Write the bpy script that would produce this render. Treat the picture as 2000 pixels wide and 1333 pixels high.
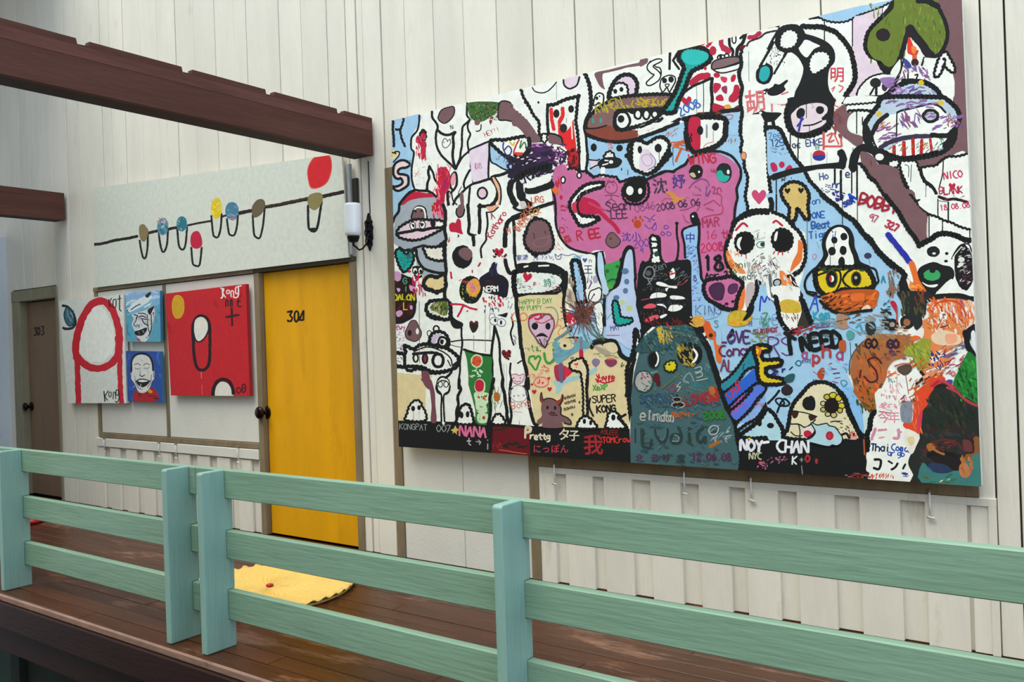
import bpy, math, random
from mathutils import Vector, Matrix
from mathutils.geometry import tessellate_polygon
R = random.Random(7)
SC = bpy.context.scene
COL = SC.collection
for o in list(bpy.data.objects):
    bpy.data.objects.remove(o)

# ------------------------------------------------------------------ camera
YAW, PIT, ROL, FPX = -0.625289645, 0.000537736, -0.0339086, 1649.17
CAM = Vector((0.0, -4.0, 1.374))
fw = Vector((math.sin(YAW)*math.cos(PIT), math.cos(YAW)*math.cos(PIT), math.sin(PIT)))
r0 = Vector((math.cos(YAW), -math.sin(YAW), 0))
u0 = r0.cross(fw)
rt = r0*math.cos(ROL) + u0*math.sin(ROL)
up = -r0*math.sin(ROL) + u0*math.cos(ROL)
cd = bpy.data.cameras.new('camera')
cam = bpy.data.objects.new('camera', cd)
COL.objects.link(cam)
cd.sensor_width = 36.0
cd.lens = FPX/2000*36.0
cd.clip_start = 0.02
M = Matrix((rt, up, -fw)).transposed().to_4x4()
M.translation = CAM
cam.matrix_world = M
SC.camera = cam

# ------------------------------------------------------------------ light
wd = bpy.data.worlds.new('world')
SC.world = wd
wd.use_nodes = True
bg = wd.node_tree.nodes['Background']
bg.inputs[0].default_value = (0.74, 0.86, 1.0, 1)
bg.inputs[1].default_value = 1.55
sl = bpy.data.lights.new('sun', 'SUN')
sl.energy = 3.4
sl.angle = math.radians(50)
sl.color = (1.0, 0.95, 0.76)
so = bpy.data.objects.new('sun', sl)
COL.objects.link(so)
so.rotation_euler = Vector((0.10, 0.32, -0.94)).to_track_quat('-Z', 'Y').to_euler()
SC.view_settings.view_transform = 'Standard'
SC.view_settings.look = 'None'
SC.view_settings.gamma = 1
SC.view_settings.use_curve_mapping = False
SC.view_settings.exposure = 0.08

# ------------------------------------------------------------------ helpers
def ray(px, py):
    return fw + rt*((px-1000)/FPX) - up*((py-666.5)/FPX)
def on_wall(px, py, y=0.0):
    """point of the plane y = const (parallel to the wall) seen at a pixel of the photo"""
    v = ray(px, py)
    t = (y - CAM.y)/v.y
    return CAM + v*t
def on_floor(px, py, z=0.0):
    v = ray(px, py)
    return CAM + v*((z-CAM.z)/v.z)
def lin(h):
    h = h.lstrip('#')
    if len(h) == 3:
        h = ''.join(c+c for c in h)
    out = []
    for i in (0, 2, 4):
        c = int(h[i:i+2], 16)/255
        out.append(c/12.92 if c <= .04045 else ((c+.055)/1.055)**2.4)
    return tuple(out)+(1.0,)

def mat(name, col, rough=0.6, var=0.12, scale=(6, 6, 6), bump=0.15, bscale=None, stain=None, metal=0.0, spec=0.4, fine=60.0, obvar=0.0, trans=0.0, scuff=None):
    """painted / wooden surface: base colour, streaky variation, optional stain colour, fine relief"""
    m = bpy.data.materials.new(name)
    m.use_nodes = True
    nt = m.node_tree
    N, L = nt.nodes, nt.links
    b = N['Principled BSDF']
    b.inputs['Roughness'].default_value = rough
    b.inputs['Metallic'].default_value = metal
    b.inputs['Specular IOR Level'].default_value = spec
    if trans:
        b.inputs['Transmission Weight'].default_value = trans
    tc = N.new('ShaderNodeTexCoord')
    gm = N.new('ShaderNodeNewGeometry')
    mp = N.new('ShaderNodeMapping')
    mp.inputs['Scale'].default_value = scale
    L.new(gm.outputs['Position'], mp.inputs['Vector'])
    n1 = N.new('ShaderNodeTexNoise')
    n1.inputs['Scale'].default_value = 1.0
    n1.inputs['Detail'].default_value = 6
    n1.inputs['Roughness'].default_value = 0.65
    L.new(mp.outputs[0], n1.inputs['Vector'])
    c = lin(col)
    cr = N.new('ShaderNodeValToRGB')
    cr.color_ramp.elements[0].position = 0.3
    cr.color_ramp.elements[1].position = 0.72
    cr.color_ramp.elements[0].color = tuple(x*(1-var*1.6) for x in c[:3])+(1,)
    cr.color_ramp.elements[1].color = tuple(min(1, x*(1+var)) for x in c[:3])+(1,)
    L.new(n1.outputs['Fac'], cr.inputs['Fac'])
    cur = cr.outputs['Color']
    if stain:
        n2 = N.new('ShaderNodeTexNoise')
        n2.inputs['Scale'].default_value = stain[2]
        n2.inputs['Detail'].default_value = 8
        n2.inputs['Roughness'].default_value = 0.7
        mp2 = N.new('ShaderNodeMapping')
        mp2.inputs['Scale'].default_value = stain[3] if len(stain) > 3 else (1, 1, 1)
        L.new(gm.outputs['Position'], mp2.inputs['Vector'])
        L.new(mp2.outputs[0], n2.inputs['Vector'])
        r2 = N.new('ShaderNodeValToRGB')
        r2.color_ramp.elements[0].position = stain[1]
        r2.color_ramp.elements[1].position = min(1, stain[1]+0.16)
        L.new(n2.outputs['Fac'], r2.inputs['Fac'])
        mx = N.new('ShaderNodeMix')
        mx.data_type = 'RGBA'
        L.new(r2.outputs['Color'], mx.inputs['Factor'])
        L.new(cur, mx.inputs['A'])
        mx.inputs['B'].default_value = lin(stain[0])
        cur = mx.outputs['Result']
    if obvar:
        oi = N.new('ShaderNodeObjectInfo')
        hs = N.new('ShaderNodeHueSaturation')
        ma = N.new('ShaderNodeMapRange')
        ma.inputs['To Min'].default_value = 1-obvar
        ma.inputs['To Max'].default_value = 1+obvar
        L.new(oi.outputs['Random'], ma.inputs['Value'])
        L.new(ma.outputs[0], hs.inputs['Value'])
        L.new(cur, hs.inputs['Color'])
        cur = hs.outputs['Color']
    L.new(cur, b.inputs['Base Color'])
    if bump:
        n3 = N.new('ShaderNodeTexNoise')
        n3.inputs['Scale'].default_value = 1
        n3.inputs['Detail'].default_value = 5
        mp3 = N.new('ShaderNodeMapping')
        mp3.inputs['Scale'].default_value = bscale or (fine, fine, fine)
        L.new(gm.outputs['Position'], mp3.inputs['Vector'])
        L.new(mp3.outputs[0], n3.inputs['Vector'])
        bp = N.new('ShaderNodeBump')
        bp.inputs['Strength'].default_value = bump
        bp.inputs['Distance'].default_value = 0.01
        L.new(n3.outputs['Fac'], bp.inputs['Height'])
        L.new(bp.outputs[0], b.inputs['Normal'])
    return m

class MB:
    """collects verts / faces and links them as one mesh object"""
    def __init__(s):
        s.v, s.f = [], []
    def add(s, vs, fs):
        n = len(s.v)
        s.v += [tuple(v) for v in vs]
        s.f += [tuple(n+i for i in f) for f in fs]
        return s
    def box(s, x0, x1, y0, y1, z0, z1):
        return s.add([(x0,y0,z0),(x1,y0,z0),(x1,y1,z0),(x0,y1,z0),(x0,y0,z1),(x1,y0,z1),(x1,y1,z1),(x0,y1,z1)],
                     [(0,3,2,1),(4,5,6,7),(0,1,5,4),(1,2,6,5),(2,3,7,6),(3,0,4,7)])
    def bbox(s, x0, x1, y0, y1, z0, z1, b=0.004):
        """box with all edges chamfered"""
        if x0 > x1: x0, x1 = x1, x0
        if y0 > y1: y0, y1 = y1, y0
        if z0 > z1: z0, z1 = z1, z0
        b = min(b, (x1-x0)*.45, (y1-y0)*.45, (z1-z0)*.45)
        vs, idx = [], {}
        for i, X in enumerate((x0, x1)):
            for j, Y in enumerate((y0, y1)):
                for k, Z in enumerate((z0, z1)):
                    sx, sy, sz = (1, -1)[i], (1, -1)[j], (1, -1)[k]
                    for a, p in enumerate(((X, Y+sy*b, Z+sz*b), (X+sx*b, Y, Z+sz*b), (X+sx*b, Y+sy*b, Z))):
                        idx[i, j, k, a] = len(vs)
                        vs.append(p)
        fs = []
        for i in (0, 1):
            q = [idx[i,0,0,0], idx[i,1,0,0], idx[i,1,1,0], idx[i,0,1,0]]
            fs.append(q if i else q[::-1])
            q = [idx[0,i,0,1], idx[1,i,0,1], idx[1,i,1,1], idx[0,i,1,1]]
            fs.append(q[::-1] if i else q)
            q = [idx[0,0,i,2], idx[1,0,i,2], idx[1,1,i,2], idx[0,1,i,2]]
            fs.append(q if i else q[::-1])
        for j in (0, 1):
            for k in (0, 1):
                q = [idx[0,j,k,1], idx[1,j,k,1], idx[1,j,k,2], idx[0,j,k,2]]
                fs.append(q if (j ^ k) else q[::-1])
        for i in (0, 1):
            for k in (0, 1):
                q = [idx[i,0,k,0], idx[i,1,k,0], idx[i,1,k,2], idx[i,0,k,2]]
                fs.append(q[::-1] if (i ^ k) else q)
        for i in (0, 1):
            for j in (0, 1):
                q = [idx[i,j,0,0], idx[i,j,1,0], idx[i,j,1,1], idx[i,j,0,1]]
                fs.append(q if (i ^ j) else q[::-1])
        for i in (0, 1):
            for j in (0, 1):
                for k in (0, 1):
                    q = [idx[i,j,k,0], idx[i,j,k,1], idx[i,j,k,2]]
                    fs.append(q[::-1] if (i ^ j ^ k) else q)
        return s.add(vs, fs)
    def prism(s, pts, y0, y1):
        """polygon of (x, z) points extruded from y0 (front, nearer the camera) to y1"""
        n = len(pts)
        a = sum(pts[i][0]*pts[(i+1) % n][1]-pts[(i+1) % n][0]*pts[i][1] for i in range(n))
        if a < 0: pts = pts[::-1]
        vs = [(p[0], y0, p[1]) for p in pts]+[(p[0], y1, p[1]) for p in pts]
        fs = [tuple(range(n)), tuple(range(2*n-1, n-1, -1))]
        fs += [(i, i+n, (i+1) % n+n, (i+1) % n) for i in range(n)]
        return s.add(vs, fs)
    def lathe(s, prof, c=(0, 0, 0), axis='z', seg=24):
        vs, fs = [], []
        for r, h in prof:
            for k in range(seg):
                a = 2*math.pi*k/seg
                p = (r*math.cos(a), r*math.sin(a), h)
                if axis == 'y': p = (p[0], h, p[1])
                vs.append((p[0]+c[0], p[1]+c[1], p[2]+c[2]))
        for i in range(len(prof)-1):
            for k in range(seg):
                q = (i*seg+k, i*seg+(k+1) % seg, (i+1)*seg+(k+1) % seg, (i+1)*seg+k)
                fs.append(q if axis == 'z' else q[::-1])
        fs.append(tuple(range(seg))[::-1] if axis == 'z' else tuple(range(seg)))
        t = tuple(range((len(prof)-1)*seg, len(prof)*seg))
        fs.append(t if axis == 'z' else t[::-1])
        return s.add(vs, fs)
    def tube(s, pts, r, seg=10):
        pts = [Vector(p) for p in pts]
        rs = r if isinstance(r, (list, tuple)) else [r]*len(pts)
        vs, fs = [], []
        ref = Vector((0.13, 0.31, 0.94))
        for i, p in enumerate(pts):
            d = (pts[min(i+1, len(pts)-1)]-pts[max(i-1, 0)]).normalized()
            a = d.cross(ref)
            if a.length < .2: a = d.cross(Vector((1, 0, 0)))
            a.normalize()
            b = d.cross(a)
            for k in range(seg):
                t = 2*math.pi*k/seg
                vs.append(p+a*(rs[i]*math.cos(t))+b*(rs[i]*math.sin(t)))
        for i in range(len(pts)-1):
            for k in range(seg):
                fs.append((i*seg+k, i*seg+(k+1) % seg, (i+1)*seg+(k+1) % seg, (i+1)*seg+k))
        fs.append(tuple(range(seg))[::-1])
        fs.append(tuple(range((len(pts)-1)*seg, len(pts)*seg)))
        return s.add(vs, fs)
    def build(s, name, m, parent=None, smooth=False):
        me = bpy.data.meshes.new(name)
        me.from_pydata(s.v, [], s.f)
        me.materials.append(m)
        me.update()
        if smooth:
            me.polygons.foreach_set('use_smooth', [True]*len(me.polygons))
        o = bpy.data.objects.new(name, me)
        COL.objects.link(o)
        if parent is not None:
            o.parent = parent
            o.matrix_parent_inverse = Matrix.Translation(parent.location).inverted() if parent.rotation_euler[:] == (0, 0, 0) else parent.matrix_basis.inverted()
        return o

def tag(o, label=None, cat=None, group=None, kind=None):
    if label: o['label'] = label
    if cat: o['category'] = cat
    if group: o['group'] = group
    if kind: o['kind'] = kind
    return o
def empty(name, loc, label=None, cat=None, group=None, kind=None):
    o = bpy.data.objects.new(name, None)
    COL.objects.link(o)
    o.location = loc
    o.empty_display_size = 0.1
    return tag(o, label, cat, group, kind)
def copy_tree(o, parent=None, off=None):
    c = o.copy()
    COL.objects.link(c)
    if parent is not None: c.parent = parent
    for ch in list(o.children): copy_tree(ch, c)
    if off is not None: c.location = Vector(o.location)+Vector(off)
    return c

FONT = '''A 06 20 46/13 33
B 06 00 30 41 33 03/33 44 35 06
C 40 20 02 04 26 46
D 06 00 20 42 44 26 06
E 40 00 06 46/03 33
F 40 00 06/03 33
G 41 20 02 04 26 45 43 23
H 00 06/40 46/03 43
I 20 26
J 30 35 26 05
K 00 06/40 03 46
L 00 06 46
M 06 00 23 40 46
N 06 00 46 40
O 20 02 04 26 44 42 20
P 06 00 30 41 32 03
Q 20 02 04 26 44 42 20/24 46
R 06 00 30 41 32 03/23 46
S 41 20 01 12 33 45 26 05
T 00 40/20 26
U 00 04 26 44 40
V 00 26 40
W 00 16 22 36 40
X 00 46/40 06
Y 00 23 40/23 26
Z 00 40 06 46
a 43 22 04 26 45/42 46
b 00 06/03 22 44 26 05
c 42 22 04 26 46
d 40 46/43 22 04 26 45
e 04 44 32 12 04 16 46
f 40 20 11 16/02 32
g 42 12 04 15 44/42 47 18
h 00 06/03 22 43 46
i 22 26/20 20
j 22 27 08
k 00 06/32 04 36
l 20 26
m 06 02 13 16/13 22 33 36
n 02 06/03 22 43 46
o 22 04 26 44 22
p 02 08/03 22 44 26 05
q 42 48/43 22 04 26 45
r 02 06/04 22 42
s 42 22 03 34 46 06
t 20 25 46/02 42
u 02 05 26 44/42 46
v 02 26 42
w 02 16 24 36 42
x 02 46/42 06
y 02 24/42 18
z 02 42 06 46
0 20 02 04 26 44 42 20
1 11 20 26
2 01 20 31 32 06 46
3 00 40 23 44 26 05
4 30 04 44/30 36
5 40 00 03 33 44 26 05
6 30 03 05 26 44 33 04
7 00 40 16
8 20 01 12 33 45 26 05 13 31 20
9 40 20 02 23 41 46
. 26 26
, 25 17
! 20 24/26 26
: 22 22/25 25
+ 21 25/03 43
- 03 43
* 21 25/12 34/32 14
( 20 03 26
/ 40 06
'''
# ------------------------------------------------------------------ hand painting
# Paint is real geometry: every brush stroke and field is a thin film laid on the canvas,
# each a few hundredths of a millimetre above the one below.
PAL = dict(k='#17191b', w='#f6f7f0', c='#a5cdeb', b='#7c5a5e', r='#c41f40', R='#e8392b', g='#2f8a3e', G='#6b7d2c', t='#1ba79f',
           y='#e5c622', o='#ea6f2c', n='#e6d3a2', s='#a9b3bc', d='#44656a', u='#2a2f8f', U='#2f6fc0', v='#7d5c96', l='#ead4e2',
           m='#6a1420', p='#cd6f9f', N='#8a5a3a', e='#8a8f92')
GLY = {}
for ln in FONT.strip().split('\n'):
    GLY[ln[0]] = [[(int(t[0]), int(t[1])) for t in st.split()] for st in ln[2:].split('/')] if ln[0] != '/' else [[(4, 0), (0, 6)]]

def cols(s):
    if ',' in s: return [q if q[0] == '#' else PAL[q] for q in s.split(',')]
    if s[0] == '#': return [s]
    return [PAL[c] for c in s]

def smooth(P, closed=False, k=4):
    n = len(P)
    if n < 3: return P
    out = []
    rng = range(n if closed else n-1)
    for i in rng:
        p1, p2 = P[i], P[(i+1) % n]
        p0 = P[i-1] if (closed or i > 0) else p1
        p3 = P[(i+2) % n] if (closed or i+2 < n) else p2
        for j in range(k):
            t = j/k
            out.append(tuple(.5*(2*p1[a]+(p2[a]-p0[a])*t+(2*p0[a]-5*p1[a]+4*p2[a]-p3[a])*t*t+(3*p1[a]-p0[a]-3*p2[a]+p3[a])*t**3) for a in (0, 1)))
    if not closed: out.append(P[-1])
    return out
def resample(P, step, closed=False):
    if closed: P = P+[P[0]]
    out = [P[0]]
    acc = 0
    for a, b in zip(P, P[1:]):
        d = math.hypot(b[0]-a[0], b[1]-a[1])
        if d == 0: continue
        t = step-acc
        while t <= d:
            out.append((a[0]+(b[0]-a[0])*t/d, a[1]+(b[1]-a[1])*t/d))
            t += step
        acc = d-(t-step)
    if not closed and math.hypot(out[-1][0]-P[-1][0], out[-1][1]-P[-1][1]) > step*.3: out.append(P[-1])
    return out
def ribbon(P, w, closed=False, rag=0.10, rnd=R, scal=0.0):
    """strip of constant-ish width with round-ish ends; returns (verts, quads, ramp)"""
    n = len(P)
    if n < 2: P = [P[0], (P[0][0]+.01, P[0][1])]; n = 2
    if scal:
        L = 8.2
        s = 0; Q = []
        for i, p in enumerate(P):
            a = P[i-1] if (i or closed) else p
            b = P[(i+1) % n] if (i < n-1 or closed) else p
            dx, dy = b[0]-a[0], b[1]-a[1]; d = math.hypot(dx, dy) or 1
            if i: s += math.hypot(p[0]-P[i-1][0], p[1]-P[i-1][1])
            o = scal*(abs(math.sin(math.pi*s/L))-.6)
            Q.append((p[0]+dy/d*o, p[1]-dx/d*o))
        P = Q
    vs = []
    hw = w/2
    for i, p in enumerate(P):
        a = P[i-1] if (i or closed) else p
        b = P[(i+1) % n] if (i < n-1 or closed) else p
        dx, dy = b[0]-a[0], b[1]-a[1]; d = math.hypot(dx, dy) or 1
        nx, ny = -dy/d, dx/d
        h1 = hw*(1+rnd.uniform(-rag, rag)); h2 = hw*(1+rnd.uniform(-rag, rag))
        vs += [(p[0]+nx*h1, p[1]+ny*h1), (p[0]-nx*h2, p[1]-ny*h2)]
    fs = [(2*i, 2*i+1, 2*i+3, 2*i+2) for i in range(n-1)]
    if closed: fs.append((2*n-2, 2*n-1, 1, 0))
    else:
        for e, q in ((0, 1), (n-1, n-2)):
            dx, dy = P[e][0]-P[q][0], P[e][1]-P[q][1]; d = math.hypot(dx, dy) or 1
            dx, dy = dx/d*hw, dy/d*hw
            k = len(vs)
            px, py = P[e]
            vs += [(px+dx*.75-dy*.6, py+dy*.75+dx*.6), (px+dx*.75+dy*.6, py+dy*.75-dx*.6)]
            l, r = 2*e, 2*e+1
            if e == 0: fs.append((l, r, k, k+1))   # ordering fixed by winding pass
            else: fs.append((l, r, k+1, k))
    return vs, fs

_CJK = {}
def cjk(ch):
    """outline of a character of Blender's own font as triangles in em units"""
    if ch not in _CJK:
        cu = bpy.data.curves.new('t', 'FONT')
        cu.body = ch; cu.size = 1; cu.resolution_u = 2; cu.offset = 0.012
        ob = bpy.data.objects.new('t', cu)
        COL.objects.link(ob)
        dg = bpy.context.evaluated_depsgraph_get()
        me = ob.evaluated_get(dg).to_mesh()
        me.calc_loop_triangles()
        V = [(v.co.x, v.co.y) for v in me.vertices]
        T = [tuple(t.vertices) for t in me.loop_triangles]
        ob.evaluated_get(dg).to_mesh_clear()
        bpy.data.objects.remove(ob); bpy.data.curves.remove(cu)
        _CJK[ch] = (V, T)
    return _CJK[ch]

class Paint:
    def __init__(s, seed=3):
        s.prims = []   # (color, verts(px), faces, jitter ids)
        s.o = (0, 0, 1)
        s.rnd = random.Random(seed)
    def T(s, x, y):
        return (s.o[0]+x/s.o[2], s.o[1]+y/s.o[2])
    def poly(s, col, P):
        tr = tessellate_polygon([[Vector((x, y, 0)) for x, y in P]])
        s.prims.append((col, list(P), [tuple(t) for t in tr], None))
    def stroke(s, col, P, w, closed=False, wob=False):
        st = max(1.1, min(w*.5, 2.6)) if wob else max(.9, w*.45)
        P = resample(P, st if not wob else 1.3, closed)
        vs, fs = ribbon(P, w, closed, .13 if w > 1.5 else .05, s.rnd, 2.2 if wob else 0)
        s.prims.append((col, vs, fs, 'ramp'))
    def dabs(s, col, w, x0, y0, x1, y1, n, ang, ln):
        vs, fs = [], []
        for i in range(int(n)):
            x, y = s.rnd.uniform(x0, x1), s.rnd.uniform(y0, y1)
            a = math.radians(ang+s.rnd.gauss(0, 14))
            l = ln*s.rnd.uniform(.35, 1)/2; h = w*s.rnd.uniform(.4, 1)/2
            c, q = math.cos(a), math.sin(a)
            k = len(vs)
            for u, v in ((-l, -h*.4), (-l*.6, -h), (l*.6, -h), (l, -h*.3), (l, h*.5), (l*.5, h), (-l*.7, h), (-l, h*.4)):
                vs.append((x+u*c-v*q, y+u*q+v*c))
            fs.append(tuple(range(k, k+8)))
        vs = [s.T(*v) for v in vs]
        s.prims.append((col, vs, fs, 'dab'))
    def run(s, text):
        for ln in text.split('\n'):
            ln = ln.strip()
            if not ln or (ln[0] == '#'): continue
            t = ln.split()
            if t[0][0] == '@':
                s.o = (float(t[0][1:]), float(t[1]), float(t[2])); continue
            op, cs = ln[0], t[0][1:]
            try:
                C = cols(cs)
                if op in 'TJ':
                    nn = 5 if op == 'T' else 4
                    a = [float(x) for x in t[1:1+nn]]
                    txt = ' '.join(t[1+nn:])
                else:
                    a = [float(x) for x in t[1:]]
            except Exception:
                print('ART?', ln); continue
            K = s.o[2]
            if op in 'LWCG' and cs.endswith('k') and a and a[0] >= 12: a[0] *= 1.3
            pts = lambda q: [s.T(q[i], q[i+1]) for i in range(0, len(q)-1, 2)]
            if op == 'F': s.poly(C[0], smooth(pts(a), True, 3))
            elif op == 'f': s.poly(C[0], pts(a))
            elif op == 'G':
                if len(C) < 2: C = [C[0], PAL['k']]
                P = smooth(pts(a[1:]), True, 4)
                s.poly(C[0], P)
                if a[0] > 0: s.stroke(C[1], P, a[0]/K, True, a[0]/K > 3.2)
            elif op == 'L': s.stroke(C[0], smooth(pts(a[1:]), False, 5), a[0]/K)
            elif op == 'l': s.stroke(C[0], pts(a[1:]), a[0]/K)
            elif op == 'C': s.stroke(C[0], smooth(pts(a[1:]), True, 5), a[0]/K, True)
            elif op == 'W': s.stroke(C[0], smooth(pts(a[1:]), False, 5), a[0]/K, False, True)
            elif op in 'EO':
                w = 0
                if op == 'O': w, a = a[0]/K, a[1:]
                if len(a) < 4: continue
                cx, cy, rx, ry = a[:4]; an = math.radians(a[4]) if len(a) > 4 else 0
                n = max(10, int(8+rx/K*2))
                P = []
                for i in range(n):
                    th = 2*math.pi*i/n; q = 1+s.rnd.uniform(-.04, .04)
                    u, v = rx*math.cos(th)*q, ry*math.sin(th)*q
                    P.append(s.T(cx+u*math.cos(an)-v*math.sin(an), cy+u*math.sin(an)+v*math.cos(an)))
                s.poly(C[0], P)
                if op == 'O': s.stroke(C[1] if len(C) > 1 else PAL['k'], P, w, True)
            elif op == 'H':
                cx, cy, sz = a[:3]; an = math.radians(a[3]) if len(a) > 3 else 0
                P = []
                for u, v in ((0, -.22), (.16, -.42), (.38, -.42), (.5, -.2), (.42, .08), (.2, .34), (0, .55), (-.2, .34), (-.42, .08), (-.5, -.2), (-.38, -.42), (-.16, -.42)):
                    u *= sz; v *= sz
                    P.append(s.T(cx+u*math.cos(an)-v*math.sin(an), cy+u*math.sin(an)+v*math.cos(an)))
                s.poly(C[0], smooth(P, True, 2))
            elif op == 'D':
                s.dabs(C[0], *a)
            elif op == 'X':
                w, x0, y0, x1, y1, n = a
                x, y = s.rnd.uniform(x0, x1), s.rnd.uniform(y0, y1)
                for i in range(int(n)):
                    x2 = min(x1, max(x0, x+s.rnd.uniform(-.3, .3)*(x1-x0))); y2 = min(y1, max(y0, y+s.rnd.uniform(-.35, .35)*(y1-y0)))
                    s.stroke(C[0], [s.T(x, y), s.T(x2, y2)], w/K*s.rnd.uniform(.4, 1))
                    x, y = s.rnd.uniform(x0, x1), s.rnd.uniform(y0, y1)
            elif op == 'A':
                w, cx, cy, rr, n = a
                for i in range(int(n)):
                    th = 2*math.pi*(i+s.rnd.uniform(0, .8))/n; q = rr*s.rnd.uniform(.5, 1)
                    s.stroke(C[0], [s.T(cx+.15*q*math.cos(th), cy+.15*q*math.sin(th)), s.T(cx+q*math.cos(th), cy+q*math.sin(th))], w/K*s.rnd.uniform(.5, 1.1))
            elif op == 'T':
                w, x, y, sz, an = a
                an = math.radians(an); u = sz/6; ca, sa = math.cos(an), math.sin(an)
                for ch in txt:
                    if ch == ' ': x += ca*sz*.45; y += sa*sz*.45; continue
                    for st in GLY.get(ch, []):
                        jx, jy = s.rnd.uniform(-.2, .2), s.rnd.uniform(-.3, .3)
                        P = []
                        for gx, gy in st:
                            lx, ly = (gx+jx+s.rnd.uniform(-.15, .15))*u*.82, (gy-6+jy)*u
                            P.append(s.T(x+lx*ca-ly*sa, y+lx*sa+ly*ca))
                        s.stroke(C[0], smooth(P, False, 3) if len(P) > 3 else P, w/K)
                    x += ca*sz*.70; y += sa*sz*.70
            elif op == 'J':
                sz, x, y, an = a
                an = math.radians(an); ca, sa = math.cos(an), math.sin(an)
                for ch in txt:
                    V, T = cjk(ch)
                    P = []
                    for gx, gy in V:
                        lx, ly = gx*sz*.95, -gy*sz
                        P.append(s.T(x+lx*ca-ly*sa, y+lx*sa+ly*ca))
                    if T: s.prims.append((C[0], P, T, None))
                    x += ca*sz*.98; y += sa*sz*.98
    def build(s, name, material, parent, quad, yfront):
        """quad: four photo pixels of the canvas corners; paint is cut off at the canvas edge"""
        org = parent.location
        q = [on_wall(px, py, yfront) for px, py in quad]
        Q = [(p.x, p.z) for p in q]
        area = sum(Q[i][0]*Q[(i+1) % 4][1]-Q[(i+1) % 4][0]*Q[i][1] for i in range(4))
        if area < 0: Q = Q[::-1]
        def inside(p):
            for i in range(4):
                a, b = Q[i], Q[(i+1) % 4]
                if (b[0]-a[0])*(p[1]-a[1])-(b[1]-a[1])*(p[0]-a[0]) < 0: return False
            return True
        def clip(P):
            for i in range(4):
                a, b = Q[i], Q[(i+1) % 4]
                side = lambda p: (b[0]-a[0])*(p[1]-a[1])-(b[1]-a[1])*(p[0]-a[0])
                out = []
                for j in range(len(P)):
                    p, r = P[j], P[(j+1) % len(P)]
                    sp, sr = side(p), side(r)
                    if sp >= 0: out.append(p)
                    if (sp >= 0) != (sr >= 0):
                        t = sp/(sp-sr)
                        out.append(tuple(p[k]+(r[k]-p[k])*t for k in range(3)))
                P = out
                if len(P) < 3: return []
            return P
        V, F, CC = [], [], []
        boxes = []
        cache = {}
        for col, vs, fs, mode in s.prims:
            xs = [v[0] for v in vs]; ys = [v[1] for v in vs]
            bx = (min(xs), min(ys), max(xs), max(ys))
            lv = 0
            for (b, l) in boxes:
                if l > lv and b[0] < bx[2] and bx[0] < b[2] and b[1] < bx[3] and bx[1] < b[3]: lv = l
            lv += 1
            boxes.append((bx, lv))
            c = c0 = cache.setdefault(col, lin(col))
            n = len(vs)
            W = []
            for i, (x, y) in enumerate(vs):
                p = on_wall(x, y, yfront)
                h = lv*1.6e-5
                if mode == 'ramp': h += 1.1e-5*i/n
                elif mode == 'dab': h += 1.3e-5*((i//8)*0.618 % 1)
                W.append((p.x, p.z, h))
            ins = [inside(p) for p in W]
            for fi, f in enumerate(fs):
                if mode == 'dab':
                    j = s.rnd.uniform(-.22, .22); h_ = s.rnd.uniform(-.06, .06)
                    c = tuple(min(1, max(0, c0[q]*(1+j)+(h_*(1, 0, -1)[q] if c0[q] > .05 else 0))) for q in (0, 1, 2))+(1,)
                P = [W[i] for i in f]
                k = sum(ins[i] for i in f)
                if k == 0 and len(f) == 3 and max(p[0] for p in P)-min(p[0] for p in P) < .05: continue
                if k < len(f):
                    P = clip(P)
                    if len(P) < 3: continue
                a = sum(P[i][0]*P[(i+1) % len(P)][1]-P[(i+1) % len(P)][0]*P[i][1] for i in range(len(P)))
                if abs(a) < 1e-10: continue
                if a < 0: P = P[::-1]
                b0 = len(V)
                V += [(p[0]-org.x, yfront-p[2]-org.y, p[1]-org.z) for p in P]
                F.append(tuple(range(b0, len(V))))
                CC.append(c)
        me = bpy.data.meshes.new(name)
        me.from_pydata(V, [], F)
        at = me.attributes.new('paint', 'FLOAT_COLOR', 'FACE')
        at.data.foreach_set('color', [x for c in CC for x in c])
        me.materials.append(material)
        me.update()
        o = bpy.data.objects.new(name, me)
        COL.objects.link(o)
        o.parent = parent
        print(name, 'faces', len(F), 'layers', max(l for b, l in boxes))
        return o

def paint_material():
    m = bpy.data.materials.new('acrylic_paint')
    m.use_nodes = True
    N, L = m.node_tree.nodes, m.node_tree.links
    b = N['Principled BSDF']
    b.inputs['Roughness'].default_value = 0.62
    b.inputs['Specular IOR Level'].default_value = 0.25
    at = N.new('ShaderNodeAttribute'); at.attribute_name = 'paint'
    gm = N.new('ShaderNodeNewGeometry')
    n1 = N.new('ShaderNodeTexNoise'); n1.inputs['Scale'].default_value = 26; n1.inputs['Detail'].default_value = 6
    mr = N.new('ShaderNodeMapRange'); mr.inputs['To Min'].default_value = 0.82; mr.inputs['To Max'].default_value = 1.12
    L.new(gm.outputs['Position'], n1.inputs['Vector'])
    L.new(n1.outputs['Fac'], mr.inputs['Value'])
    hs = N.new('ShaderNodeHueSaturation')
    L.new(mr.outputs[0], hs.inputs['Value'])
    L.new(at.outputs['Color'], hs.inputs['Color'])
    L.new(hs.outputs['Color'], b.inputs['Base Color'])
    n2 = N.new('ShaderNodeTexNoise'); n2.inputs['Scale'].default_value = 260; n2.inputs['Detail'].default_value = 3
    L.new(gm.outputs['Position'], n2.inputs['Vector'])
    bp = N.new('ShaderNodeBump'); bp.inputs['Strength'].default_value = 0.12; bp.inputs['Distance'].default_value = 0.004
    L.new(n2.outputs['Fac'], bp.inputs['Height'])
    L.new(bp.outputs[0], b.inputs['Normal'])
    return m

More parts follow.
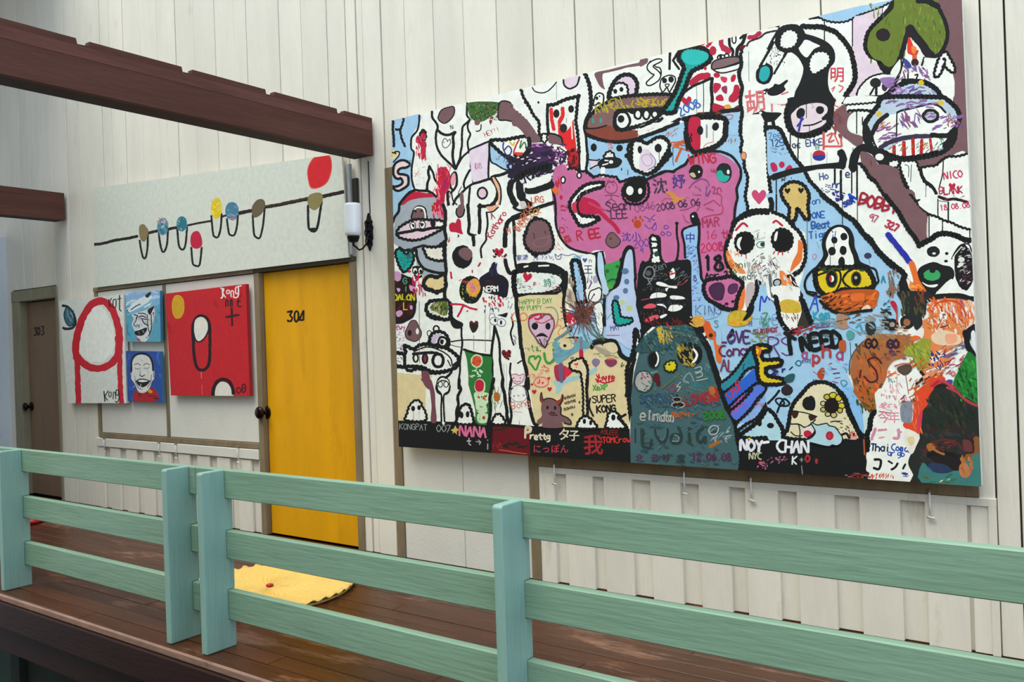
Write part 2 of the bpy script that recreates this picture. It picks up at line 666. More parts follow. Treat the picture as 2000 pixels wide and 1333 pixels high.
# paintings as brush marks: op+colour, width, then points (tile origin and scale after @)
ART_MURAL = '''
@0 0 1
# background fields in photo px
fw 745 230 1890 -60 1935 970 760 890
Fc 764 236 820 224 817 245 806 262 803 285 808 300 803 330 807 365 795 378 782 396 776 420 768 440 764 452
Fs 770 440 780 405 795 382 825 378 850 384 866 405 871 450 868 510 870 552 835 545 815 525 810 492 778 482 768 470
fn 773 728 845 735 832 756 830 826 777 822
fc 1147 268 1200 276 1260 268 1330 240 1420 220 1447 220 1447 300 1458 330 1462 400 1456 430 1436 445 1430 420 1440 350 1430 325 1400 300 1370 310 1335 345 1310 335 1265 350 1225 355 1190 348 1160 348 1150 335
fc 1498 248 1518 252 1532 272 1546 312 1572 348 1605 395 1645 425 1670 455 1702 495 1742 532 1768 548 1772 580 1750 640 1750 700 1668 695 1655 730 1680 790 1690 870 1680 872 1650 790 1620 758 1590 752 1562 768 1550 790 1540 862 1500 862 1440 860 1440 800 1402 722 1380 650 1350 612 1350 500 1333 450 1362 440 1366 560 1440 610 1472 600 1478 560 1560 565 1578 500 1572 455 1530 425 1510 400 1500 340
fc 1120 500 1180 496 1185 560 1190 575 1215 520 1232 488 1240 560 1249 650 1243 700 1215 700 1200 665 1170 660 1140 690 1085 680 1080 660 1120 600
fn 1010 582 1100 570 1105 580 1110 650 1140 690 1160 670 1190 665 1210 690 1238 706 1228 760 1228 838 1120 838 1045 832 1035 760 1020 650
@1500 0 6.667
Fw -560 420 -300 420 -100 380 0 300 150 340 500 300 900 400 1100 600 1160 1000 1000 1300 880 1333 300 1333 -300 1333 -560 1333
@1500 190 6.667
F#f6f7f0 0 180 300 100 260 320 300 480 500 540 820 400 900 440 1000 560 1120 680 1080 800 1000 900 1000 980 1160 1000 1220 900 1300 1040 1420 1140 1560 1333 800 1333 640 1180 540 1000 480 900 300 740 200 500 80 400
@0 0 1
fc 1570 331 1581 355 1596 370 1614 386 1642 411 1671 432 1692 462 1713 489 1740 516 1767 537 1760 560 1700 520 1650 460 1600 410 1560 360
# dark ground round the teal blob
F#1a1a1c 1248 560 1366 560 1368 600 1376 650 1350 640 1300 628 1262 650 1244 690 1236 740 1230 830 1226 760 1236 700 1240 640
# pink beast
Fp 1082 330 1100 322 1110 330 1124 332 1128 338 1150 335 1163 345 1185 342 1205 350 1215 352 1235 345 1262 352 1275 345 1300 335 1320 335 1335 325 1352 310 1385 298 1410 302 1437 320 1445 340 1443 360 1438 372 1440 400 1435 430 1428 455 1420 480 1418 510 1425 535 1445 550 1448 560 1440 590 1438 605 1420 606 1395 598 1375 580 1376 560 1368 530 1366 480 1362 445 1350 440 1335 450 1340 500 1320 512 1290 512 1270 515 1268 525 1250 520 1248 580 1244 580 1238 500 1228 486 1218 500 1212 530 1200 570 1192 570 1183 520 1180 492 1160 490 1150 497 1130 492 1110 480 1095 455 1085 430 1080 400 1078 370
# dark teal blob
fd 1230 905 1232 780 1238 730 1248 690 1256 660 1280 640 1300 632 1340 634 1360 645 1378 665 1388 690 1400 725 1410 760 1422 790 1438 815 1446 860 1448 920
# black bottom
fk 777 822 965 826 1045 833 1230 838 1232 908 1000 898 775 885
fk 1446 860 1690 862 1696 945 1446 925
fm 963 832 1032 838 1036 893 960 888
@750 200 6.667
# row1 left
Gnk 0 80 640 150 620 200 660 160 720 110 750 90 720
Lk 14 80 640 130 660 150 640 200 650 190 700 120 780
Ek 95 695 12 16
Ek 150 665 12 14
Lk 24 120 245 115 350 125 450 130 575
Lk 20 258 215 235 300 205 355 150 350
Lk 20 205 355 225 450 240 500 275 575
Lk 20 460 170 455 280 430 370 380 430 355 480 355 600 390 655 375 760 360 880 365 1020 400 1140
Fk 330 760 350 800 345 850 340 760
F#f0d5d5 130 840 170 800 250 770 310 790 320 840 250 855 200 860 185 900 260 940 300 1000 290 1070 240 1110 150 1140 120 1100 180 1090 220 1060 230 1010 180 1000 130 960 120 900
Lk 26 335 800 290 765 220 755 150 795 125 850 120 920 145 980 190 1000 210 985 240 1020 235 1060 190 1090 130 1100
Lk 26 330 825 290 850 220 860 185 890 190 930 250 940 310 960 320 1020 310 1080 260 1120 190 1155 130 1130 120 1090
Gmk 20 465 430 490 370 530 365 545 420 540 480 500 500 460 480
Fr 480 430 500 400 530 410 525 460 490 475
Fr 430 440 500 500 545 520 540 690 510 740 470 560 415 520
D#d8506a 14 415 430 545 760 26 88 90
Dr 22 415 430 540 740 14 85 90
D#c0244a 26 480 520 545 690 8 88 120
Gbk 12 705 190 740 110 810 70 900 55 920 110 900 180 850 240 790 275 740 255 710 225
Lk 24 625 120 630 200 680 270 700 320 680 400 675 480 690 580 740 680 800 745 870 810 930 870
Lk 28 710 370 740 400 800 425 860 420 910 395 930 390
Lk 28 930 395 900 440 905 560 895 640 900 760 930 850
Tk 9 870 350 52 -8 N
Ck 10 760 520 790 470 830 500 860 480 865 530 840 570 800 595 765 570
Ek 778 522 7 9
Ek 825 508 7 9
Lk 22 1085 10 1080 90 1080 170 1115 225 1040 300 1020 340 1015 430 1015 560 1000 640 990 720 960 800 935 870
Lk 20 1120 225 1090 300 1100 370 1125 410 1110 460 1090 510 1095 580 1110 660 1130 700 1130 830 1150 920 1160 1040
F#3f6b33 1110 0 1500 0 1490 80 1440 160 1380 190 1330 230 1260 255 1180 240 1130 200 1100 120
D#26401f 16 1110 0 1500 230 70 60 40
D#79935a 12 1110 0 1500 240 50 120 35
D#6e2a28 14 1150 0 1480 230 40 30 36
Fb 1180 240 1250 240 1240 290 1190 295
Lk 12 1265 290 1260 350 1230 375 1200 375
L#c05060 8 1385 200 1385 290
F#8a3040 1370 230 1410 240 1385 290
T#a83a48 8 1320 450 60 -22 HEY!!
Gbk 14 1510 0 1640 0 1680 90 1760 160 1800 200 1850 230 1890 280 1940 350 1965 440 1900 440 1820 340 1720 270 1600 235 1490 215
W#7c5a5e 20 1660 20 1700 110 1780 180 1850 230 1900 300 1960 380
Wk 22 1840 0 1900 80 1960 180 2000 230
F#ecd9ea 1120 620 1370 530 1365 980 1280 1020 1165 1055 1130 840
L#c06a90 10 1190 790 1200 870
T#c06a90 8 1190 870 70 -8 08.
Gck 16 1380 540 1460 600 1560 700 1640 750 1760 780 1700 870 1600 880 1540 860 1460 810 1390 760
Lk 20 1370 540 1370 700 1360 850 1360 1000
Lk 20 940 860 1010 730 1090 650 1130 610 1250 560 1370 510 1540 490 1700 470 1830 445
Gwk 34 1380 515 1440 490 1560 490 1700 465 1850 445 1890 520 1890 640 1830 720 1750 760 1650 750 1560 690 1460 600
Lu 18 1560 520 1550 590 1590 680 1640 680 1660 620 1620 570 1570 620
Ly 22 1640 520 1680 560 1700 520
Lr 20 1760 490 1720 560 1690 680 1780 700 1830 680
F#e04030 1690 650 1840 660 1800 705 1700 690
L#3a7a3a 18 1790 500 1770 600 1830 520 1860 630
T#7a5a90 8 1450 740 80 25 3 16
Lk 30 1400 980 1450 960 1540 940 1640 890 1700 860
Lk 26 1160 1060 1240 1040 1350 1005 1400 1000
Lk 24 1160 1060 1090 1105 1000 1190 940 1250 900 1333
Lk 24 870 1180 930 1110 950 1020 930 910 880 960 860 1040 870 1110 900 1150
F#e7a0b0 880 960 920 920 935 1000 910 1080 870 1060
Lk 22 1120 1110 1110 1200 1100 1333
O#e8c8d8,k 26 1280 1185 62 72
Lk 36 1400 990 1470 1100 1480 1200 1440 1300 1400 1333
F#f0b890 1410 985 1450 990 1500 1100 1520 1220 1510 1333 1480 1333 1490 1200 1460 1100
Lk 16 1450 985 1510 1090 1525 1220 1510 1333
Lk 22 590 830 640 920 660 1000 720 1080 780 1160 850 1160
Lk 26 590 840 575 920 590 980 565 1060 560 1150
Fk 570 850 590 815 620 850 600 880
Fr 720 850 830 870 870 1000 850 1120 800 1180 780 1333 700 1333 690 1150 720 1000
D#d8506a 16 680 820 870 1333 40 88 110
Dr 34 700 840 850 1150 22 95 150
D#e8849b 20 650 1100 720 1333 14 90 120
Dr 44 690 1150 780 1333 10 88 140
L#e09080 10 400 970 450 900
D#e09060 6 390 880 480 990 14 -60 30
D#556070 6 420 700 620 1100 26 -55 26
Lk 26 400 1140 470 1150 560 1155 620 1180 680 1230
Fr 230 1333 300 1230 360 1180 440 1165 540 1180 620 1190 650 1230 560 1240 450 1250 330 1280 260 1333
Lk 30 200 1333 260 1250 330 1180 400 1145
Lk 10 1010 1100 970 1180 980 1250
Lk 22 1050 1120 1040 1050 1080 950 1120 880
Fb 990 1190 1030 1180 1040 1333 1000 1333
Lk 30 830 1180 830 1260 840 1333
Lk 14 880 1180 900 1280 950 1333
# dark purple scribble
X#2e2440 30 1600 680 2000 1050 34
X#161a20 34 1680 820 2000 1000 20
X#3a2a50 22 1600 900 1850 1060 14
Lw 14 1680 1000 1800 930 1850 900
Lk 60 1650 1050 1640 1150 1680 1280 1720 1333
Lk 60 1760 1050 1760 1180 1800 1260 1900 1333
F#f6f7f0 1840 1100 1900 1030 2000 980 2000 1130 1900 1120
@750 400 6.667
Lk 26 200 0 190 90 140 160 115 240
Fr 650 0 790 0 790 160 740 150 690 100
Dr 36 620 0 780 170 20 80 110
D#e08aa0 18 630 20 760 160 14 85 70
Gbk 16 370 190 370 110 400 50 440 20 500 25 540 60 550 120 545 190
Lw 20 400 60 440 35 510 50 535 110 540 170
Ek 410 85 16 18
Ek 488 80 14 16
G#ecd0dd,k 26 165 370 200 300 290 240 380 200 480 190 600 200 700 200 780 225 790 290 700 350 600 400 500 445 380 465 270 450 190 420
Lk 30 165 380 260 360 360 345 440 325 500 335 600 310 700 300 790 275
Fw 680 230 770 250 740 280 690 275
Ow,k 12 375 275 36 50
Ow,k 12 500 265 40 52
Fk 360 250 400 265 385 300
Fk 470 240 520 250 490 290
Fk 610 200 670 210 665 280 630 300 605 250
Lk 24 380 570 520 530
Gwk 26 510 545 600 550 700 545 790 480 800 560 780 640 790 720 700 730 620 710 560 680 530 610
G#ede8dc,k 26 510 545 600 555 700 550 770 540 775 640 785 720 700 730 620 710 560 680 530 610
Lk 34 770 0 800 90 800 200 790 330 810 440 790 520 795 640 800 760 810 860 800 960 810 1050 790 1130 800 1230 860 1290 870 1333
Lk 28 420 590 430 680 460 760 520 830 620 870 720 890 800 890
Lk 30 200 560 260 595 330 590 410 595
Gtk 24 150 620 200 570 260 620 300 650 340 600 385 650 380 740 330 830 260 880 210 820 170 720
D#1d6a68 12 220 640 370 820 40 -30 40
D#3d4a55 10 260 580 370 700 20 60 40
Lk 22 380 820 430 810 500 830
Ow,k 14 405 860 32 42
Ow,k 14 475 860 32 44
Ek 410 880 18 26
Ek 480 870 18 26
Lk 22 400 920 440 950 490 930
Er 330 870 24 16
F#2a1412 130 990 240 930 330 960 400 1000 410 1100 410 1333 130 1333
Fk 210 900 300 930 370 960 350 1010 230 1000
D#5a1a1c 24 140 1010 400 1333 20 40 70
F#d29ac8 130 880 180 870 225 910 215 980 170 1000 130 960
F#e0a0d0 330 1050 370 1060 410 1080 380 1130 340 1110
F#d0b0e0 165 1090 200 1090 215 1110 190 1140
T#57a07a 14 250 1030 80 0 G
T#57a07a 14 270 1130 60 0 I
T#cfc92c 18 130 1250 80 0 DALON
D#c8224a 24 370 930 460 1190 14 75 120
D#d03a70 22 460 950 550 1200 14 85 110
G#e6cf95,k 30 520 1040 540 970 600 930 680 950 780 900 800 980 790 1100 700 1130 640 1120 580 1100
Wk 34 510 1050 560 1110 620 1110 680 1150 740 1120 800 1110
Wk 30 520 1010 570 940 640 930 700 950 790 890
Lr 24 870 880 880 960
Er 940 250 60 0
Fr 850 260 900 230 930 240 960 180 1000 210 1010 320 1025 385 940 360 860 345
Fb 950 60 980 0 1040 0 1050 80 1010 160 970 170 940 120
Lk 14 950 50 940 110 975 165 1030 140 1050 60
Lk 32 1090 0 1100 120 1110 260 1100 370 1160 410 1170 530
Lk 12 1160 400 1200 390
Fk 1150 390 1185 400 1180 540 1140 460
D#d0c8c0 8 1150 90 1200 300 12 90 14
Lk 34 1250 0 1240 120 1250 220 1240 370
Lk 34 1230 20 1330 20 1440 0
F#f0b090 1330 30 1400 20 1480 0 1450 60 1380 90
Lk 14 1340 100 1420 90 1490 30
Lk 20 1335 100 1350 250 1330 380 1330 460 1290 520 1260 580 1270 690
T#a03048 12 1405 190 80 -20 A
T#c0304a 14 1400 440 80 -58 Katharo
Lk 46 2000 60 1900 100 1750 160 1640 200 1600 260 1580 380 1575 540
Lk 22 1680 200 1690 340 1700 480 1705 620 1710 760 1720 820
Lk 40 1580 720 1600 820 1640 890 1740 880
T#d86a4a 12 1610 380 70 -10 H
T#d86a4a 10 1760 360 80 -50 e EMC
Gbk 30 2000 190 1920 220 1870 300 1830 400 1830 480 1860 570 1920 620 2000 650
Lk 12 1930 380 1960 370
Dr 20 840 430 860 480 4 -70 50
Dk 14 920 400 1030 460 4 70 30
O#1a1a1c,k 10 1020 680 125 145
Ek 1020 680 125 145
F#7c5a5e 970 620 1010 570 1080 560 1140 600 1150 670 1100 730 1040 710 990 670
Hr 1500 620 120 0
D#5a1a20 30 1430 600 1600 740 10 60 50
Lr 24 1230 800 1255 760
Er 1150 870 10 24
O#1d2a1d,k 14 1130 1110 145 175
Ek 1130 1110 145 178
D#3f6a2f 20 1000 960 1240 1260 22 30 50
D#c0301c 20 990 960 1080 1010 4 -30 60
F#e8a24a 1090 1020 1180 960 1250 1020 1250 1120 1180 1200 1100 1160 1070 1090
D#d06ab0 22 1080 1020 1200 1130 14 60 50
D#e9a22c 22 1100 1000 1240 1190 12 -50 60
D#c8c832 18 1010 1050 1110 1240 6 70 50
F#1c1a2a 1240 970 1320 900 1380 860 1400 780 1450 750 1480 890 1560 930 1620 1000 1620 1100 1590 1210 1480 1180 1330 1150 1270 1100
D#2a2a5a 26 1370 780 1470 930 8 95 110
D#5a1420 26 1320 980 1460 1090 10 20 60
Tw 14 1300 1140 70 -4 NERM
Dr 24 1270 1180 1560 1320 24 80 60
D#b03090 10 1270 1280 1560 1333 8 80 30
Dk 20 1310 1130 1580 1220 8 90 60
F#e6f0e4 1700 900 2000 880 2000 1170 1720 1150
D#2a8a6a 12 1710 930 1990 1140 34 -50 50
Fr 1800 890 1900 870 1930 930 1850 1030
Lk 50 1740 880 1860 830 2000 790
Lk 46 1720 1170 1850 1190 2000 1180
G#55702a,k 34 570 1330 600 1260 700 1250 800 1250 860 1290 870 1400 860 1480 760 1490 650 1480 570 1430
@750 560 6.667
G#e8ecdc,k 34 550 260 600 200 700 180 820 180 860 240 860 380 850 420 780 430 700 400 620 380 560 330
F#5c6e2e 600 270 640 220 700 200 830 200 830 340 800 380 740 370 680 330 620 310
Dn 8 610 220 830 370 26 -70 70
Dk 10 610 220 830 370 16 -70 60
F#2a1412 140 200 400 200 400 320 350 420 260 460 150 470
D#5a1a1c 24 150 210 380 400 16 -40 80
Lk 24 400 200 405 290 370 390 310 430 220 470 150 470
F#d8a0cc 160 330 220 310 245 350 210 390 170 390
F#d8a0cc 340 250 370 250 370 300 340 290
T#cfc92c 14 260 300 90 0 L
T#c03a8a 12 160 570 60 -6 fwy
D#a050a0 10 150 520 260 840 40 -20 40
Fb 300 540 340 460 380 440 420 450 460 530 490 600 470 670 410 715 340 700 290 670 275 600
Gbk 10 300 540 340 460 380 440 420 450 460 530 490 600 470 670 410 715 340 700 290 670 275 600
Ek 335 605 26 40
Ew 435 585 20 40
Fk 860 320 890 380 940 430 1030 480 1010 540 940 550 890 520 860 440
Lk 20 1010 540 1010 640 1020 740 1000 900 990 1000 990 1100 970 1250 970 1333
Ow,k 22 680 550 36 38
Ow,k 12 590 610 28 36
Gwk 32 600 740 600 660 650 600 730 590 800 620 840 700 830 800 760 790 690 760
F#cfc0d8 630 650 700 620 760 630 690 680 670 740 620 740
Ow,k 30 765 720 58 62
Fk 740 690 780 700 760 760 730 730
Lk 12 860 720 1000 700 1130 695 1400 705
Lk 8 870 760 940 780 1000 790
Gwk 36 150 870 280 880 270 770 390 820 450 770 560 750 680 780 800 800 900 860 970 930 960 1030 880 1080 760 1110 620 1110 520 1060 400 1040 160 1030
Lk 34 270 880 270 1030
Lk 14 390 850 500 800 600 790 700 820 800 870 870 940 890 1030
Lk 30 380 880 480 870 600 860 700 870
Lk 26 900 1030 980 960 980 920
Ow,k 24 415 935 32 50
O#8a2a48,k 24 535 940 32 62
Ow,k 40 705 965 70 85
Lk 12 830 960 870 1040
D#b03a48 10 470 810 560 820 5 10 30
D#8090b0 16 160 900 240 990 10 30 40
Wk 30 270 1050 330 1100 450 1070 560 1120 680 1130 800 1110
F#7a4a58 490 1110 580 1110 600 1200 630 1260 620 1333 570 1333 510 1250
Ow,k 14 770 1270 84 90
Ow,k 12 735 1275 26 30
Ow,k 12 805 1275 26 30
Lk 20 700 1220 740 1180 790 1180
Lk 24 800 1190 850 1150 880 1110
L#5a5a5a 6 460 190 465 1000
Lr 26 870 230 960 230 1040 240
Lr 26 960 390 1000 320 1040 250 1120 280 1210 300
Er 1085 320 14 10
H#6a1c28 1170 500 120 0
F#2a2420 1110 500 1160 480 1230 500 1200 580 1150 600
L#707070 6 1170 640 1170 830
L#8a9a9a 6 1320 250 1320 850
L#8a9a9a 6 1380 300 1380 700
D#2a3a6a 16 1300 250 1560 330 8 80 50
Ow,#4a5a8a 8 1410 410 40 60
Ow,#4a5a8a 8 1440 450 60 50
Ow,#4a5a8a 8 1530 470 56 50
E#222a4a 1450 440 16 26
E#222a4a 1525 470 16 30
Fk 1480 370 1540 360 1610 340 1590 400 1540 390
D#3a4a9a 10 1560 140 1680 300 8 -60 70
L#c05a6a 10 1660 400 1700 340 1720 320
Lk 38 1720 120 1730 240 1740 340 1760 480 1770 600 1780 720 1800 840 1820 960 1850 1080 1870 1200 1880 1333
Lk 26 1440 520 1430 640 1410 760 1400 900 1410 1000 1410 1160 1420 1333
Lk 24 1450 540 1480 640 1500 720 1510 860 1510 960 1530 1100 1550 1220 1550 1333
Lk 18 1660 400 1680 500 1650 600 1670 700 1690 760
H#7a2028 1595 880 125 0
D#3a1416 30 1530 850 1650 950 8 50 40
Lk 20 1650 1000 1640 1120 1660 1230 1640 1333
L#8a9a9a 5 1595 1010 1595 1333
L#8a9a9a 5 1560 1010 1565 1333
F#2f7a3a 1050 830 1120 850 1250 880 1400 905 1400 1100 1420 1333 1130 1333 1100 1150 1080 950
Lk 24 1040 820 1100 840 1240 880 1400 900
O#e05a3a,#c8e0b0 20 1210 970 70 80
D#c8391f 22 1150 930 1270 1020 14 40 40
D#cfe8c0 24 1130 1070 1310 1190 14 30 60
O#2f7a3a,#c8e0b0 20 1245 1300 70 100
Fr 1190 1240 1240 1210 1300 1240 1290 1330 1230 1380 1190 1340
D#8a90a0 20 1680 640 1720 760 6 80 60
F#f0d8e0 1670 1180 1720 1140 1780 1150 1820 1170 1800 1240 1740 1260 1690 1240
C#c05080 10 1660 1160 1720 1140 1760 1160 1820 1140 1820 1210 1760 1270 1690 1250
E#7a2a5a 1690 1195 8 10
E#7a2a5a 1775 1190 8 10
L#c05080 10 1700 1230 1740 1240 1780 1230
Lk 14 1740 1000 1810 970 1840 1090
@750 740 6.667
F#7a4a58 480 0 600 0 640 90 665 200 670 350 685 560 610 560 620 380 610 250 590 130 540 80
Ow,k 16 770 120 92 95
Ow,k 12 735 75 28 38
Ow,k 12 808 75 30 38
Fw 740 190 800 190 800 560 750 560
Lk 18 690 90 700 150 750 220 745 400 750 560
Lk 18 860 100 840 170 780 220 780 380 790 560
Lk 30 980 0 980 80 1000 140 960 240 970 340 945 430 950 560
Gwk 0 285 545 300 460 330 360 380 300 430 280 480 310 500 370 530 410 540 545
Gwk 22 285 545 300 460 330 360 380 300 430 280 480 310 500 370 530 410 540 545
fk 270 550 560 550 560 575 270 570
Ek 380 390 26 36
Ek 458 378 24 32
L#707070 6 385 420 385 550
L#b0b0a8 5 460 410 460 550
Gwk 28 950 585 970 480 990 390 1040 340 1100 340 1130 400 1150 480 1160 590
fk 940 585 1170 590 1170 610 940 605
Ek 1010 475 26 44
Ek 1090 465 24 42
F#2f7a3a 1110 0 1420 0 1400 150 1380 350 1370 585 1200 580 1190 420 1150 250
F#cfe8c0 1180 180 1360 190 1370 290 1330 340 1350 400 1330 440 1240 450 1200 400 1190 300
F#cfe8c0 1220 460 1350 460 1340 570 1230 570
O#c8e0b0,#c8e0b0 4 1250 100 72 100
Fr 1190 50 1240 10 1300 50 1290 150 1230 170 1190 130
D#b03a1f 24 1200 220 1350 280 10 90 40
Dk 12 1200 350 1370 420 6 20 50
E#b04a2a 1300 510 20 24
T#3a8a4a 8 1235 545 50 0 i
Lk 34 1430 0 1400 140 1380 260 1390 380 1380 480 1360 590
Lk 34 1550 0 1540 90 1570 200 1580 300 1600 400 1600 480 1620 560 1630 590
D#4f8a3a 10 1410 120 1540 360 16 85 110
F#b86a2a 1440 180 1500 190 1510 270 1460 300 1430 250
L#8a9a9a 6 1450 360 1450 460
Gwk 24 1410 590 1440 490 1480 460 1530 480 1580 590
fk 1400 590 1640 595 1640 620 1400 615
Lk 26 1640 590 1660 480 1640 300 1640 130 1660 0
Lk 34 1860 0 1850 100 1880 250 1900 380 1930 500 1960 590 2000 600
C#a0a0a8 8 1660 120 1720 90 1800 100 1860 180 1860 240 1820 290 1730 300 1660 250 1640 180
Fk 1640 130 1690 120 1650 150
Fk 1800 90 1840 90 1830 115
E#b0a0b0 1695 225 12 14
E#b0a0b0 1750 220 12 12
E#b0a0b0 1820 215 12 12
T#e08070 10 1670 400 90 -12 Bong
L#8a8a8a 8 1760 550 1765 600
L#9a9aa0 6 1690 430 1800 440
T#9aa0a0 9 205 660 74 2 KONGPAT
T#9aa0a0 11 690 690 90 2 007
F#d8c060 870 670 910 650 930 610 950 650 980 660 950 690 950 730 920 700 890 720 900 690
T#e0709a 26 985 740 130 4 NANA
T#c8b8d0 14 1080 870 90 0 t
L#b8a0b8 12 1200 820 1260 830 1230 800
L#b8a0b8 12 1260 830 1240 860
L#b0b0b0 14 1350 800 1350 805
L#b0b0b0 14 1350 850 1350 920
D#8a2a2a 20 1410 820 1540 920 12 60 60
L#c06040 12 1500 930 1600 940 1700 960 1860 980
D#1a2a1a 26 1440 620 1560 680 8 10 60
D#1a2418 30 1570 830 1870 900 14 5 90
@1000 120 6.667
F#7c5a5e 0 600 60 660 120 700 180 760 240 840 290 900 340 970 330 1050 230 1050 180 980 120 900 60 850 0 820
Wb 16 0 610 120 700 240 850 320 960
Wk 28 120 370 150 470 220 580 280 700 350 790 350 900 360 1040
Lk 12 265 340 300 390 390 410 460 390 530 330 580 270
L#909090 6 580 300 580 500
Fl 680 230 800 195 880 200 850 300 780 350 700 330 675 290
Lk 18 670 240 680 310 740 355 800 340 850 300 880 200
Ok,k 4 345 535 12 16
Wk 34 480 570 560 560 640 520 720 490 800 470 880 450
Lk 30 465 560 460 700 465 850 480 960
Wk 30 870 440 850 560 840 680 830 780 850 900 860 1000 870 1120 880 1333
L#e8282c 46 510 620 520 760 545 890
L#e8282c 50 660 610 660 700 620 790 600 850
F#e8282c 600 850 680 920 760 850 800 760 810 900 830 1050 830 1200 700 1140 650 1020 610 960
Lw 20 545 750 580 760 590 900 570 990
Lw 16 770 700 780 900 785 1010
E#26141a 578 680 40 55
E#1a1a1c 770 620 38 48
E#2a2420 670 870 48 60
L#606060 6 710 740 710 800
F#c0202a 740 1180 860 1180 870 1333 770 1333
D#5a1418 40 700 1150 860 1333 16 90 90
Fb 480 960 560 950 620 970 660 1030 650 1090 580 1080 480 1060
Lk 18 380 950 460 940 560 950 640 990 660 1060
Gwk 18 385 960 450 950 450 1040 400 1050
Fb 230 1050 300 960 360 980 360 1050
F#c88ac0 240 1070 400 1070 470 1100 400 1140 300 1160 260 1130
X#352245 34 180 1120 640 1333 40
D#d070b0 26 480 1160 660 1333 12 70 50
D#e0e0f0 14 220 1180 380 1300 8 70 50
Lk 40 220 1000 230 1100 180 1200 100 1280 0 1300
Wk 38 950 160 1000 280 1020 400 1030 520 1020 640
Lk 26 1020 640 960 760 940 870 960 960 970 1080 980 1200 980 1333
Fb 1080 150 1250 110 1450 60 1740 0 1750 30 1650 60 1500 80 1400 110 1250 145 1180 170 1190 300 1210 365 1150 330 1100 240
Gwk 16 1060 570 1070 500 1090 440 1140 410 1190 440 1190 520 1170 560 1130 540 1090 570
Ek 1105 480 20 24
Ek 1140 455 10 12
G#e9cfe2,k 40 1280 480 1280 380 1330 270 1400 200 1500 170 1580 200 1630 290 1620 380 1580 450
Gwk 22 1290 470 1300 370 1340 300 1420 280 1490 310 1510 400 1480 460
Ek 1345 390 26 32
Ek 1425 365 26 32
Gwk 14 1800 0 1770 80 1840 160 1860 190 1810 240 1750 280 1800 310 1880 270 1940 180 1930 90 1870 70 1840 30
G#86625f,k 34 960 860 980 760 1060 660 1180 570 1300 500 1450 460 1650 440 1850 430 2100 440 2100 560 1980 640 1900 700 1500 900 1620 900 1640 1000 1500 1040 1350 1050 1200 1030 1050 990 980 940
F#8d4434 960 880 1100 860 1250 840 1330 860 1400 890 1620 890 1640 990 1450 1040 1250 1030 1050 990 980 930
Lk 16 950 875 1100 870 1230 835
D#b0b030 16 1080 560 1600 660 26 60 90
D#c8b420 18 1600 480 1880 570 22 20 80
T#c0ac28 12 1090 690 110 -20 ATHEN
T#c8b420 14 1560 610 100 -6 (@a)Kual
Lt 26 1055 750 1060 800
Lt 26 1155 750 1160 790
F#f4efe6 1380 890 1540 840 1750 800 2000 740 2000 870 1800 940 1640 1000 1640 900
T#d88070 10 1700 900 80 -16 oGw
Gwk 40 1370 660 1480 640 1640 640 1700 660 1860 650 1960 620 1900 720 1780 800 1620 850 1420 890 1350 860 1340 760
Lk 60 1560 650 1900 630
O#f6f7f0,k 34 1440 770 95 115
E#1a1a1c 1420 750 44 50
O#f6f7f0,k 28 1640 690 44 60
O#f6f7f0,k 28 1750 695 44 60
O#f6f7f0,k 24 1860 690 40 46
Lk 34 1400 890 1560 870 1750 810 1900 720 2000 620
Lk 36 980 960 1150 1020 1350 1050 1600 1020 1800 950 2000 880
E#15181c 1065 1120 40 52
E#15181c 1400 1130 44 44
D#e07050 12 1240 1070 1310 1140 10 90 50
Gwk 20 1200 1260 1220 1200 1270 1170 1320 1200 1330 1260
D#e07070 8 1270 1190 1300 1220 4 0 14
Gwk 30 1660 1333 1560 1240 1510 1140 1560 1050 1660 1030 1740 1110 1830 1060 1900 1000 2000 1000 2050 1200 2000 1300 1900 1333
F#e6d4e4 1700 1130 1760 1110 1850 1200 1860 1333 1680 1333
E#15181c 1640 1170 50 50
E#15181c 1905 1130 46 58
L#30303a 8 1660 1210 1660 1333
L#30303a 8 1920 1170 1920 1333
@1000 300 6.667
Lw 80 930 0 930 220
Lk 30 870 0 870 120 880 230
Lk 28 985 0 980 120 970 220 1060 300
F#c0202a 740 0 860 0 850 190 760 200 740 150
Dm 40 730 0 850 190 14 90 90
Fl 1020 80 1100 90 1110 170 1040 200
Lk 14 1000 80 1100 90 1140 75
Lk 14 1020 200 1120 150 1150 180
G#1c1c1e,k 10 1120 130 1180 70 1280 50 1380 60 1430 100 1380 170 1280 190 1180 180
Lw 16 1210 90 1290 100 1250 130 1180 150
Ow,k 12 1290 110 34 30
Lw 60 1185 200 1185 290
Lk 16 1140 140 1150 190
Ek 1427 205 8 20
# face heart
Gwk 30 1520 0 1530 80 1580 150 1650 220 1760 270 1870 230 1950 150 2020 50 2050 0
F#eccfdf 1680 20 1750 0 1830 0 1850 100 1840 200 1760 240 1700 180 1670 100
C#b090b0 8 1690 60 1760 20 1820 60 1830 130 1770 160 1710 130
L#9a8ac0 14 1820 20 1870 90 1860 160 1790 200
Lk 34 1520 0 1530 90 1600 190 1760 265 1900 200 2000 80
Dk 10 1480 210 1520 280 4 90 50
Wk 24 730 200 820 190 870 240 940 230 1010 270 1060 310 1150 280 1280 300 1360 310 1410 370 1530 330 1580 320
Lk 24 1740 350 1840 290 1920 270 2000 230
Ow,k 18 875 285 26 36
Ow,k 20 665 345 28 42
Dp 26 560 0 720 170 12 90 60
X#352245 30 0 130 520 330 40
X#2f2340 34 540 0 700 160 20
Dw 20 30 100 480 260 14 -20 60
Fw 180 430 260 350 400 290 500 260 510 340 450 390 330 430 240 460
Lk 40 0 380 60 330 200 250 350 210 500 180
Lk 70 200 480 330 470 520 400
Lk 70 100 380 110 500 140 560
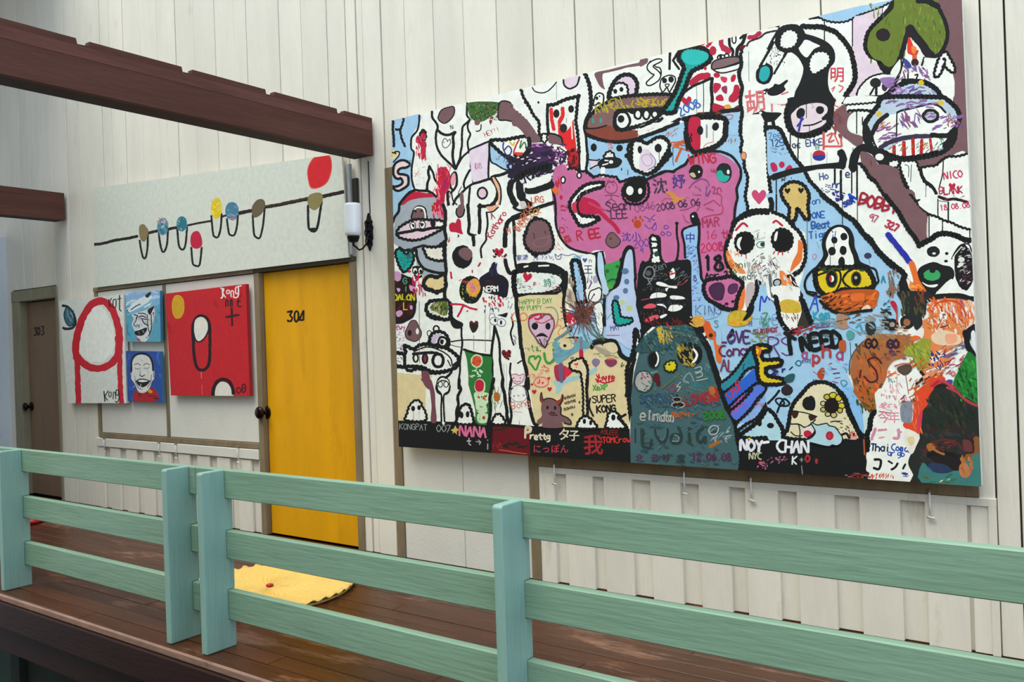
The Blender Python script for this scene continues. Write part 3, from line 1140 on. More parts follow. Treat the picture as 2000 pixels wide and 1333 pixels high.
F#e8e8e0 100 340 160 360 130 390
Lk 24 510 340 530 480 560 600 570 750 570 900 600 1020 650 1120 740 1220 860 1270 950 1290 1050 1310 1160 1280
Dr 20 550 340 650 500 6 75 120
Fo 520 460 590 450 610 510 560 530
Er 640 570 20 30
D#c0305a 20 640 660 740 740 8 0 80
Gwk 34 1190 380 1100 380 960 410 850 500 770 600 750 700 790 780 830 860 890 940 1000 930 1100 880 1140 840 1040 820 920 810 860 740 850 640 900 540 1000 490 1120 450 1170 440
F#c41f4a 870 640 900 570 1000 580 1100 620 1160 700 1120 780 1000 790 890 770
F#d8325a 780 660 850 630 850 770 800 760
Lk 22 1180 390 1100 380 960 410 850 510 770 610
Lk 20 1160 440 1040 480 920 540 870 620 850 680 870 760 930 810 1040 820
L#b0a8a8 6 880 520 880 580
L#b0a8a8 6 960 480 980 510
L#b0a8a8 6 890 850 890 900
L#b0a8a8 6 1040 820 1060 870
L#c41f4a 50 1100 720 1220 830 1330 930 1390 1020
L#cf3f6a 30 1000 640 1200 740
C#7a3458 8 1220 430 1250 380 1330 370 1370 430 1350 500 1280 520 1220 480
L#7a3458 8 1240 370 1260 350 1300 380 1330 350
L#7a3458 8 1260 430 1270 450
L#7a3458 8 1310 400 1330 420
L#7a3458 8 1210 550 1300 540 1400 560
L#7a3458 8 1290 540 1290 590 1230 630
L#7a3458 8 1290 590 1350 630
T#4a2a4a 14 1225 750 120 -4 Sean
T#4a2a4a 14 1290 850 110 -4 LEE
T#7a3470 10 1540 780 100 -10 .0846
E#10120f 1600 480 150 160
F#10120f 1540 340 1640 310 1740 320 1740 420 1560 430
Wk 24 1440 480 1480 400 1540 350 1560 320 1680 310 1740 330 1780 450 1770 560 1700 640 1600 660 1500 640 1450 570 1440 480
Ew 1535 485 48 60
Ew 1670 490 28 40
E#b8481f 1635 920 50 55
E#b8481f 1575 875 16 26
E#b8481f 1610 840 16 26
E#b8481f 1670 835 16 26
E#b8481f 1700 870 12 22
L#5a3a9a 12 1720 820 1800 860
L#5a3a9a 12 1860 800 1810 850 1860 870
L#5a3a9a 12 1730 930 1790 980 1850 940 1870 900
L#5a3a9a 10 1770 890 1790 870 1800 900
L#5a3a9a 10 1840 930 1870 910 1880 980 1840 1000 1830 960
J#4a3aa0 130 1430 1140 -4 沈小
T#5a3aa0 11 1590 1230 100 -6 2008
T#5a3aa0 11 1670 1300 60 0 9
J#c0283a 120 680 1180 -20 森
T#c41f3a 16 860 1140 120 -12 R
T#c41f3a 22 1020 1110 110 -12 EE
Gbk 10 1260 1050 1320 1030 1380 1090 1415 1140 1380 1200 1310 1230 1250 1200 1220 1140
E#5a1a1c 1285 1110 12 16
Gbk 26 220 920 300 860 400 860 480 920 510 1010 540 1130 530 1220 460 1290 330 1300 240 1270 180 1200 160 1120 190 1020
L#4a3038 12 270 1040 290 1060 290 1110
L#4a3038 12 430 1010 440 1050
C#96707c 8 280 1160 340 1110 430 1100 480 1080 470 1160 400 1210 310 1210
Lk 36 0 840 60 810 200 760 350 700 540 640
Lk 28 0 850 30 920 30 1100 40 1333
Lk 26 20 700 90 740 180 730 220 680 200 620 160 590
F#d8d0cc 100 640 160 620 190 680 130 710
T#d86a4a 12 260 650 80 -6 URG
T#d89040 12 250 820 70 -20 ECK
T#d8704a 10 90 1010 80 -60 BANGKOK
D#e05040 8 560 1050 660 1250 12 60 60
L#c0403a 8 600 300 650 480
D#6a2a8a 8 600 820 760 1000 8 40 30
Cr 12 620 970 670 970 680 1020 630 1030
F#f6f7f0 1820 1090 1900 1090 1910 1333 1820 1333
Lk 24 1810 1090 1880 1080 1920 1110 1930 1333
Lk 14 1820 1180 1890 1190
Lk 14 1830 1240 1890 1250
@1000 480 6.667
Lk 24 25 0 30 120 50 250 60 290
Lk 20 50 260 130 240 220 240 300 220
J#4a5aa8 80 60 190 -4 家鴻
D#5a5ab0 8 280 120 540 190 26 70 40
Cv 10 560 110 600 140 640 110 630 170 580 170
L#5a6ab0 8 640 110 730 130 810 110 890 170
G#eef2ec,k 50 30 370 100 330 220 310 350 320 500 330 620 370 680 430 660 520 560 600 400 640 200 650 50 640
Lk 90 120 300 300 270 480 280 620 330
Lw 22 160 280 210 265
Lw 22 350 265 480 260
Wk 40 40 650 180 660 350 670 520 630 640 560 690 440 650 320
J#2f8a70 90 60 500 0 陳
Hr 200 410 120 10
D#c8304a 10 170 470 360 540 10 10 50
J#2f8a70 110 420 530 -10 詩
D#48a080 10 480 380 640 580 18 60 50
D#d06070 8 380 520 640 610 18 -20 40
D#1a3a2a 8 100 520 350 600 12 -10 50
Lk 46 700 350 700 480 680 620 660 740 670 860 690 970 710 1050 760 1100
Fn 60 680 600 640 660 620 650 760 680 1000 720 1080 700 1180 560 1250 120 1333 100 1000
Lk 40 60 660 60 780 80 930 100 1070 110 1200 120 1333
T#3a9a4a 9 100 770 60 -3 HAPPY B DAY
T#3a9a4a 9 100 850 56 -3 MY PUPPY
C#e07a3a 14 110 900 160 880 200 920 180 970 120 970
T#e07a3a 12 0 980 90 0 L
L#909a8a 18 440 810 540 810 590 880 600 960 580 1050
L#e07a3a 10 640 980 600 960 580 1040 550 1090 600 1040 640 1060 600 1140 650 1190
G#d9b4cc,#7a4a5a 20 220 960 250 910 350 890 480 900 540 960 550 1050 500 1180 460 1270 430 1320 360 1280 300 1190 230 1080
Lr 24 220 960 300 910 380 900 350 960 300 950
Lr 12 310 990 400 1010 500 960
L#8a4a50 24 380 950 430 900 500 900 520 960
E#15181c 300 1050 42 48
E#15181c 470 1050 34 46
F#15181c 310 1190 350 1150 400 1140 450 1170 470 1200 400 1180
L#303038 18 360 1220 400 1300 430 1330 460 1270
D#404048 8 320 1200 470 1310 20 80 70
# tower 1
Gck 36 780 210 840 190 880 240 900 330 930 430 950 530 960 650 980 720 900 740 840 740 820 640 810 480 790 350
D#8aa8c8 12 850 300 900 700 12 88 120
Fw 900 150 1080 130 1080 350 1130 450 1170 560 1180 640 1060 740 990 720 960 600 930 430
H#4a5aa0 950 190 60 0
T#404070 8 1010 220 50 0 n
J#303a6a 130 930 360 0 王
Lk 34 880 200 910 330 940 440 950 560
D#6a4a9a 10 980 380 1070 480 16 80 60
L#7a3a6a 16 1040 480 1000 560
E#b0a8c0 1090 440 36 50
Gwk 12 1000 700 1020 600 1080 570 1140 550 1170 600 1150 700 1080 740
Lk 10 1050 660 1080 640
Lk 30 1100 100 1110 220 1110 330 1140 440 1180 540 1210 640 1200 760 1200 900 1210 1040
F#bcd8ee 1120 100 1180 110 1210 250 1220 420 1270 570 1240 640 1190 620 1160 480 1120 330
Lk 20 1180 80 1210 240 1220 380 1260 520
F#3aa050 1210 250 1280 230 1360 200 1430 190 1430 330 1400 470 1350 570 1290 600 1240 520 1220 380
L#2a6a30 50 1240 330 1245 335
L#2a6a30 50 1370 270 1375 275
L#2a5a34 24 1250 470 1300 440 1370 450
D#6aa83a 18 1250 480 1370 570 10 20 60
Lk 46 1430 180 1440 240 1410 350 1380 470 1330 580 1280 600
Lk 44 1450 180 1470 100 1500 40 1540 20 1570 60 1580 160 1590 300 1600 440
F#bfcfee 1470 170 1510 70 1560 60 1580 200 1590 400 1620 620 1650 850 1680 1080 1640 1333 1500 1333 1390 1250 1230 1230 1230 1000 1240 800 1270 620 1400 520 1440 350
E#5a7aa0 1475 335 46 40
E#5a7aa0 1495 470 34 38
E#5a7aa0 1480 590 34 38
E#5a7aa0 1360 680 40 36
E#c0d080 1440 740 34 34
E#c0d080 1530 820 44 40
Lk 22 1600 430 1610 560 1640 700 1660 850 1680 1000
Gtk 20 1310 740 1370 730 1400 820 1420 920 1500 940 1570 950 1560 1000 1480 1030 1370 1040 1330 960
Lt 10 1240 960 1290 890
T#4a4a8a 9 1290 1110 60 -8 MAY
L#c05a80 12 1230 1170 1400 1170
Lk 24 1690 1333 1700 1200 1680 1100
Gwk 24 1590 1110 1630 1090 1650 1180 1660 1280 1620 1333 1590 1250
# splat
F#cbb8a0 720 560 800 600 830 760 760 800 710 700
D#a08a78 30 740 400 800 780 14 85 100
F#5a2e2c 830 800 900 770 960 800 1040 790 1060 850 1010 920 1040 1000 960 1030 900 1010 850 1050 830 960 780 920 820 860
A#6a3a38 14 920 900 340 26
A#7a5048 10 920 900 260 20
D#1a1a1a 12 700 1030 780 1060 6 40 60
Fr 710 900 800 900 820 1000 760 1060 720 1000
D#e8e8e8 16 710 950 800 1050 8 60 50
L#7a5a4a 16 950 830 1100 740 1200 680 1290 590
L#5a6a5a 22 980 960 1050 1060 1120 1160 1180 1220
L#508a90 26 900 1020 940 1150 1000 1290
L#8a4a50 20 800 1050 720 1130 650 1190
L#6a8a90 30 760 1090 640 1180 560 1230
L#6a5a50 22 940 1010 1040 1140 1130 1210
Gwk 10 1070 780 1160 740 1190 860 1180 960 1190 1080 1160 1170 1110 1060 1090 940 1060 850
D#3a4a5a 10 1060 800 1180 1000 12 70 70
F#6aa6a6 560 1240 700 1200 860 1200 980 1260 1000 1333 560 1333
Lk 20 700 1220 770 1200 860 1200
F#e0cda0 620 1220 760 1210 820 1230 800 1333 600 1333
E#141818 690 1310 24 24
L#c05a50 24 830 1190 840 1333
F#2a3a30 1040 1240 1180 1200 1280 1230 1200 1280 1100 1270
# dark panel
F#1a1c1e 1670 250 2050 250 2050 960 1680 960 1660 700
C#8a8f92 16 1780 340 1850 380 1830 440 1760 460 1700 420 1700 340 1750 300
L#8a8f92 12 1730 350 1800 390
L#8a8f92 12 1770 460 1810 510
L#8a8f92 12 1820 470 1770 510
@1000 660 6.667
D#3a8a3a 14 200 100 370 190 10 50 40
L#4a9a3a 26 230 250 290 240 300 280 340 240 370 270 340 350 310 420 260 360 220 310 230 250
L#4a9a3a 30 420 200 440 300 490 330 550 270 540 150
F#6fa8b8 560 110 620 60 700 90 860 60 870 160 760 230 680 280 640 330 560 300
F#a8cdd0 540 560 700 520 900 480 1100 380 1080 460 900 540 700 600 640 690 580 740 570 640
D#6a9ab0 30 560 120 800 280 18 -10 120
Fn 620 80 700 60 810 90 760 150 660 150
E#141818 690 105 22 20
D#e0706a 20 360 370 480 450 10 40 50
D#f0a090 14 220 430 420 520 12 10 50
O#f0c0a8,#e0705a 14 380 580 95 65
D#d84a3a 16 330 550 410 610 10 80 30
Hr 290 705 60 0
Hr 490 670 60 0
Hr 480 530 40 0
Hr 260 610 34 0
F#b03050 550 370 680 370 700 540 580 560
F#d8304a 660 360 780 430 760 480 700 520 660 480
F#7a5a7a 610 350 670 350 670 560 620 560
L#7a80a0 40 900 0 905 140
Lr 50 900 170 905 260
G#ecd9b0,k 22 900 265 800 300 750 350 780 420 890 450 900 500 920 620 930 800 930 990 980 1010 980 840 970 620 990 440 970 330 930 280
D#d8304a 20 820 330 860 390 6 80 40
Lk 20 930 300 980 400 990 560 980 680 990 840 990 990
F#b0a090 1060 100 1180 140 1280 200 1260 230 1160 200
Lk 46 1190 80 1280 40 1350 60 1380 130 1420 220 1480 270 1560 290
Lk 36 1040 130 1060 80 1130 60 1160 60
F#e0d0a8 1180 100 1280 60 1350 80 1380 170 1300 200
D#7aa080 10 1060 200 1160 260 6 0 50
F#8a7a9a 1040 300 1080 270 1140 290 1140 340 1090 385 1050 350
L#7aa070 10 1210 240 1300 230 1380 260
F#8a3a5a 1210 290 1280 280 1360 290 1360 340 1290 380 1230 350
D#e0405a 10 1210 260 1360 300 12 85 40
D#c41f3a 24 1100 490 1340 570 26 80 70
Lr 20 1090 540 1200 590 1330 560
T#4aa04a 16 1060 690 70 -3 XmXP
L#3a6a3a 10 1440 320 1420 380 1460 350
Tk 16 1050 850 90 -4 SUPER
Tk 22 1110 980 90 -4 KONG
Lk 18 1020 790 1005 880 1030 960 1060 1020
# devil bear
Fb 400 820 460 790 540 800 600 850 640 920 640 1000 720 1040 770 1090 760 1130 680 1110 650 1090 650 1170 410 1170 400 1110 340 1130 330 1080 390 1020 380 920
Lk 12 400 820 460 790 540 800 600 850 640 920 640 1000 720 1040 770 1090 760 1130 680 1110
F#8a3a3a 370 820 370 760 385 710 400 780 420 820 390 850
F#9a3a30 570 830 630 800 650 740 665 800 640 870 610 890
Lk 10 370 820 370 760 385 710 400 780 420 820
Lk 12 660 740 665 800 620 880
E#1a1418 465 910 16 24
E#1a1418 563 915 16 28
D#4a1a2a 20 480 970 580 1010 8 10 50
T#4a4030 8 690 800 44 -16 mewow
T#4a4030 8 690 870 44 -16 wavoe
T#4a4030 8 680 950 44 -16 sawou
E#4a4030 880 840 12 16
E#4a4030 785 1000 14 18
Gwk 24 860 1180 870 1090 930 1030 990 1030 1060 1090 1100 1180
E#15181c 945 1090 22 34
E#15181c 1027 1108 20 34
Gwk 24 1230 1180 1240 1080 1250 1000 1300 960 1370 980 1410 1050 1460 1120 1490 1180
E#15181c 1320 1040 28 40
E#15181c 1400 1040 36 40
Lk 24 1400 1050 1480 1000
Lk 30 1400 1060 1480 1150
fk 840 1170 1520 1180 1520 1200 840 1190
Lk 34 1600 280 1560 380 1520 460 1510 580 1500 700 1490 760
T#d8c8a0 26 170 1310 120 6 P
@1000 800 6.667
T#e8dcc0 22 170 370 140 3 P
T#e8dcc0 20 240 385 75 3 rettg
J#e8dcc0 170 600 390 0 タ
J#e8dcc0 150 740 395 0 子
J#c03a50 120 270 560 0 にっぽん
T#8a2a2a 10 1160 320 56 3 ASLEEE
Jm 280 930 570 0 我
J#a82a30 280 925 565 0 我
T#d8302a 14 1180 440 76 -2 TOMCrow
@1250 60 6.667
F#7c5a5e 0 380 100 360 90 420 0 470
Gwk 14 280 400 270 370 200 375 110 430 95 500 150 560 180 580 80 680 130 715 240 650 270 570 220 510 170 460
Lk 26 390 290 385 500
Lk 24 500 270 430 390
Lk 24 430 390 510 500
Gwk 14 260 700 290 620 380 580 450 600 460 660 420 740 380 800 350 740 300 800 270 760
Ek 320 650 32 36
Ek 405 635 36 42
Gwk 12 330 700 380 700 350 740
Gtk 44 540 250 640 210 760 220 860 250 920 340 900 400 800 470 690 520 640 600 580 760 500 920 450 1060 300 1060 360 960 460 800 540 580 570 470 500 360
F#2ec0bb 560 280 700 250 860 280 890 350 780 430 640 440 560 380
Dr 40 800 160 930 210 6 -20 80
O#b02a48,r 20 950 260 36 50
L#c0284a 60 1060 120 1060 190 1140 240
L#c0284a 70 1080 230 1160 270
Lk 28 1160 90 1170 200 1210 260 1200 340
Tk 18 1200 170 90 -2 U
Lk 34 1370 50 1340 150 1270 240 1260 340
Fm 1310 200 1380 190 1330 260 1290 260
L#c0284a 60 1420 90 1490 80 1560 30
L#3a2a2a 26 1390 200 1430 140 1560 90 1640 30 1780 0
Ow,k 20 1060 350 50 36
Ek 1050 345 20 30
Ow,k 20 1130 330 30 30
G#86686c,k 14 930 480 960 400 1080 360 1200 340 1300 350 1310 400 1150 460 980 510
Gwk 14 960 510 1100 480 1250 440 1310 420 1300 490 1180 530 1060 550
L#c02240 90 680 690 760 610 890 590
Wk 30 1330 250 1310 330 1320 450 1290 540 1300 640 1330 740 1310 860 1310 960 1330 1080 1310 1200 1310 1333
Lk 26 580 800 680 730 790 680 930 620
Lk 34 940 620 930 750 940 880 930 1060
L#909a90 8 735 730 740 860 735 1100
Lk 10 825 680 830 860 825 1090
L#808880 8 1415 270 1420 660
Hr 610 920 130 -10
T#3a70c0 20 530 1110 110 -26 2008
Er 850 490 22 24
Er 1000 580 42 34
F#d83a5a 1050 600 1130 610 1130 660 1100 680 1060 650
Er 1215 620 32 54 20
Fr 960 690 1040 690 1050 740 970 820
F#a03058 1060 740 1130 720 1130 820 1080 800
Fr 1230 710 1290 720 1300 850 1230 930 1160 920 1160 860 1210 800
Fr 990 860 1060 830 1090 910 1000 910
F#b8203c 950 950 1020 960 1080 980 1180 1000 1100 1060 960 1070
F#e8a050 1090 980 1160 960 1190 1010 1130 1030
F#7a1a3a 1230 1000 1290 970 1290 1020
Fc 1120 1090 1290 1060 1300 1333 1130 1333
Lk 44 560 1150 700 1120 830 1090 960 1090 1100 1050 1290 1030
D#7a3a1a 16 700 1060 1060 1120 12 0 80
Lk 30 0 1270 180 1220 290 1140
Lk 34 0 1380 180 1310 350 1240 520 1150
C#c0605a 12 1100 1110 1200 1100 1190 1150 1130 1150
# pipe / bone top right in this tile
Lk 26 1740 150 1680 260 1600 400 1560 470
Lk 24 1900 280 1840 400 1780 520 1730 600
Dk 10 1640 200 1850 480 44 75 26
O#26b0b4,k 44 1620 570 90 110 20
Fk 1520 820 1560 790 1660 750 1740 740 1780 680 1860 700 1930 640 1910 720 1860 790 1800 860 1700 850 1600 820
Fk 1460 1090 1540 1060 1580 1030 1650 1060 1840 1070 1800 1130 1740 1180 1640 1190 1560 1150
Lk 22 1650 1190 1640 1300
Lk 22 1740 1180 1760 1260
Ew 1570 1070 20 16
Ew 1620 800 16 12
L#e87070 20 1435 780 1430 900 1450 1000
L#e87070 18 1380 880 1500 830
L#e87070 18 1400 1060 1500 1000 1480 1070
L#e87070 14 1600 880 1650 900
L#e87070 22 1715 880 1720 1050
L#e87070 18 1840 880 1800 960
L#e87070 16 1830 970 1930 960
L#909090 6 1560 830 1550 1030
L#909090 6 1505 1130 1500 1280
@1250 240 6.667
F#f6f7f0 0 40 200 0 480 0 300 90 0 170
Lk 36 0 190 150 140 350 60 500 0
Lk 24 0 60 150 0
D#e09080 8 100 60 180 110 6 20 40
D#e07040 10 330 60 580 180 10 -60 90
Gwk 34 0 230 90 270 200 200 290 190 380 260 370 350 310 450 240 560 160 640 90 670 0 640 -100 560 -100 260
F#e9d6e6 0 420 60 340 130 370 200 480 170 570 100 620 0 600
C#b090b0 8 20 460 90 410 150 460 150 540 80 560
L#9a8ac0 14 130 400 200 480 190 560 110 610
E#15181c 238 330 46 56
E#15181c 0 350 30 50
L#505058 8 250 370 250 480
D#d8602a 26 410 220 580 320 14 10 110
L#d8602a 30 540 330 490 440 470 500
L#d8602a 18 540 330 640 370
L#404858 8 430 330 430 500 440 560
Gwk 50 640 -60 620 60 600 160 620 260 680 360 740 380 880 350 1000 300 1100 200 1110 100 1090 -60
Fr 650 -60 780 -60 790 100 780 360 700 340 650 240 630 120
D#1a1a1c 30 600 120 680 360 14 85 110
E#15181c 785 100 40 60
E#15181c 985 50 44 56 20
L#909a98 24 870 30 870 190
L#808080 8 955 110 955 240
L#e09080 12 830 310 880 270 960 250
Lk 46 1110 0 1120 120 1080 220 1000 300 880 350 700 390
D#c05a4a 12 1120 200 1260 300 4 -60 60
Lw 290 1490 0 1510 300 1540 700 1550 1100
Wk 30 1320 0 1300 120 1330 240 1310 350 1350 470 1360 590 1400 700 1390 840 1370 960 1400 1080 1400 1170
Wk 34 1640 0 1630 100 1660 220 1660 360 1670 480 1670 600 1680 740 1700 900 1700 1020 1720 1150
O#e8a070,#7a4a3a 10 1350 430 36 50
Lk 26 440 630 520 580 590 540 640 470 740 420 860 380 1000 370 1100 390 1200 440 1260 510 1310 600 1310 720 1260 860 1270 980 1240 1100 1230 1260
Lk 26 80 740 200 690 290 640 380 630 440 640
T#c82a3a 18 640 540 130 -4 WING
O#1c1814,k 18 730 640 80 90 20
F#c8b898 650 660 700 650 730 700 700 715 660 690
Ew 770 640 14 16
O#1c2a2a,k 14 1095 650 95 120
F#2bb0a4 1000 640 1060 620 1100 680 1170 700 1120 770 1040 760 1000 700
Ew 1150 640 18 30
T#c8304a 10 930 640 50 0 uu
J#3a3a4a 210 170 910 -6 沈
J#4a3a90 190 420 840 -4 妤
F#d8904a 330 900 420 900 520 980 620 960 540 1010 440 1060 400 960
T#3a2a4a 12 220 1150 90 -8 2008 06 06
L#c8607a 10 280 1030 340 980 440 1000
L#8a4a8a 14 640 850 700 780 800 730 880 760 900 820
L#8a4a8a 10 690 940 800 940
L#8a4a8a 14 720 830 800 880
L#8a4a8a 14 870 830 860 950 920 880 880 960
T#a03a6a 12 950 920 90 -10 2n
D#d080a8 14 640 850 850 1000 12 50 80
L#c0406a 12 1000 920 1060 950 1060 1060 1080 1100 1060 1180 960 1200 860 1220 800 1250
L#c0406a 12 830 1070 920 1030 960 1010 1040 1080
L#c0406a 12 860 1110 960 1140
L#b03a6a 10 780 1080 740 1150
L#9a4a7a 10 520 1140 620 1120 740 1060
L#9a4a7a 10 560 1200 600 1280 640 1300
F#15181c 650 1200 730 1160 770 1260 790 1333 690 1333
Ew 690 1220 14 14
H#d24a78 1550 960 190 0
# monster upper right of tile: heart heads
Fc 1660 80 1760 60 1830 130 1880 200 1900 300 1980 430 2000 640 1780 700 1700 640 1680 400 1650 200
Wk 30 1640 80 1740 60 1830 90 1880 200 1920 290 1960 380 2000 440
T#3a6aa0 10 1680 220 80 -10 Zeel
T#2a4a80 14 1700 320 90 -10 125
D#4a6a9a 10 1700 330 1900 380 14 -5 60
D#3a4a7a 10 1730 390 1930 420 6 -50 40
Fr 1700 540 1740 510 1780 560 1780 630 1730 640
O#c02a58,r 14 1845 545 28 36
Fr 1890 610 1940 550 1980 600
L#1a1c1e 80 1700 700 1850 660 2000 620
L#1c3040 16 1775 740 1775 1180
Dk 12 1820 720 1980 760 6 90 60
Lk 20 1950 1100 1950 1200 1930 1260
Gwk 46 1250 1333 1300 1240 1400 1170 1500 1150 1700 1150 1800 1180 1900 1250 1960 1333
F#2a2a4a 1480 1240 1520 1180 1530 1150 1540 1200
@1250 420 6.667
Gwk 40 1240 100 1340 30 1450 -10 1580 -30 1750 -10 1880 30 1960 120 2040 220 2090 340 2110 480 2090 600 2030 700 1960 800 1900 900 1950 1000 2010 1100 2060 1250 2100 1333 1800 1333 1740 1160 1690 1030 1560 900 1530 860 1500 1020 1450 1180 1390 1333 1250 1250 1260 1050 1320 900 1260 830 1200 760 1160 680 1120 560 1120 430 1160 300
Fc 1540 930 1680 920 1720 1100 1780 1333 1400 1333 1480 1180
F#ee8a50 1130 480 1180 520 1220 600 1300 660 1380 760 1290 760 1200 700 1150 620
F#ee7a38 1290 870 1350 900 1370 1000 1350 1200 1280 1250 1270 1080
F#ee7a38 1830 760 1960 740 2060 600 2100 480 2100 620 2000 740 1960 830 1980 1040 1900 1050 1880 940
F#c8b8b8 1400 900 1480 880 1500 1000 1440 1180 1380 1200 1370 1040
G#10100e,k 20 1240 340 1280 260 1360 230 1440 250 1480 330 1470 420 1400 490 1320 500 1260 440
Fw 1260 380 1280 310 1330 290 1300 380 1320 460 1280 430
G#10100e,k 20 1720 320 1760 220 1830 190 1920 210 1980 300 1980 400 1900 460 1830 460 1760 420
Fw 1750 360 1760 260 1790 220 1790 300 1770 370
Lr 30 1250 200 1340 110 1400 150
Lr 26 1740 100 1790 80 1860 140
Lr 12 1280 500 1250 520
Lr 14 1330 510 1320 540
Lr 12 1380 520 1385 570
Lr 14 1760 490 1740 520
Lr 16 1800 490 1790 520
Lr 16 1850 490 1850 520
L#404040 12 1540 260 1530 300
C#2a8a80 12 1520 390 1560 350 1650 360 1640 410 1560 430
E#1a4a44 1600 385 34 30
D#c0c4c4 22 1500 200 1680 340 8 -20 90
D#404848 10 1480 480 1680 640 20 -40 60
D#b8b0ae 34 1400 640 1500 860 10 90 110
D#4a5258 16 1680 620 1780 1000 22 75 110
L#606a70 50 1680 650 1680 830 1690 980 1740 1120
T#3a5a2a 12 1180 700 80 -4 veni
T#2a5a2a 12 1200 770 80 20 e
T#3a4a2a 12 1290 860 80 -8 oman
C#e0607a 10 1520 660 1560 650 1570 700 1530 710
L#808080 8 1600 790 1640 790
F#8a9aa8 1620 880 1700 860 1700 1000 1640 930
O#b0bcc8,k 18 1790 880 44 40 -30
L#303a44 12 1750 940 1830 860
C#3a4a9a 10 1750 1020 1800 1000 1820 1040 1780 1070
D#8a90a0 14 1760 960 1900 1100 10 40 60
F#d8b030 1820 1150 1900 1090 2040 1110 2050 1250 1900 1260 1810 1230
D#c89a2a 26 1810 1120 2040 1260 14 20 80
L#2a4ac0 22 1560 1250 1580 1060 1620 1140 1660 1060 1690 1110
Wk 40 1530 860 1520 1000 1470 1130 1390 1290 1340 1400
Wk 26 1240 100 1170 250 1120 380 1110 520 1130 640 1190 760
# left pink region
L#1a1c1e 30 480 110 480 250 500 400 490 540 470 590
L#1a1c1e 40 470 110 490 110
T#b8305a 14 820 160 110 -4 MAR
T#c0305a 13 860 320 110 -2 16 th
T#d0285a 16 800 490 110 -6 2008
Tk 40 840 720 190 0 18
Tk 12 1040 700 60 0 E
Tk 18 850 840 90 -3 Apr.2
T#5a3a9a 11 310 180 0 0 o
C#4a3a9a 11 340 135 370 155 360 180 325 180 315 150
C#4a3a9a 11 290 220 320 240 310 265 280 260 275 235
C#4a3a9a 11 360 220 400 235 395 270 360 270 350 240
F#9cc4ec 560 200 640 160 760 140 770 280 760 400 770 560 790 720 830 860 820 1000 850 1100 1050 1180 1000 1333 690 1333 660 900 660 600 590 580 590 400
Lk 24 590 560 580 380 550 220 620 160 740 130
Lk 28 760 60 770 160 770 300 760 420 770 540 790 700 800 820 830 870
J#3a3a90 140 590 350 0 中
D#3a5a9a 10 610 400 740 560 26 -20 60
D#7a4a9a 10 690 590 770 780 12 -40 50
T#4a3a8a 12 700 860 70 0 8
D#4a5aa0 12 690 860 760 960 8 -40 50
D#6a4aa0 10 680 980 820 1190 18 -20 50
T#5a6a90 12 730 1300 120 0 KING
D#90b0b0 14 720 1230 1000 1333 14 70 60
Gpk 40 850 870 920 840 1080 820 1180 800 1280 840 1340 900 1300 1000 1260 1120 1240 1220 1150 1230 1020 1170 900 1110 850 1040 830 960
G#4a2a4a,#3a1a3a 12 900 970 960 900 1060 890 1100 960 1080 1080 1040 1110 960 1090
G#5a2f5a,#3a1a3a 10 1160 930 1210 900 1270 910 1260 990 1190 1030 1150 1000
E#3a1030 1130 1160 26 20
E#3a1030 1210 1130 22 20
Lk 40 860 1080 960 1150 1080 1220 1200 1240
G#f6f7f0,k 26 140 280 210 280 240 350 240 440 270 560 280 620 140 630 160 500 140 400
Lk 22 160 350 230 350
Lk 22 170 430 230 430
E#1f4a3a 215 510 30 36
F#16181a 0 650 130 640 290 630 450 600 470 560 520 590 660 600 670 900 680 1300 650 1400 0 1400
C#8a8f92 16 60 740 100 680 170 690 190 770 150 830 80 820 50 790
E#55595c 110 760 40 36
L#8a8f92 12 100 830 140 910
L#8a8f92 12 160 840 100 910
T#6a7072 12 200 740 80 -20 2en
D#6a7072 10 190 760 360 860 16 -20 60
D#6a7072 10 450 690 650 900 24 -40 80
Fw 390 760 430 690 460 750 450 820 400 830
Dr 22 390 740 460 780 6 -20 60
D#50565a 14 20 930 320 990 18 80 40
Fw 210 900 240 870 320 890 380 920 480 930 470 960 380 950 350 1000 330 960 380 940 280 930
Fw 130 1080 160 1030 240 1010 340 1030 330 1070 220 1080 150 1090
Fw 390 1070 420 1050 540 1060 590 1090 540 1100 420 1100
Fw 370 1230 400 1180 480 1170 560 1190 520 1240 430 1260 370 1245
Fw 200 1170 300 1160 350 1220 300 1190
L#70767a 6 430 1170 430 1260
L#70767a 6 220 1010 215 1085
F#e85a6a 40 1210 110 1160 180 1160 210 1200 130 1220
D#3a3e40 14 180 1100 640 1200 24 80 50
D#4a3a3c 16 0 1230 320 1333 18 80 60
L#c0303a 8 460 920 560 900 620 840
L#d04060 10 20 1110 120 1090
@1250 600 6.667
F#e85a6a 60 180 120 130 230 100 240 150 160 180 100 200
Fw 260 120 340 90 350 110 280 150
D#5a1a1c 30 60 150 640 300 36 60 80
F#33585c 0 460 100 350 250 270 450 240 620 240 740 300 800 400 840 470 0 600
D#2c4c58 26 0 400 420 600 30 80 90
D#4a6e6a 26 200 250 760 420 30 10 110
D#c9a63a 30 230 260 430 470 24 60 90
D#d8b848 20 240 300 350 460 12 80 90
D#5a1f28 12 430 340 760 420 14 -30 60
Lr 16 340 210 400 270
D#4a6e6a 30 420 800 1000 1100 40 20 120
O#141416,#2a3a40 16 180 690 75 110
Lw 22 215 590 240 660 230 730 205 770
L#5a9090 26 30 830 130 860 220 840
O#15171a,k 30 650 620 150 145
D#b09a40 22 500 500 700 760 30 55 100
Lw 30 700 550 745 620 720 690 690 720
L#b0902a 20 620 700 680 770 720 740
G#d8c820,#1a2a1a 24 330 740 400 700 460 710 480 780 440 840 360 840 320 800
E#3a3a1a 385 750 14 14
L#9ab0b0 16 720 800 790 780 800 830 720 850
L#9ab0b0 16 730 870 800 850 810 900 740 920
L#9ab0b0 16 740 960 850 940 880 930
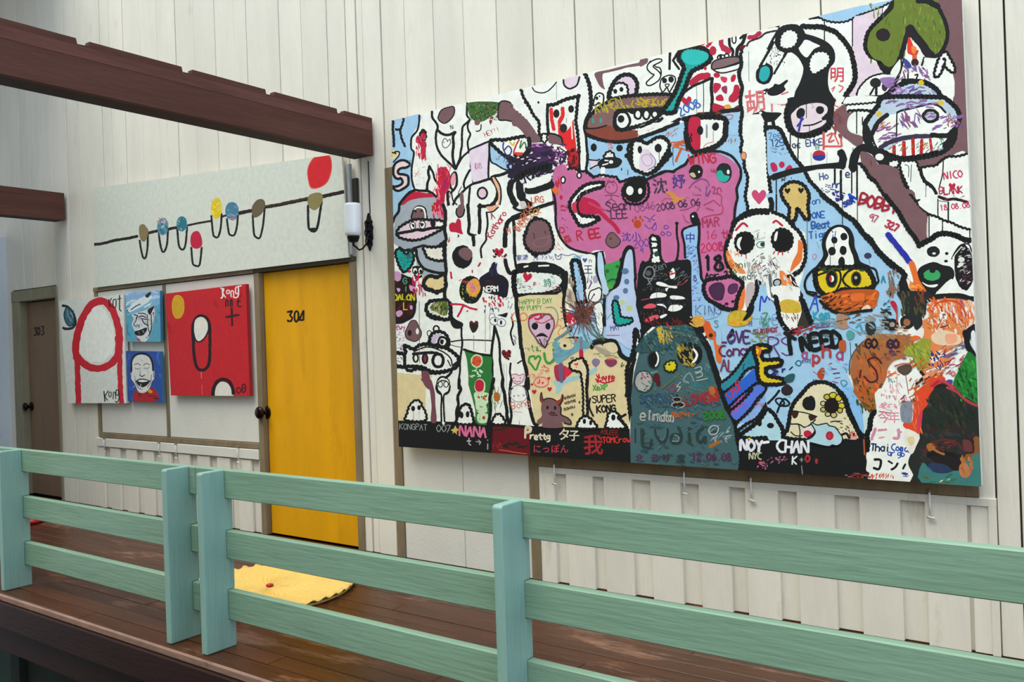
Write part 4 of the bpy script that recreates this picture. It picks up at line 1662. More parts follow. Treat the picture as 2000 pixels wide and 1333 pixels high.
L#8aa0a0 14 570 950 640 990 560 960 640 860 700 960
D#6a8a9a 14 840 740 920 840 6 80 60
O#b0aca8,#2a4a40 20 50 970 120 140
D#8a2a4a 16 20 860 110 950 12 40 40
D#2a4a3a 16 50 1020 120 1100 8 20 40
E#5a1820 215 920 44 60
E#5a1820 240 990 30 44
L#5a7a50 16 280 1060 440 940 520 860
D#b03050 12 300 980 520 1100 14 -40 60
L#a8b8b0 14 530 980 480 1040 530 1040 490 1100
D#3a5a70 16 0 1130 400 1260 40 75 60
T#2a4a6a 18 0 1260 110 -2 SCUDIE
E#2a1816 480 1160 16 24
O#2a1816,#b0b0a8 8 485 1205 56 30
O#2a1816,#b0b0a8 14 498 1275 84 38
T#a02a38 28 600 1280 120 -8 LOVE
F#a8302a 870 1180 920 1060 1000 1050 1030 1180 1000 1250 920 1240
F#c06a2a 900 1050 960 1040 980 1120 920 1140
Lk 60 690 200 760 320 820 420 880 520 920 640 960 760 1000 880 1040 1010 1080 1130 1120 1260 1150 1333
F#e0602e 820 190 900 190 940 280 1000 360 960 420 880 400 840 300
F#e0a040 680 160 760 110 840 150 820 250 720 240
D#e0b050 24 660 110 850 260 14 10 90
E#2a2a1a 925 370 28 28
E#5a1a1a 860 390 16 20
D#7a2a3a 16 970 320 1020 380 6 60 40
Fo 960 420 1040 400 1060 560 1060 720 1000 700 980 560
G#d8b830,#c0a030 16 1160 110 1220 60 1340 50 1400 90 1430 130 1460 130 1400 220 1260 250 1180 230 1150 180
D#e8a030 26 1170 150 1400 230 12 20 110
D#b8a050 14 1180 60 1390 150 14 80 60
Fk 1380 100 1440 0 1490 -20 1470 80 1400 160 1340 180
Fk 1130 420 1170 320 1210 280 1230 340 1180 400
T#4a8a8a 10 970 260 90 0 S
T#55306a 26 1040 470 150 0 LOVE
F#a5cdeb 1000 320 1060 320 1060 480 1000 480
T#6a2a5a 24 1040 640 130 -2 Conqu
T#7a3a5a 22 1050 840 150 0 AL
D#4a9a9a 16 1560 90 1700 260 14 80 100
T#5a8a6a 20 1590 220 130 0 Z
T#7a9ac8 14 1730 220 120 0 E
T#8a5a9a 12 1420 240 60 0 H
D#7a8a3a 18 1480 320 1660 480 20 20 90
T#6a3a80 20 1690 660 240 -4 RS
# rainbow bands
F#2f8aa0 1060 1000 1200 890 1320 750 1420 600 1460 540 1500 640 1500 780 1400 820 1340 920 1200 1010 1100 1100
F#2f66d0 1110 1130 1240 1030 1360 920 1500 800 1540 900 1540 980 1400 1080 1280 1180 1160 1300 1120 1200
F#5a7ae0 1180 1333 1300 1190 1420 1080 1540 1000 1640 1010 1600 1130 1500 1240 1420 1333
F#8ab4ee 1500 1333 1600 1180 1680 1040 1840 1030 1750 1150 1660 1290 1640 1333
Wk 26 1030 1000 1140 930 1220 850 1300 750 1370 640 1440 540 1520 490
Wk 26 1080 1120 1200 1040 1300 940 1360 850 1430 800 1520 780
Wk 28 1160 1300 1280 1190 1400 1090 1480 1020 1540 990
Wk 26 1440 1333 1530 1220 1620 1110 1650 1020
Wk 24 1640 1300 1740 1150 1840 1040
Lk 10 1340 820 1360 740
T#c8304a 16 1180 1190 90 -44 LAUP
T#b04ab0 14 1280 1333 80 -46 AMUY
D#b07ab0 16 1490 1230 1620 1333 14 60 60
Gyk 40 1480 540 1540 500 1640 500 1700 530 1680 570 1590 590 1600 680 1700 690 1800 680 1850 720 1800 770 1660 790 1640 850 1680 900 1790 920 1880 950 1860 1000 1760 1010 1640 1010 1560 970 1530 860 1530 740 1500 640
L#e06a2a 30 1520 520 1570 560 1540 640
Lk 12 1690 890 1800 840 1720 820
D#4a4a9a 16 1700 820 1880 880 8 10 60
E#2e2428 1905 1080 66 80
F#2a5a60 1880 920 1960 870 2020 880 1990 970 1900 980
C#1f5560 26 1780 1230 1820 1190 1870 1230 1850 1280 1790 1270
Lk 24 1780 1250 1900 1333
D#3a9ab0 16 1900 1150 2000 1300 10 40 40
@1250 760 6.667
T#b8b8b0 14 0 400 130 4 elnda
D#3a5a70 14 0 90 380 190 30 75 50
T#c06a3a 16 420 370 70 0 HaZel
D#b85a2a 14 420 300 740 370 26 20 60
T#2f7a30 26 840 400 100 -4 2008
T#3a4a50 30 20 720 200 -2 L
L#2a4040 30 40 530 40 740 130 760 150 660
L#2a4040 30 200 530 220 620 290 700 350 620 360 520
L#6a8080 10 215 530 235 610 290 670 330 610 340 530
L#2a4040 30 500 500 540 600 520 690 430 700 400 640 440 590 520 600
L#9aa4a4 10 450 600 500 620 500 680 420 680
L#2a4040 36 640 580 650 690
L#2a4040 36 640 510 645 520
L#2a4040 34 820 510 760 560 750 660 800 690 850 620 850 700
C#a8b8b8 16 900 530 950 480 1020 500 1000 580 920 590
D#a8b8b8 12 930 480 1160 680 22 -40 90
D#b0a0a8 12 960 600 1140 700 12 40 70
L#a86a2a 44 910 750 1030 690
J#5a3050 110 -60 940 0 北
J#5a3050 110 140 940 0 云
J#4a2838 110 290 940 0 吵
J#303a40 120 480 950 0 宝
T#5a3050 18 680 930 92 0 12.06.08
L#3a5060 14 1180 950 1230 990 1270 960
Wk 40 1040 0 1090 130 1130 230 1190 340 1240 460 1260 580 1280 700 1310 820 1320 930 1310 1050
D#5a7ae0 10 1180 100 1190 110 1 0 20
F#b8def0 1270 480 1400 380 1480 300 1560 200 1640 150 1620 260 1540 370 1420 460 1300 520
F#5a7ae0 1180 300 1300 180 1420 60 1560 0 1640 10 1600 80 1480 210 1380 320 1260 410
F#8ab4ee 1300 430 1400 360 1500 250 1620 120 1700 10 1820 0 1700 150 1600 270 1500 380 1380 450
T#c84a9a 16 1230 320 86 -46 AMUY
D#c87090 12 1500 180 1620 250 12 60 60
D#a8b0e0 14 1350 330 1520 440 14 50 60
Wk 28 1170 290 1290 190 1400 80 1470 0
Wk 28 1270 430 1370 340 1460 240 1540 120 1620 50 1650 0
Wk 30 1280 540 1400 450 1500 400 1580 310 1640 210 1720 110 1820 10
F#a5cdeb 1750 0 2000 0 2000 640 1900 640 1840 420 1760 300 1700 240 1660 230 1740 120
G#b5dce8,k 42 1300 610 1420 520 1500 460 1560 400 1610 330 1650 270 1700 280 1750 370 1800 430 1840 520 1860 640 1820 680 1700 650 1620 640 1480 650 1380 640
Ek 1560 450 30 40
Lk 30 1520 430 1560 440
Ek 1710 480 38 36
Lk 34 1780 160 1830 120 1870 160 1840 220 1790 190
Lk 30 1790 180 1850 240 1890 280
E#2e2428 1910 30 66 60
D#3a9ab0 16 1880 100 1960 220 10 40 40
fk 1290 640 2000 660 2000 1090 1310 1060
Fy 1410 640 1430 635 1450 650 1430 670
T#e8e8f4 36 1315 800 140 3 NOY
T#ececf4 26 1780 810 130 3 CH
T#c8c8a0 16 1425 910 80 2 NYC
T#d06a8a 14 1690 920 80 2 *
T#d06a8a 16 1780 950 100 6 BK
D#d8607a 20 1510 950 1700 1040 16 -40 50
D#c06aa0 14 1580 960 1720 1040 12 50 40
D#b8b08a 12 1770 970 1890 1040 10 -30 50
@1500 0 6.667
Lk 26 -360 500 -240 400 -100 350 20 330 140 340
D#c0284a 20 0 330 80 390 4 -20 60
Fc 690 190 1000 110 1300 60 1620 0 1620 40 1400 120 1220 190 1080 260 980 290 840 290 740 260
Wk 20 670 230 740 265 850 290 960 290 1060 265 1180 200 1300 160 1440 110 1560 50 1660 10
Lk 28 540 240 660 225
Fl 1110 250 1220 200 1380 140 1500 110 1480 240 1360 330 1290 420 1260 520 1250 620 1300 720 1370 800 1450 820 1480 940 1350 1000 1240 1080 1170 1180 1140 1300 1050 1240 1120 1120 1160 960 1130 780 1090 620
Lk 12 735 270 735 540
Lk 12 1100 260 1100 600
Fw 1500 110 1600 60 1640 80 1500 230
Lk 10 1490 110 1490 350
# fist / bone shape
Fk 150 360 300 320 420 350 470 430 600 470 760 540 860 650 870 800 800 900 780 1060 800 1180 840 1333 290 1333 360 1180 420 1060 460 900 400 760 300 680 200 660 90 560
Gwk 20 150 540 180 440 280 380 380 430 390 520 340 610 230 640 160 610
Gwk 14 390 630 480 510 600 550 690 600 600 650 500 760
Gwk 20 530 850 560 730 640 670 760 680 810 760 780 860 680 930 600 970 550 930
Fw 60 990 120 850 200 720 260 690 330 710 410 790 460 880 440 980 370 1130 290 1333 -20 1333 0 1150
Lk 40 110 480 170 380 280 340 400 360 460 450 420 560 330 640 230 660 140 620 110 540
Lk 24 150 370 60 520 0 640
Lk 22 240 690 160 820 80 960
Wk 50 440 340 560 350 680 350 780 380 880 420 960 500 1040 600 1080 680 1110 800 1130 920 1130 1040 1080 1140 1000 1260 980 1333
Dk 10 20 590 220 860 44 75 30
F#26b0b4 -100 900 -20 860 20 900 20 1000 -40 1060 -100 1040
Lk 30 -20 840 40 880 40 980 0 1060
Fk -10 1170 60 1130 90 1090 150 1100 240 1040 260 1060 210 1120 230 1170 150 1230 60 1250 0 1230
J#d84050 210 800 1050 0 明
L#e06070 14 830 1160 870 1130 840 1190
L#e06070 16 920 1110 980 1140 930 1200
L#d84050 16 840 1290 900 1333
L#e06070 20 180 1230 260 1200
# green top
FG 1700 -60 2400 -60 2420 300 2380 560 2200 760 2050 600 1840 330 1780 500 1740 700 1640 880 1520 900 1460 800 1340 760 1260 620 1300 420 1460 250 1640 90
D#7d8f38 24 1320 40 1900 800 60 80 110
D#5a6a28 20 1320 300 1760 850 26 80 110
Lk 60 1680 -20 1600 100 1500 230
Wk 60 1500 220 1400 320 1320 420 1290 530 1280 620 1340 720 1440 770 1480 860 1540 920 1620 900
O#241a24,k 10 1500 455 86 80
D#4a2a2a 14 1440 420 1540 500 5 40 40
Lk 50 1840 340 1790 480 1760 640 1720 800 1660 900
Gwk 16 1150 1310 1170 1180 1240 1080 1340 1000 1480 960 1600 960 1690 900 1740 760 1760 800 1680 1060 1560 1200 1480 1333 1150 1333
Wk 14 1140 1300 1170 1180 1240 1080 1340 1000 1480 960
E#1c201e 1400 1080 72 64
Lk 20 1390 1130 1330 1230
Lk 26 1410 1130 1410 1230
E#3a2a3a 1520 1130 40 60
F#9a7ab0 1460 1020 1640 1010 1640 1100 1600 1160 1500 1100
Lk 18 1030 1240 1140 1300 1250 1260 1480 1250
Lk 10 1340 1260 1330 1333
Lk 10 1400 1260 1400 1333
@1500 190 6.667
Fw 1020 0 1500 0 1480 120 1300 350 1250 500 1180 490 1080 440 1040 360 1060 240 1150 180 1020 200
Fb 1010 80 1030 200 1130 180 1050 260 1030 380 1080 460 1250 520 1230 600 1260 640 1150 640 1040 560 960 500 900 420 850 340 840 220
D#8a4a48 30 860 140 1010 540 24 70 120
Fw 880 0 1000 0 930 110 870 160
D#e06060 16 850 20 910 150 6 85 80
Fc 0 400 130 410 200 520 240 620 290 730 360 840 420 930 100 990 0 980
T#3a6aa0 10 20 550 80 -10 Zeel
T#2a4a80 14 40 650 90 -6 125
D#4a6a9a 10 40 660 240 730 14 -5 60
D#3a4a7a 10 60 720 260 750 6 -50 40
F#c02a58 30 870 80 850 120 900 120 960 60 970
O#c02a58,r 14 180 880 30 36
F#c02a58 220 950 280 880 320 920 300 950
Wk 40 -10 400 80 390 150 420 200 500 240 600 290 700 350 800 420 880 470 940
Lk 24 60 330 70 400
# hood creature
Fk 300 0 840 0 860 120 850 260 820 380 700 440 500 530 380 490 280 420 230 320 220 200 260 80
G#ecd9e0,k 16 310 360 290 240 330 180 410 110 560 70 700 70 780 120 780 200 740 250 770 320 700 390 600 430 480 470 380 460 340 420
Wk 50 290 60 250 160 240 260 260 360 310 450 420 500 540 500 660 460 780 400 830 320
E#15181c 425 210 54 72 20
E#15181c 678 168 54 52
Lk 10 400 60 400 140
Lk 10 500 60 500 270
D#8a6a5a 10 560 80 610 140 6 90 40
Lk 16 460 370 580 360 700 310
Lk 40 720 280 780 250
L#3a3aa0 30 440 260 400 440
L#3a3aa0 24 460 280 380 380
L#404040 8 540 380 540 470
Lk 12 290 480 290 700
Lk 12 395 510 390 800
L#a0a890 8 560 720 565 890
L#a0a890 8 770 720 765 880
T#2a3a5a 14 320 660 50 -2 CHE
T#3a4a8a 14 500 640 80 -6 EHKE
J#3a8a80 90 600 670 0 김
L#e05a5a 30 725 460 725 680
L#e05a5a 24 730 640 960 640
L#e05a5a 24 950 540 960 640
L#e05a5a 22 770 500 840 470 790 580 860 560
L#e05a5a 18 860 470 920 610
O#b82a3a,#d04a5a 10 665 760 80 66
F#2a3a9a 590 760 740 760 730 810 665 830 600 810
fk 60 1000 300 930 480 900 700 870 900 850 1000 830 990 930 800 930 640 940 500 970 300 1010 60 1090
Lk 80 950 720 980 800 960 900
Lk 20 870 940 870 1120
Lk 24 950 960 950 1333
Lk 90 1110 920 1130 760 1180 690 1280 660 1360 680 1430 760
Lk 40 1110 900 1110 960
Lk 18 1160 900 1160 1333
Lk 14 1090 960 1090 1250
Lk 8 1110 660 1100 690
Fb 1200 720 1290 720 1400 800 1440 880 1600 900 1700 930 1740 1010 1760 1120 1860 1240 1880 1333 1560 1333 1460 1200 1400 1110 1300 1040 1280 960 1230 900
Wk 34 1190 860 1280 960 1320 1050 1420 1120 1480 1220 1580 1333
F#1a1c1e 1230 500 1290 440 1400 380 1400 560 1340 640 1260 600
F#1a1c1e 1340 640 1440 690 1560 740 1700 800 1660 880 1560 900 1460 890 1400 800
D#7a2028 20 1340 800 1350 980 2 90 120
Ew 1450 780 50 40
Gwk 20 1560 870 1620 840 1700 850 1690 910 1620 930
Lk 46 1520 20 1420 120 1340 240 1270 320 1260 420 1260 500
Lk 44 1540 230 1440 300 1380 380 1350 480 1310 560
F#b8c4cc 1290 400 1280 320 1400 200 1500 60 1560 20 1560 160 1460 260 1380 340
F#d8a030 1400 230 1440 180 1480 210 1460 260
Wk 18 1020 100 1160 90 1300 80 1440 60
Wk 26 1040 180 1200 170 1340 180
Lk 12 1155 190 1155 470
Lk 12 1230 260 1230 360
Fw 1560 240 1680 210 1680 480 1460 640 1340 560 1390 460 1420 360
D#8a6aa0 26 1420 320 1680 580 20 -30 120
Fw 1680 180 1800 150 2000 140 2000 460 1680 520
D#7a5a90 22 1740 200 1980 440 24 60 140
D#a05a60 16 1740 200 1900 380 10 70 100
Lk 16 1680 210 1670 520
L#3a3248 50 1450 680 1600 590 1760 530 1900 500 2000 490
Fw 1520 720 1640 600 1800 560 2000 540 2000 760 1850 780 1700 780
L#b82020 50 1650 620 1650 780
L#b82020 50 1780 570 1780 790
L#b82020 44 1900 540 1900 770
D#3a7a4a 12 1560 580 1990 700 14 -50 70
D#c87030 12 1560 640 1990 740 10 -50 60
Wk 46 1450 700 1560 750 1700 800 1850 790 1990 750
Gwk 24 1740 840 1820 820 1920 830 1960 930 2000 1050 2060 1200 2060 1333 1860 1250 1780 1120 1740 1000
L#404040 10 1800 890 1840 920 1830 1050
L#404040 10 1870 890 1860 1100
T#3a4a90 14 680 1080 90 -8 Ho
D#3a3a90 14 680 1140 860 1240 16 10 60
T#3a4a90 16 840 1180 80 0 nr
D#2a2a90 20 850 1220 990 1300 14 30 60
T#2a3a70 18 1010 1040 90 0 e
T#2050c0 30 1100 1360 110 -40 A
# yellow skull lower left
H#1a1a1a 255 1220 70 0
H#1a1a1a 430 1215 70 0
@1500 380 6.667
F#a5cdeb -30 0 160 0 280 170 280 320 160 260 60 220 30 100
F#f6f7f0 30 230 120 260 220 300 300 400 380 480 440 600 470 740 470 850 420 960 300 1050 280 1333 0 1333 -40 600
G#dcbc72,k 34 170 -20 190 -90 280 -155 370 -160 450 -130 510 -60 535 20 520 160 540 290 520 330 480 310 440 250 400 200 380 180 370 280 340 340 290 350 270 300 280 180 210 80
H#1a1a1a 255 -47 76 0
H#1a1a1a 430 -52 76 0
Lk 16 110 0 110 230
Lk 50 30 60 50 130 40 210
Wk 34 60 230 140 260 210 290 270 350 330 420 400 480 450 570 480 660 490 780 480 860 440 960 380 1030 280 1060
L#808060 10 510 340 515 720
# right face details again
G#10100e,k 20 60 640 60 540 120 460 200 450 280 490 320 560 310 660 260 720 180 740 110 720
Fw 80 600 90 520 120 480 130 500 110 600
Lr 28 70 370 110 345 190 410
Lr 16 90 740 70 775
Lr 16 140 750 130 785
Lr 16 190 745 190 790
Lr 12 250 740 270 760
F#ee7a38 400 590 460 650 450 760 440 860 360 950 290 1010 320 880 380 760 390 680
F#ee8a48 150 1000 230 1020 280 1080 310 1180 300 1333 240 1333 180 1200
D#c8bcbc 18 10 800 150 1100 20 70 110
D#4a5258 14 0 860 120 1060 14 60 90
L#606a70 40 20 1050 40 1200 60 1333
O#b0bcc8,k 18 120 1150 50 44 -30
C#3a4a9a 10 80 1290 130 1270 140 1320
Wk 36 270 1060 320 1100 350 1180 400 1260 440 1333
T#2a60b0 14 575 130 80 -6 on
T#2a60b0 18 580 310 80 -2 ONE
T#2a60b0 18 570 450 90 -4 Beat
T#2a60b0 18 540 580 90 -4 Tiger
C#c07090 10 580 800 600 780 630 800 610 850 590 840
L#a090a0 8 630 620 670 700
E#3a3a5a 1300 800 50 40
L#6a7a8a 8 1310 830 1330 910
Wk 46 700 0 790 80 880 140 950 220 1040 290 1140 360 1200 450 1280 560 1370 650 1420 740 1500 820 1600 920 1700 980 1780 1060 1720 1180
L#15181c 10 970 0 970 410
L#303838 10 1165 60 1165 350
T#2a40a0 20 860 40 80 -20 ¥
D#2a2a90 18 850 10 930 90 8 30 60
T#1a3aa0 20 990 160 80 -22 seR
# spotted hood
Gwk 0 750 930 790 790 760 700 760 600 820 480 900 430 1000 440 1060 540 1060 640 1080 760 1110 840 1110 940
Fk 640 920 720 800 700 660 720 560 780 460 880 400 980 400 1070 450 1120 560 1130 680 1170 780 1210 880 1330 940 1000 950 640 960
Fw 750 930 790 790 760 700 760 600 820 480 900 430 980 440 1050 540 1050 640 1080 740 1110 820 1090 930
Ek 865 595 40 46
Ek 990 550 46 50
Ek 835 740 50 56
Ek 980 730 46 60
Ek 960 890 44 80
Lk 10 880 480 870 600
Lk 8 860 640 865 700
Lk 8 810 780 812 930
D#2a40b0 14 820 480 850 560 4 80 50
# owl
Gyk 50 620 1000 700 960 900 960 1100 950 1260 960 1340 1040 1380 1140 1340 1220 1100 1250 980 1240 900 1280 760 1320 680 1260 630 1180
D#3a4a1a 26 640 950 1300 1010 16 0 90
C#1a1a1a 30 980 1090 1040 1010 1140 960 1260 970 1350 1060 1370 1160 1300 1240 1160 1250 1060 1210 990 1150
C#1a1a1a 26 900 990 950 1080 920 1200 860 1280 760 1320 700 1270 650 1160 640 1060
O#161414,#3a4a1a 16 830 1100 70 110
Ew 830 1100 32 44
Er 815 1100 18 40
O#161414,#3a4a1a 16 1150 1100 60 90
E#c0a0a0 1145 1085 22 22
Lk 24 620 960 560 1010 500 1090 480 1180 510 1270 600 1320 680 1333
Lk 20 1320 950 1400 980 1430 1080 1440 1130 1400 1180
T#2a8aa0 18 1480 1150 90 0 A
D#8a6a5a 22 1570 960 1700 1333 26 80 110
L#161616 18 1590 1333 1600 1260 1640 1220
F#1a1c1c 1740 1050 1800 1060 1760 1180 1860 1333 1720 1333
F#9a4a2a 960 1250 1340 1240 1400 1333 880 1333
T#a82038 30 1180 130 150 14 BOBBY
T#c04a68 14 1310 340 90 16 97
T#c02a4a 22 1520 420 90 22 327
L#2a30a8 70 1560 520 1640 620 1720 720 1790 800 1850 880
F#f08a4a 1830 900 1890 880 1960 1000 1980 1200 1900 1240 1840 1180 1880 1050
@1500 570 6.667
Fw 40 -60 130 150 170 330 230 480 320 520 420 440 540 400 560 340 480 200 420 60 390 -60
F#3a3430 400 60 480 130 560 320 540 450 440 480 380 440 440 260
Gwk 0 180 340 320 290 400 380 340 470 280 490 220 430
F#f6f7f0 190 340 240 290 400 320 380 420 320 490 260 470
F#d8b83a 140 180 180 120 280 100 400 140 430 210 420 270 300 280 160 260
D#e8a050 18 160 120 420 260 16 30 70
D#a07060 18 180 290 420 400 14 70 80
Wk 46 100 60 130 200 150 340 210 450 290 530 370 500
Wk 50 440 100 490 220 530 330 570 420
D#a02a30 22 200 460 620 580 26 -20 80
L#1a1a1a 50 220 540 360 620
D#5a6a6a 20 340 560 900 640 24 -20 100
T#2a50c0 18 540 250 200 6 A
T#2aa0b8 20 600 370 110 -6 Kom
D#4a9ab0 20 620 300 860 420 16 0 90
D#8a9aa0 26 600 380 1040 460 24 0 110
# owl body
F#c05a22 700 60 900 20 1060 -20 1420 -20 1430 100 1380 220 1240 260 1060 290 940 270 820 220 740 160
D#e8702a 30 760 20 1400 200 40 -10 110
D#3a2a1a 26 720 60 1300 260 34 -30 110
Fo 1080 40 1250 20 1240 110 1100 120
F#f0d8c0 1220 220 1300 170 1340 220 1260 250
Lk 30 680 120 760 200 880 270 1000 290 1180 260 1350 240
C#1a1a1a 24 500 0 560 40 640 20
D#8a7464 30 900 300 1060 460 14 80 120
F#b08a70 900 290 1040 330 1040 470 920 470
D#9a9a98 30 1200 300 1560 560 30 20 120
F#2a3232 1270 460 1290 400 1380 400 1410 480 1380 560 1300 560
F#98c8ec 1050 360 1240 330 1260 440 1250 540 1060 460
L#3aa0b8 26 1150 470 1200 440 1230 520
T#141618 56 250 810 200 -8 I
T#141618 56 450 770 190 -8 NEED
F#58a0a0 1020 550 1060 500 1130 540 1110 610 1050 630
D#2a2a28 26 1480 230 1600 340 14 30 70
J#1a2020 120 1470 440 0 主
O#b09a90,#1c2426 50 1620 430 60 56
O#a86a4a,#1c2426 44 1810 400 70 70
D#1a6a6a 24 1500 90 1590 230 6 -40 60
Fr 1590 140 1640 120 1680 180 1690 320 1660 260
L#b04a3a 18 1680 200 1680 400
T#a05080 24 440 870 120 0 a
T#b0404a 36 590 930 150 0 p
T#b0404a 34 720 860 160 0 h
T#a04a70 30 890 890 150 0 a
F#b85a30 930 650 1010 640 1010 780 930 760
F#b84a28 640 1060 700 990 740 1020 720 1140 660 1130
L#c04a6a 12 590 1040 640 1080
L#c0603a 20 800 945 830 935
L#8a4a8a 18 830 1010 890 1010
L#4a3a6a 18 850 1070 930 1060
L#8a4a8a 14 870 1130 940 1120
L#8a4a8a 14 840 1170 910 1190
C#3a8ab0 16 950 1170 1000 1160 1030 1200 980 1240
L#3a8ab0 12 1000 990 1030 1060
T#3a60b0 20 590 1190 60 0 v
L#30404a 10 1070 660 1080 880
T#2a2a6a 26 60 1080 70 10 2
T#2a2a6a 20 190 1050 60 0 r
C#2a7a80 20 360 940 390 900 430 920 410 970
L#2a2a5a 20 280 1020 320 980
F#b06a3c 1090 900 1120 800 1200 680 1320 590 1500 560 1700 560 1860 580 1900 620 1880 760 1760 860 1640 900 1560 1000 1540 1140 1480 1240 1440 1333 1160 1333 1100 1160 1070 1040
D#c8602c 44 1120 800 1540 1300 34 70 120
D#6a4a2a 34 1120 680 1560 1320 30 70 110
D#a07850 34 1240 560 1880 660 26 0 110
D#9a5a4a 30 1450 700 1800 900 18 -20 100
D#5a3a50 24 1560 760 1700 860 10 20 80
T#2e1a20 30 1270 740 120 0 GO
T#3a2438 36 1560 740 110 0 GO
T#5a1a20 26 1240 1150 330 14 S
T#5a1a20 24 1150 1160 150 8 !
L#4a4a48 14 1060 1080 1070 900 1140 760 1240 650
@1500 760 6.667
F#a5cdeb 0 0 480 0 340 130 300 260 270 400 260 640 200 640 160 480 80 330 0 250
G#b5dce8,k 0 0 260 80 360 180 560 180 640 120 680 0 640
Wk 40 0 260 80 330 130 420 190 520 200 640
Ek 35 478 46 36
D#6ac0d8 20 180 80 290 220 10 40 60
T#141a20 28 120 300 190 24 P
C#141a20 24 100 150 150 120 200 150 210 200 150 210
E#2e2428 250 20 76 70
Lk 24 0 190 90 100 150 20
F#8ac0ee 960 0 1140 0 1180 160 1260 260 1270 640 1240 640 1180 480 1080 280
D#6aaae0 20 1000 20 1240 500 14 70 120
G#e8deb8,k 40 300 280 350 170 420 90 480 20 560 -60 700 -90 820 -60 900 0 960 80 1020 180 1060 300 1120 420 1180 560 1240 670 270 650 260 520 280 400
Ek 530 190 80 92
Ek 560 180 60 90
Fk 450 180 490 120 570 100 610 150 620 220 590 280 500 270 460 230
O#c8b838,k 14 770 105 40 36
O#d8c830,k 14 850 85 50 40
O#d8c830,k 14 920 120 44 44
O#d8c830,k 14 960 220 44 40
O#c8b838,k 14 940 280 34 34
O#c8c078,k 14 860 340 40 36
O#c8c078,k 14 780 330 36 30
O#c8b868,k 14 720 270 34 30
O#d0c8a0,k 14 720 190 34 30
E#1e1414 830 220 96 100
F#3a2018 310 290 400 290 380 370 330 380
F#3a2018 530 340 640 360 560 420
Lk 12 320 290 480 310 640 360
Lk 14 280 460 400 460 480 500 560 460 620 400
Lk 12 400 460 420 560 410 640
Lk 12 300 560 360 610 450 610
F#e8e0dc 430 540 560 480 590 540 560 620 460 600
Fr 470 560 530 540 580 590 540 640 480 620
Lk 16 570 460 620 520 580 600 520 640
G#b5d8e4,k 12 560 440 640 470 700 460 770 450 800 480 880 500 930 570 970 630 960 700 900 740 840 730 800 750 720 740 640 720 560 700 480 670 560 640 620 560
E#b82a3a 805 610 50 60
E#d03058 800 615 16 30
Lk 12 820 430 880 420 940 430
D#3a2a20 14 880 380 1090 560 16 30 50
F#e0a090 1040 650 1150 660 1160 600 1100 540 1060 600
D#7a1a1a 18 1060 560 1140 640 8 60 60
Lk 24 960 600 1020 580 1060 640
Wk 50 940 40 1010 150 1050 290 1100 400 1160 520 1220 640 1250 700
fk 0 670 480 670 620 760 900 770 980 700 1250 680 1290 860 1280 1000 1340 1170 1340 1200 0 1100
T#ececf4 32 120 820 150 3 CHAN
Lw 34 -60 700 10 690
T#f0f0f0 20 320 980 100 2 K
T#7a9a90 16 420 960 70 0 +
L#8a9a90 12 440 1000 450 1110
T#b03030 24 490 950 90 2 O
T#b03030 24 610 980 80 2 *
D#c06a90 14 0 850 280 960 16 -40 60
L#d09a90 10 1265 230 1262 640
F#c8e0e0 1240 250 1340 300 1300 420 1280 640 1260 640
F#b0602c 1120 0 1440 0 1430 220 1340 320 1180 130
D#4a4a1a 30 1160 0 1420 300 26 60 90
D#d8602c 30 1160 0 1400 160 14 60 100
Fw 1440 0 2000 0 2000 600 1960 600 1900 820 1860 860 1850 940 1880 1030 1900 1210 1340 1190 1330 1100 1280 1060 1290 950 1280 860 1320 700 1310 560 1350 380 1420 320 1410 220
Wk 50 1390 300 1340 380 1330 500 1290 600 1300 720 1290 800
L#b05a30 20 1250 660 1260 860
D#e8a0b0 24 1480 20 1800 240 26 80 110
D#8aa8b0 20 1540 60 1600 120 4 80 50
D#e8a0b0 20 1420 200 1600 280 12 10 90
L#806a70 14 1450 295 1560 310 1640 320
J#e08098 170 1430 430 0 今
J#e090a8 170 1560 430 0 年
L#d890a8 40 1400 520 1350 660
L#d890a8 30 1440 540 1540 530
L#e0a0b0 24 1450 640 1510 630
L#d890a8 40 1700 530 1700 640 1640 640
L#d890a8 28 1700 570 1740 560
T#203060 20 1340 800 90 5 Thai
T#2a50b0 18 1610 800 80 5 Comas
T#2a50b0 14 1560 870 70 3 ar gb
L#15181c 34 1390 920 1470 930 1450 1040 1380 1030
L#15181c 24 1570 940 1620 970
L#15181c 30 1690 970 1660 1020 1610 1050
L#15181c 26 1790 980 1760 1040
D#2a40a0 22 1740 1080 1830 1140 10 20 60
D#d85a40 18 1340 1110 1640 1160 26 -70 60
D#c06a6a 16 1000 1080 1330 1150 10 0 60
D#a02020 16 1100 1110 1330 1160 12 0 80
@1670 0 6.667
FG 560 -40 1100 -60 1100 100 1150 240 1190 400 1160 560 1110 680 1010 740 940 640 840 500 760 370 710 320 640 480 600 660 540 820 440 900 340 800 240 760 160 620 200 420 340 270 500 110
D#7d8f38 24 600 40 1150 700 60 85 110
D#5f6f2a 20 240 100 1150 700 50 85 110
Fb 1080 -60 1380 -60 1400 300 1430 800 1450 1000 1450 1333 1290 1333 1270 950 1300 880 1230 760 1180 660 1200 500 1200 350 1130 180
Lk 60 820 10 920 10 1020 50 1080 90
Lk 40 1100 120 1160 250 1200 380 1200 500 1150 640 1080 720 1000 750
Lk 90 1000 740 920 660 840 540 760 440 710 370
Lk 60 710 380 670 500 640 620
F#241a24 660 400 710 330 760 400 860 540 960 640 1000 740 930 740 820 620 740 480 650 560
Lk 50 640 580 600 720 540 850 440 910 350 860
O#241a24,k 10 365 455 86 80
F#f6f7f0 660 700 680 560 760 540 850 640 870 740 840 840 760 900 660 880 640 800
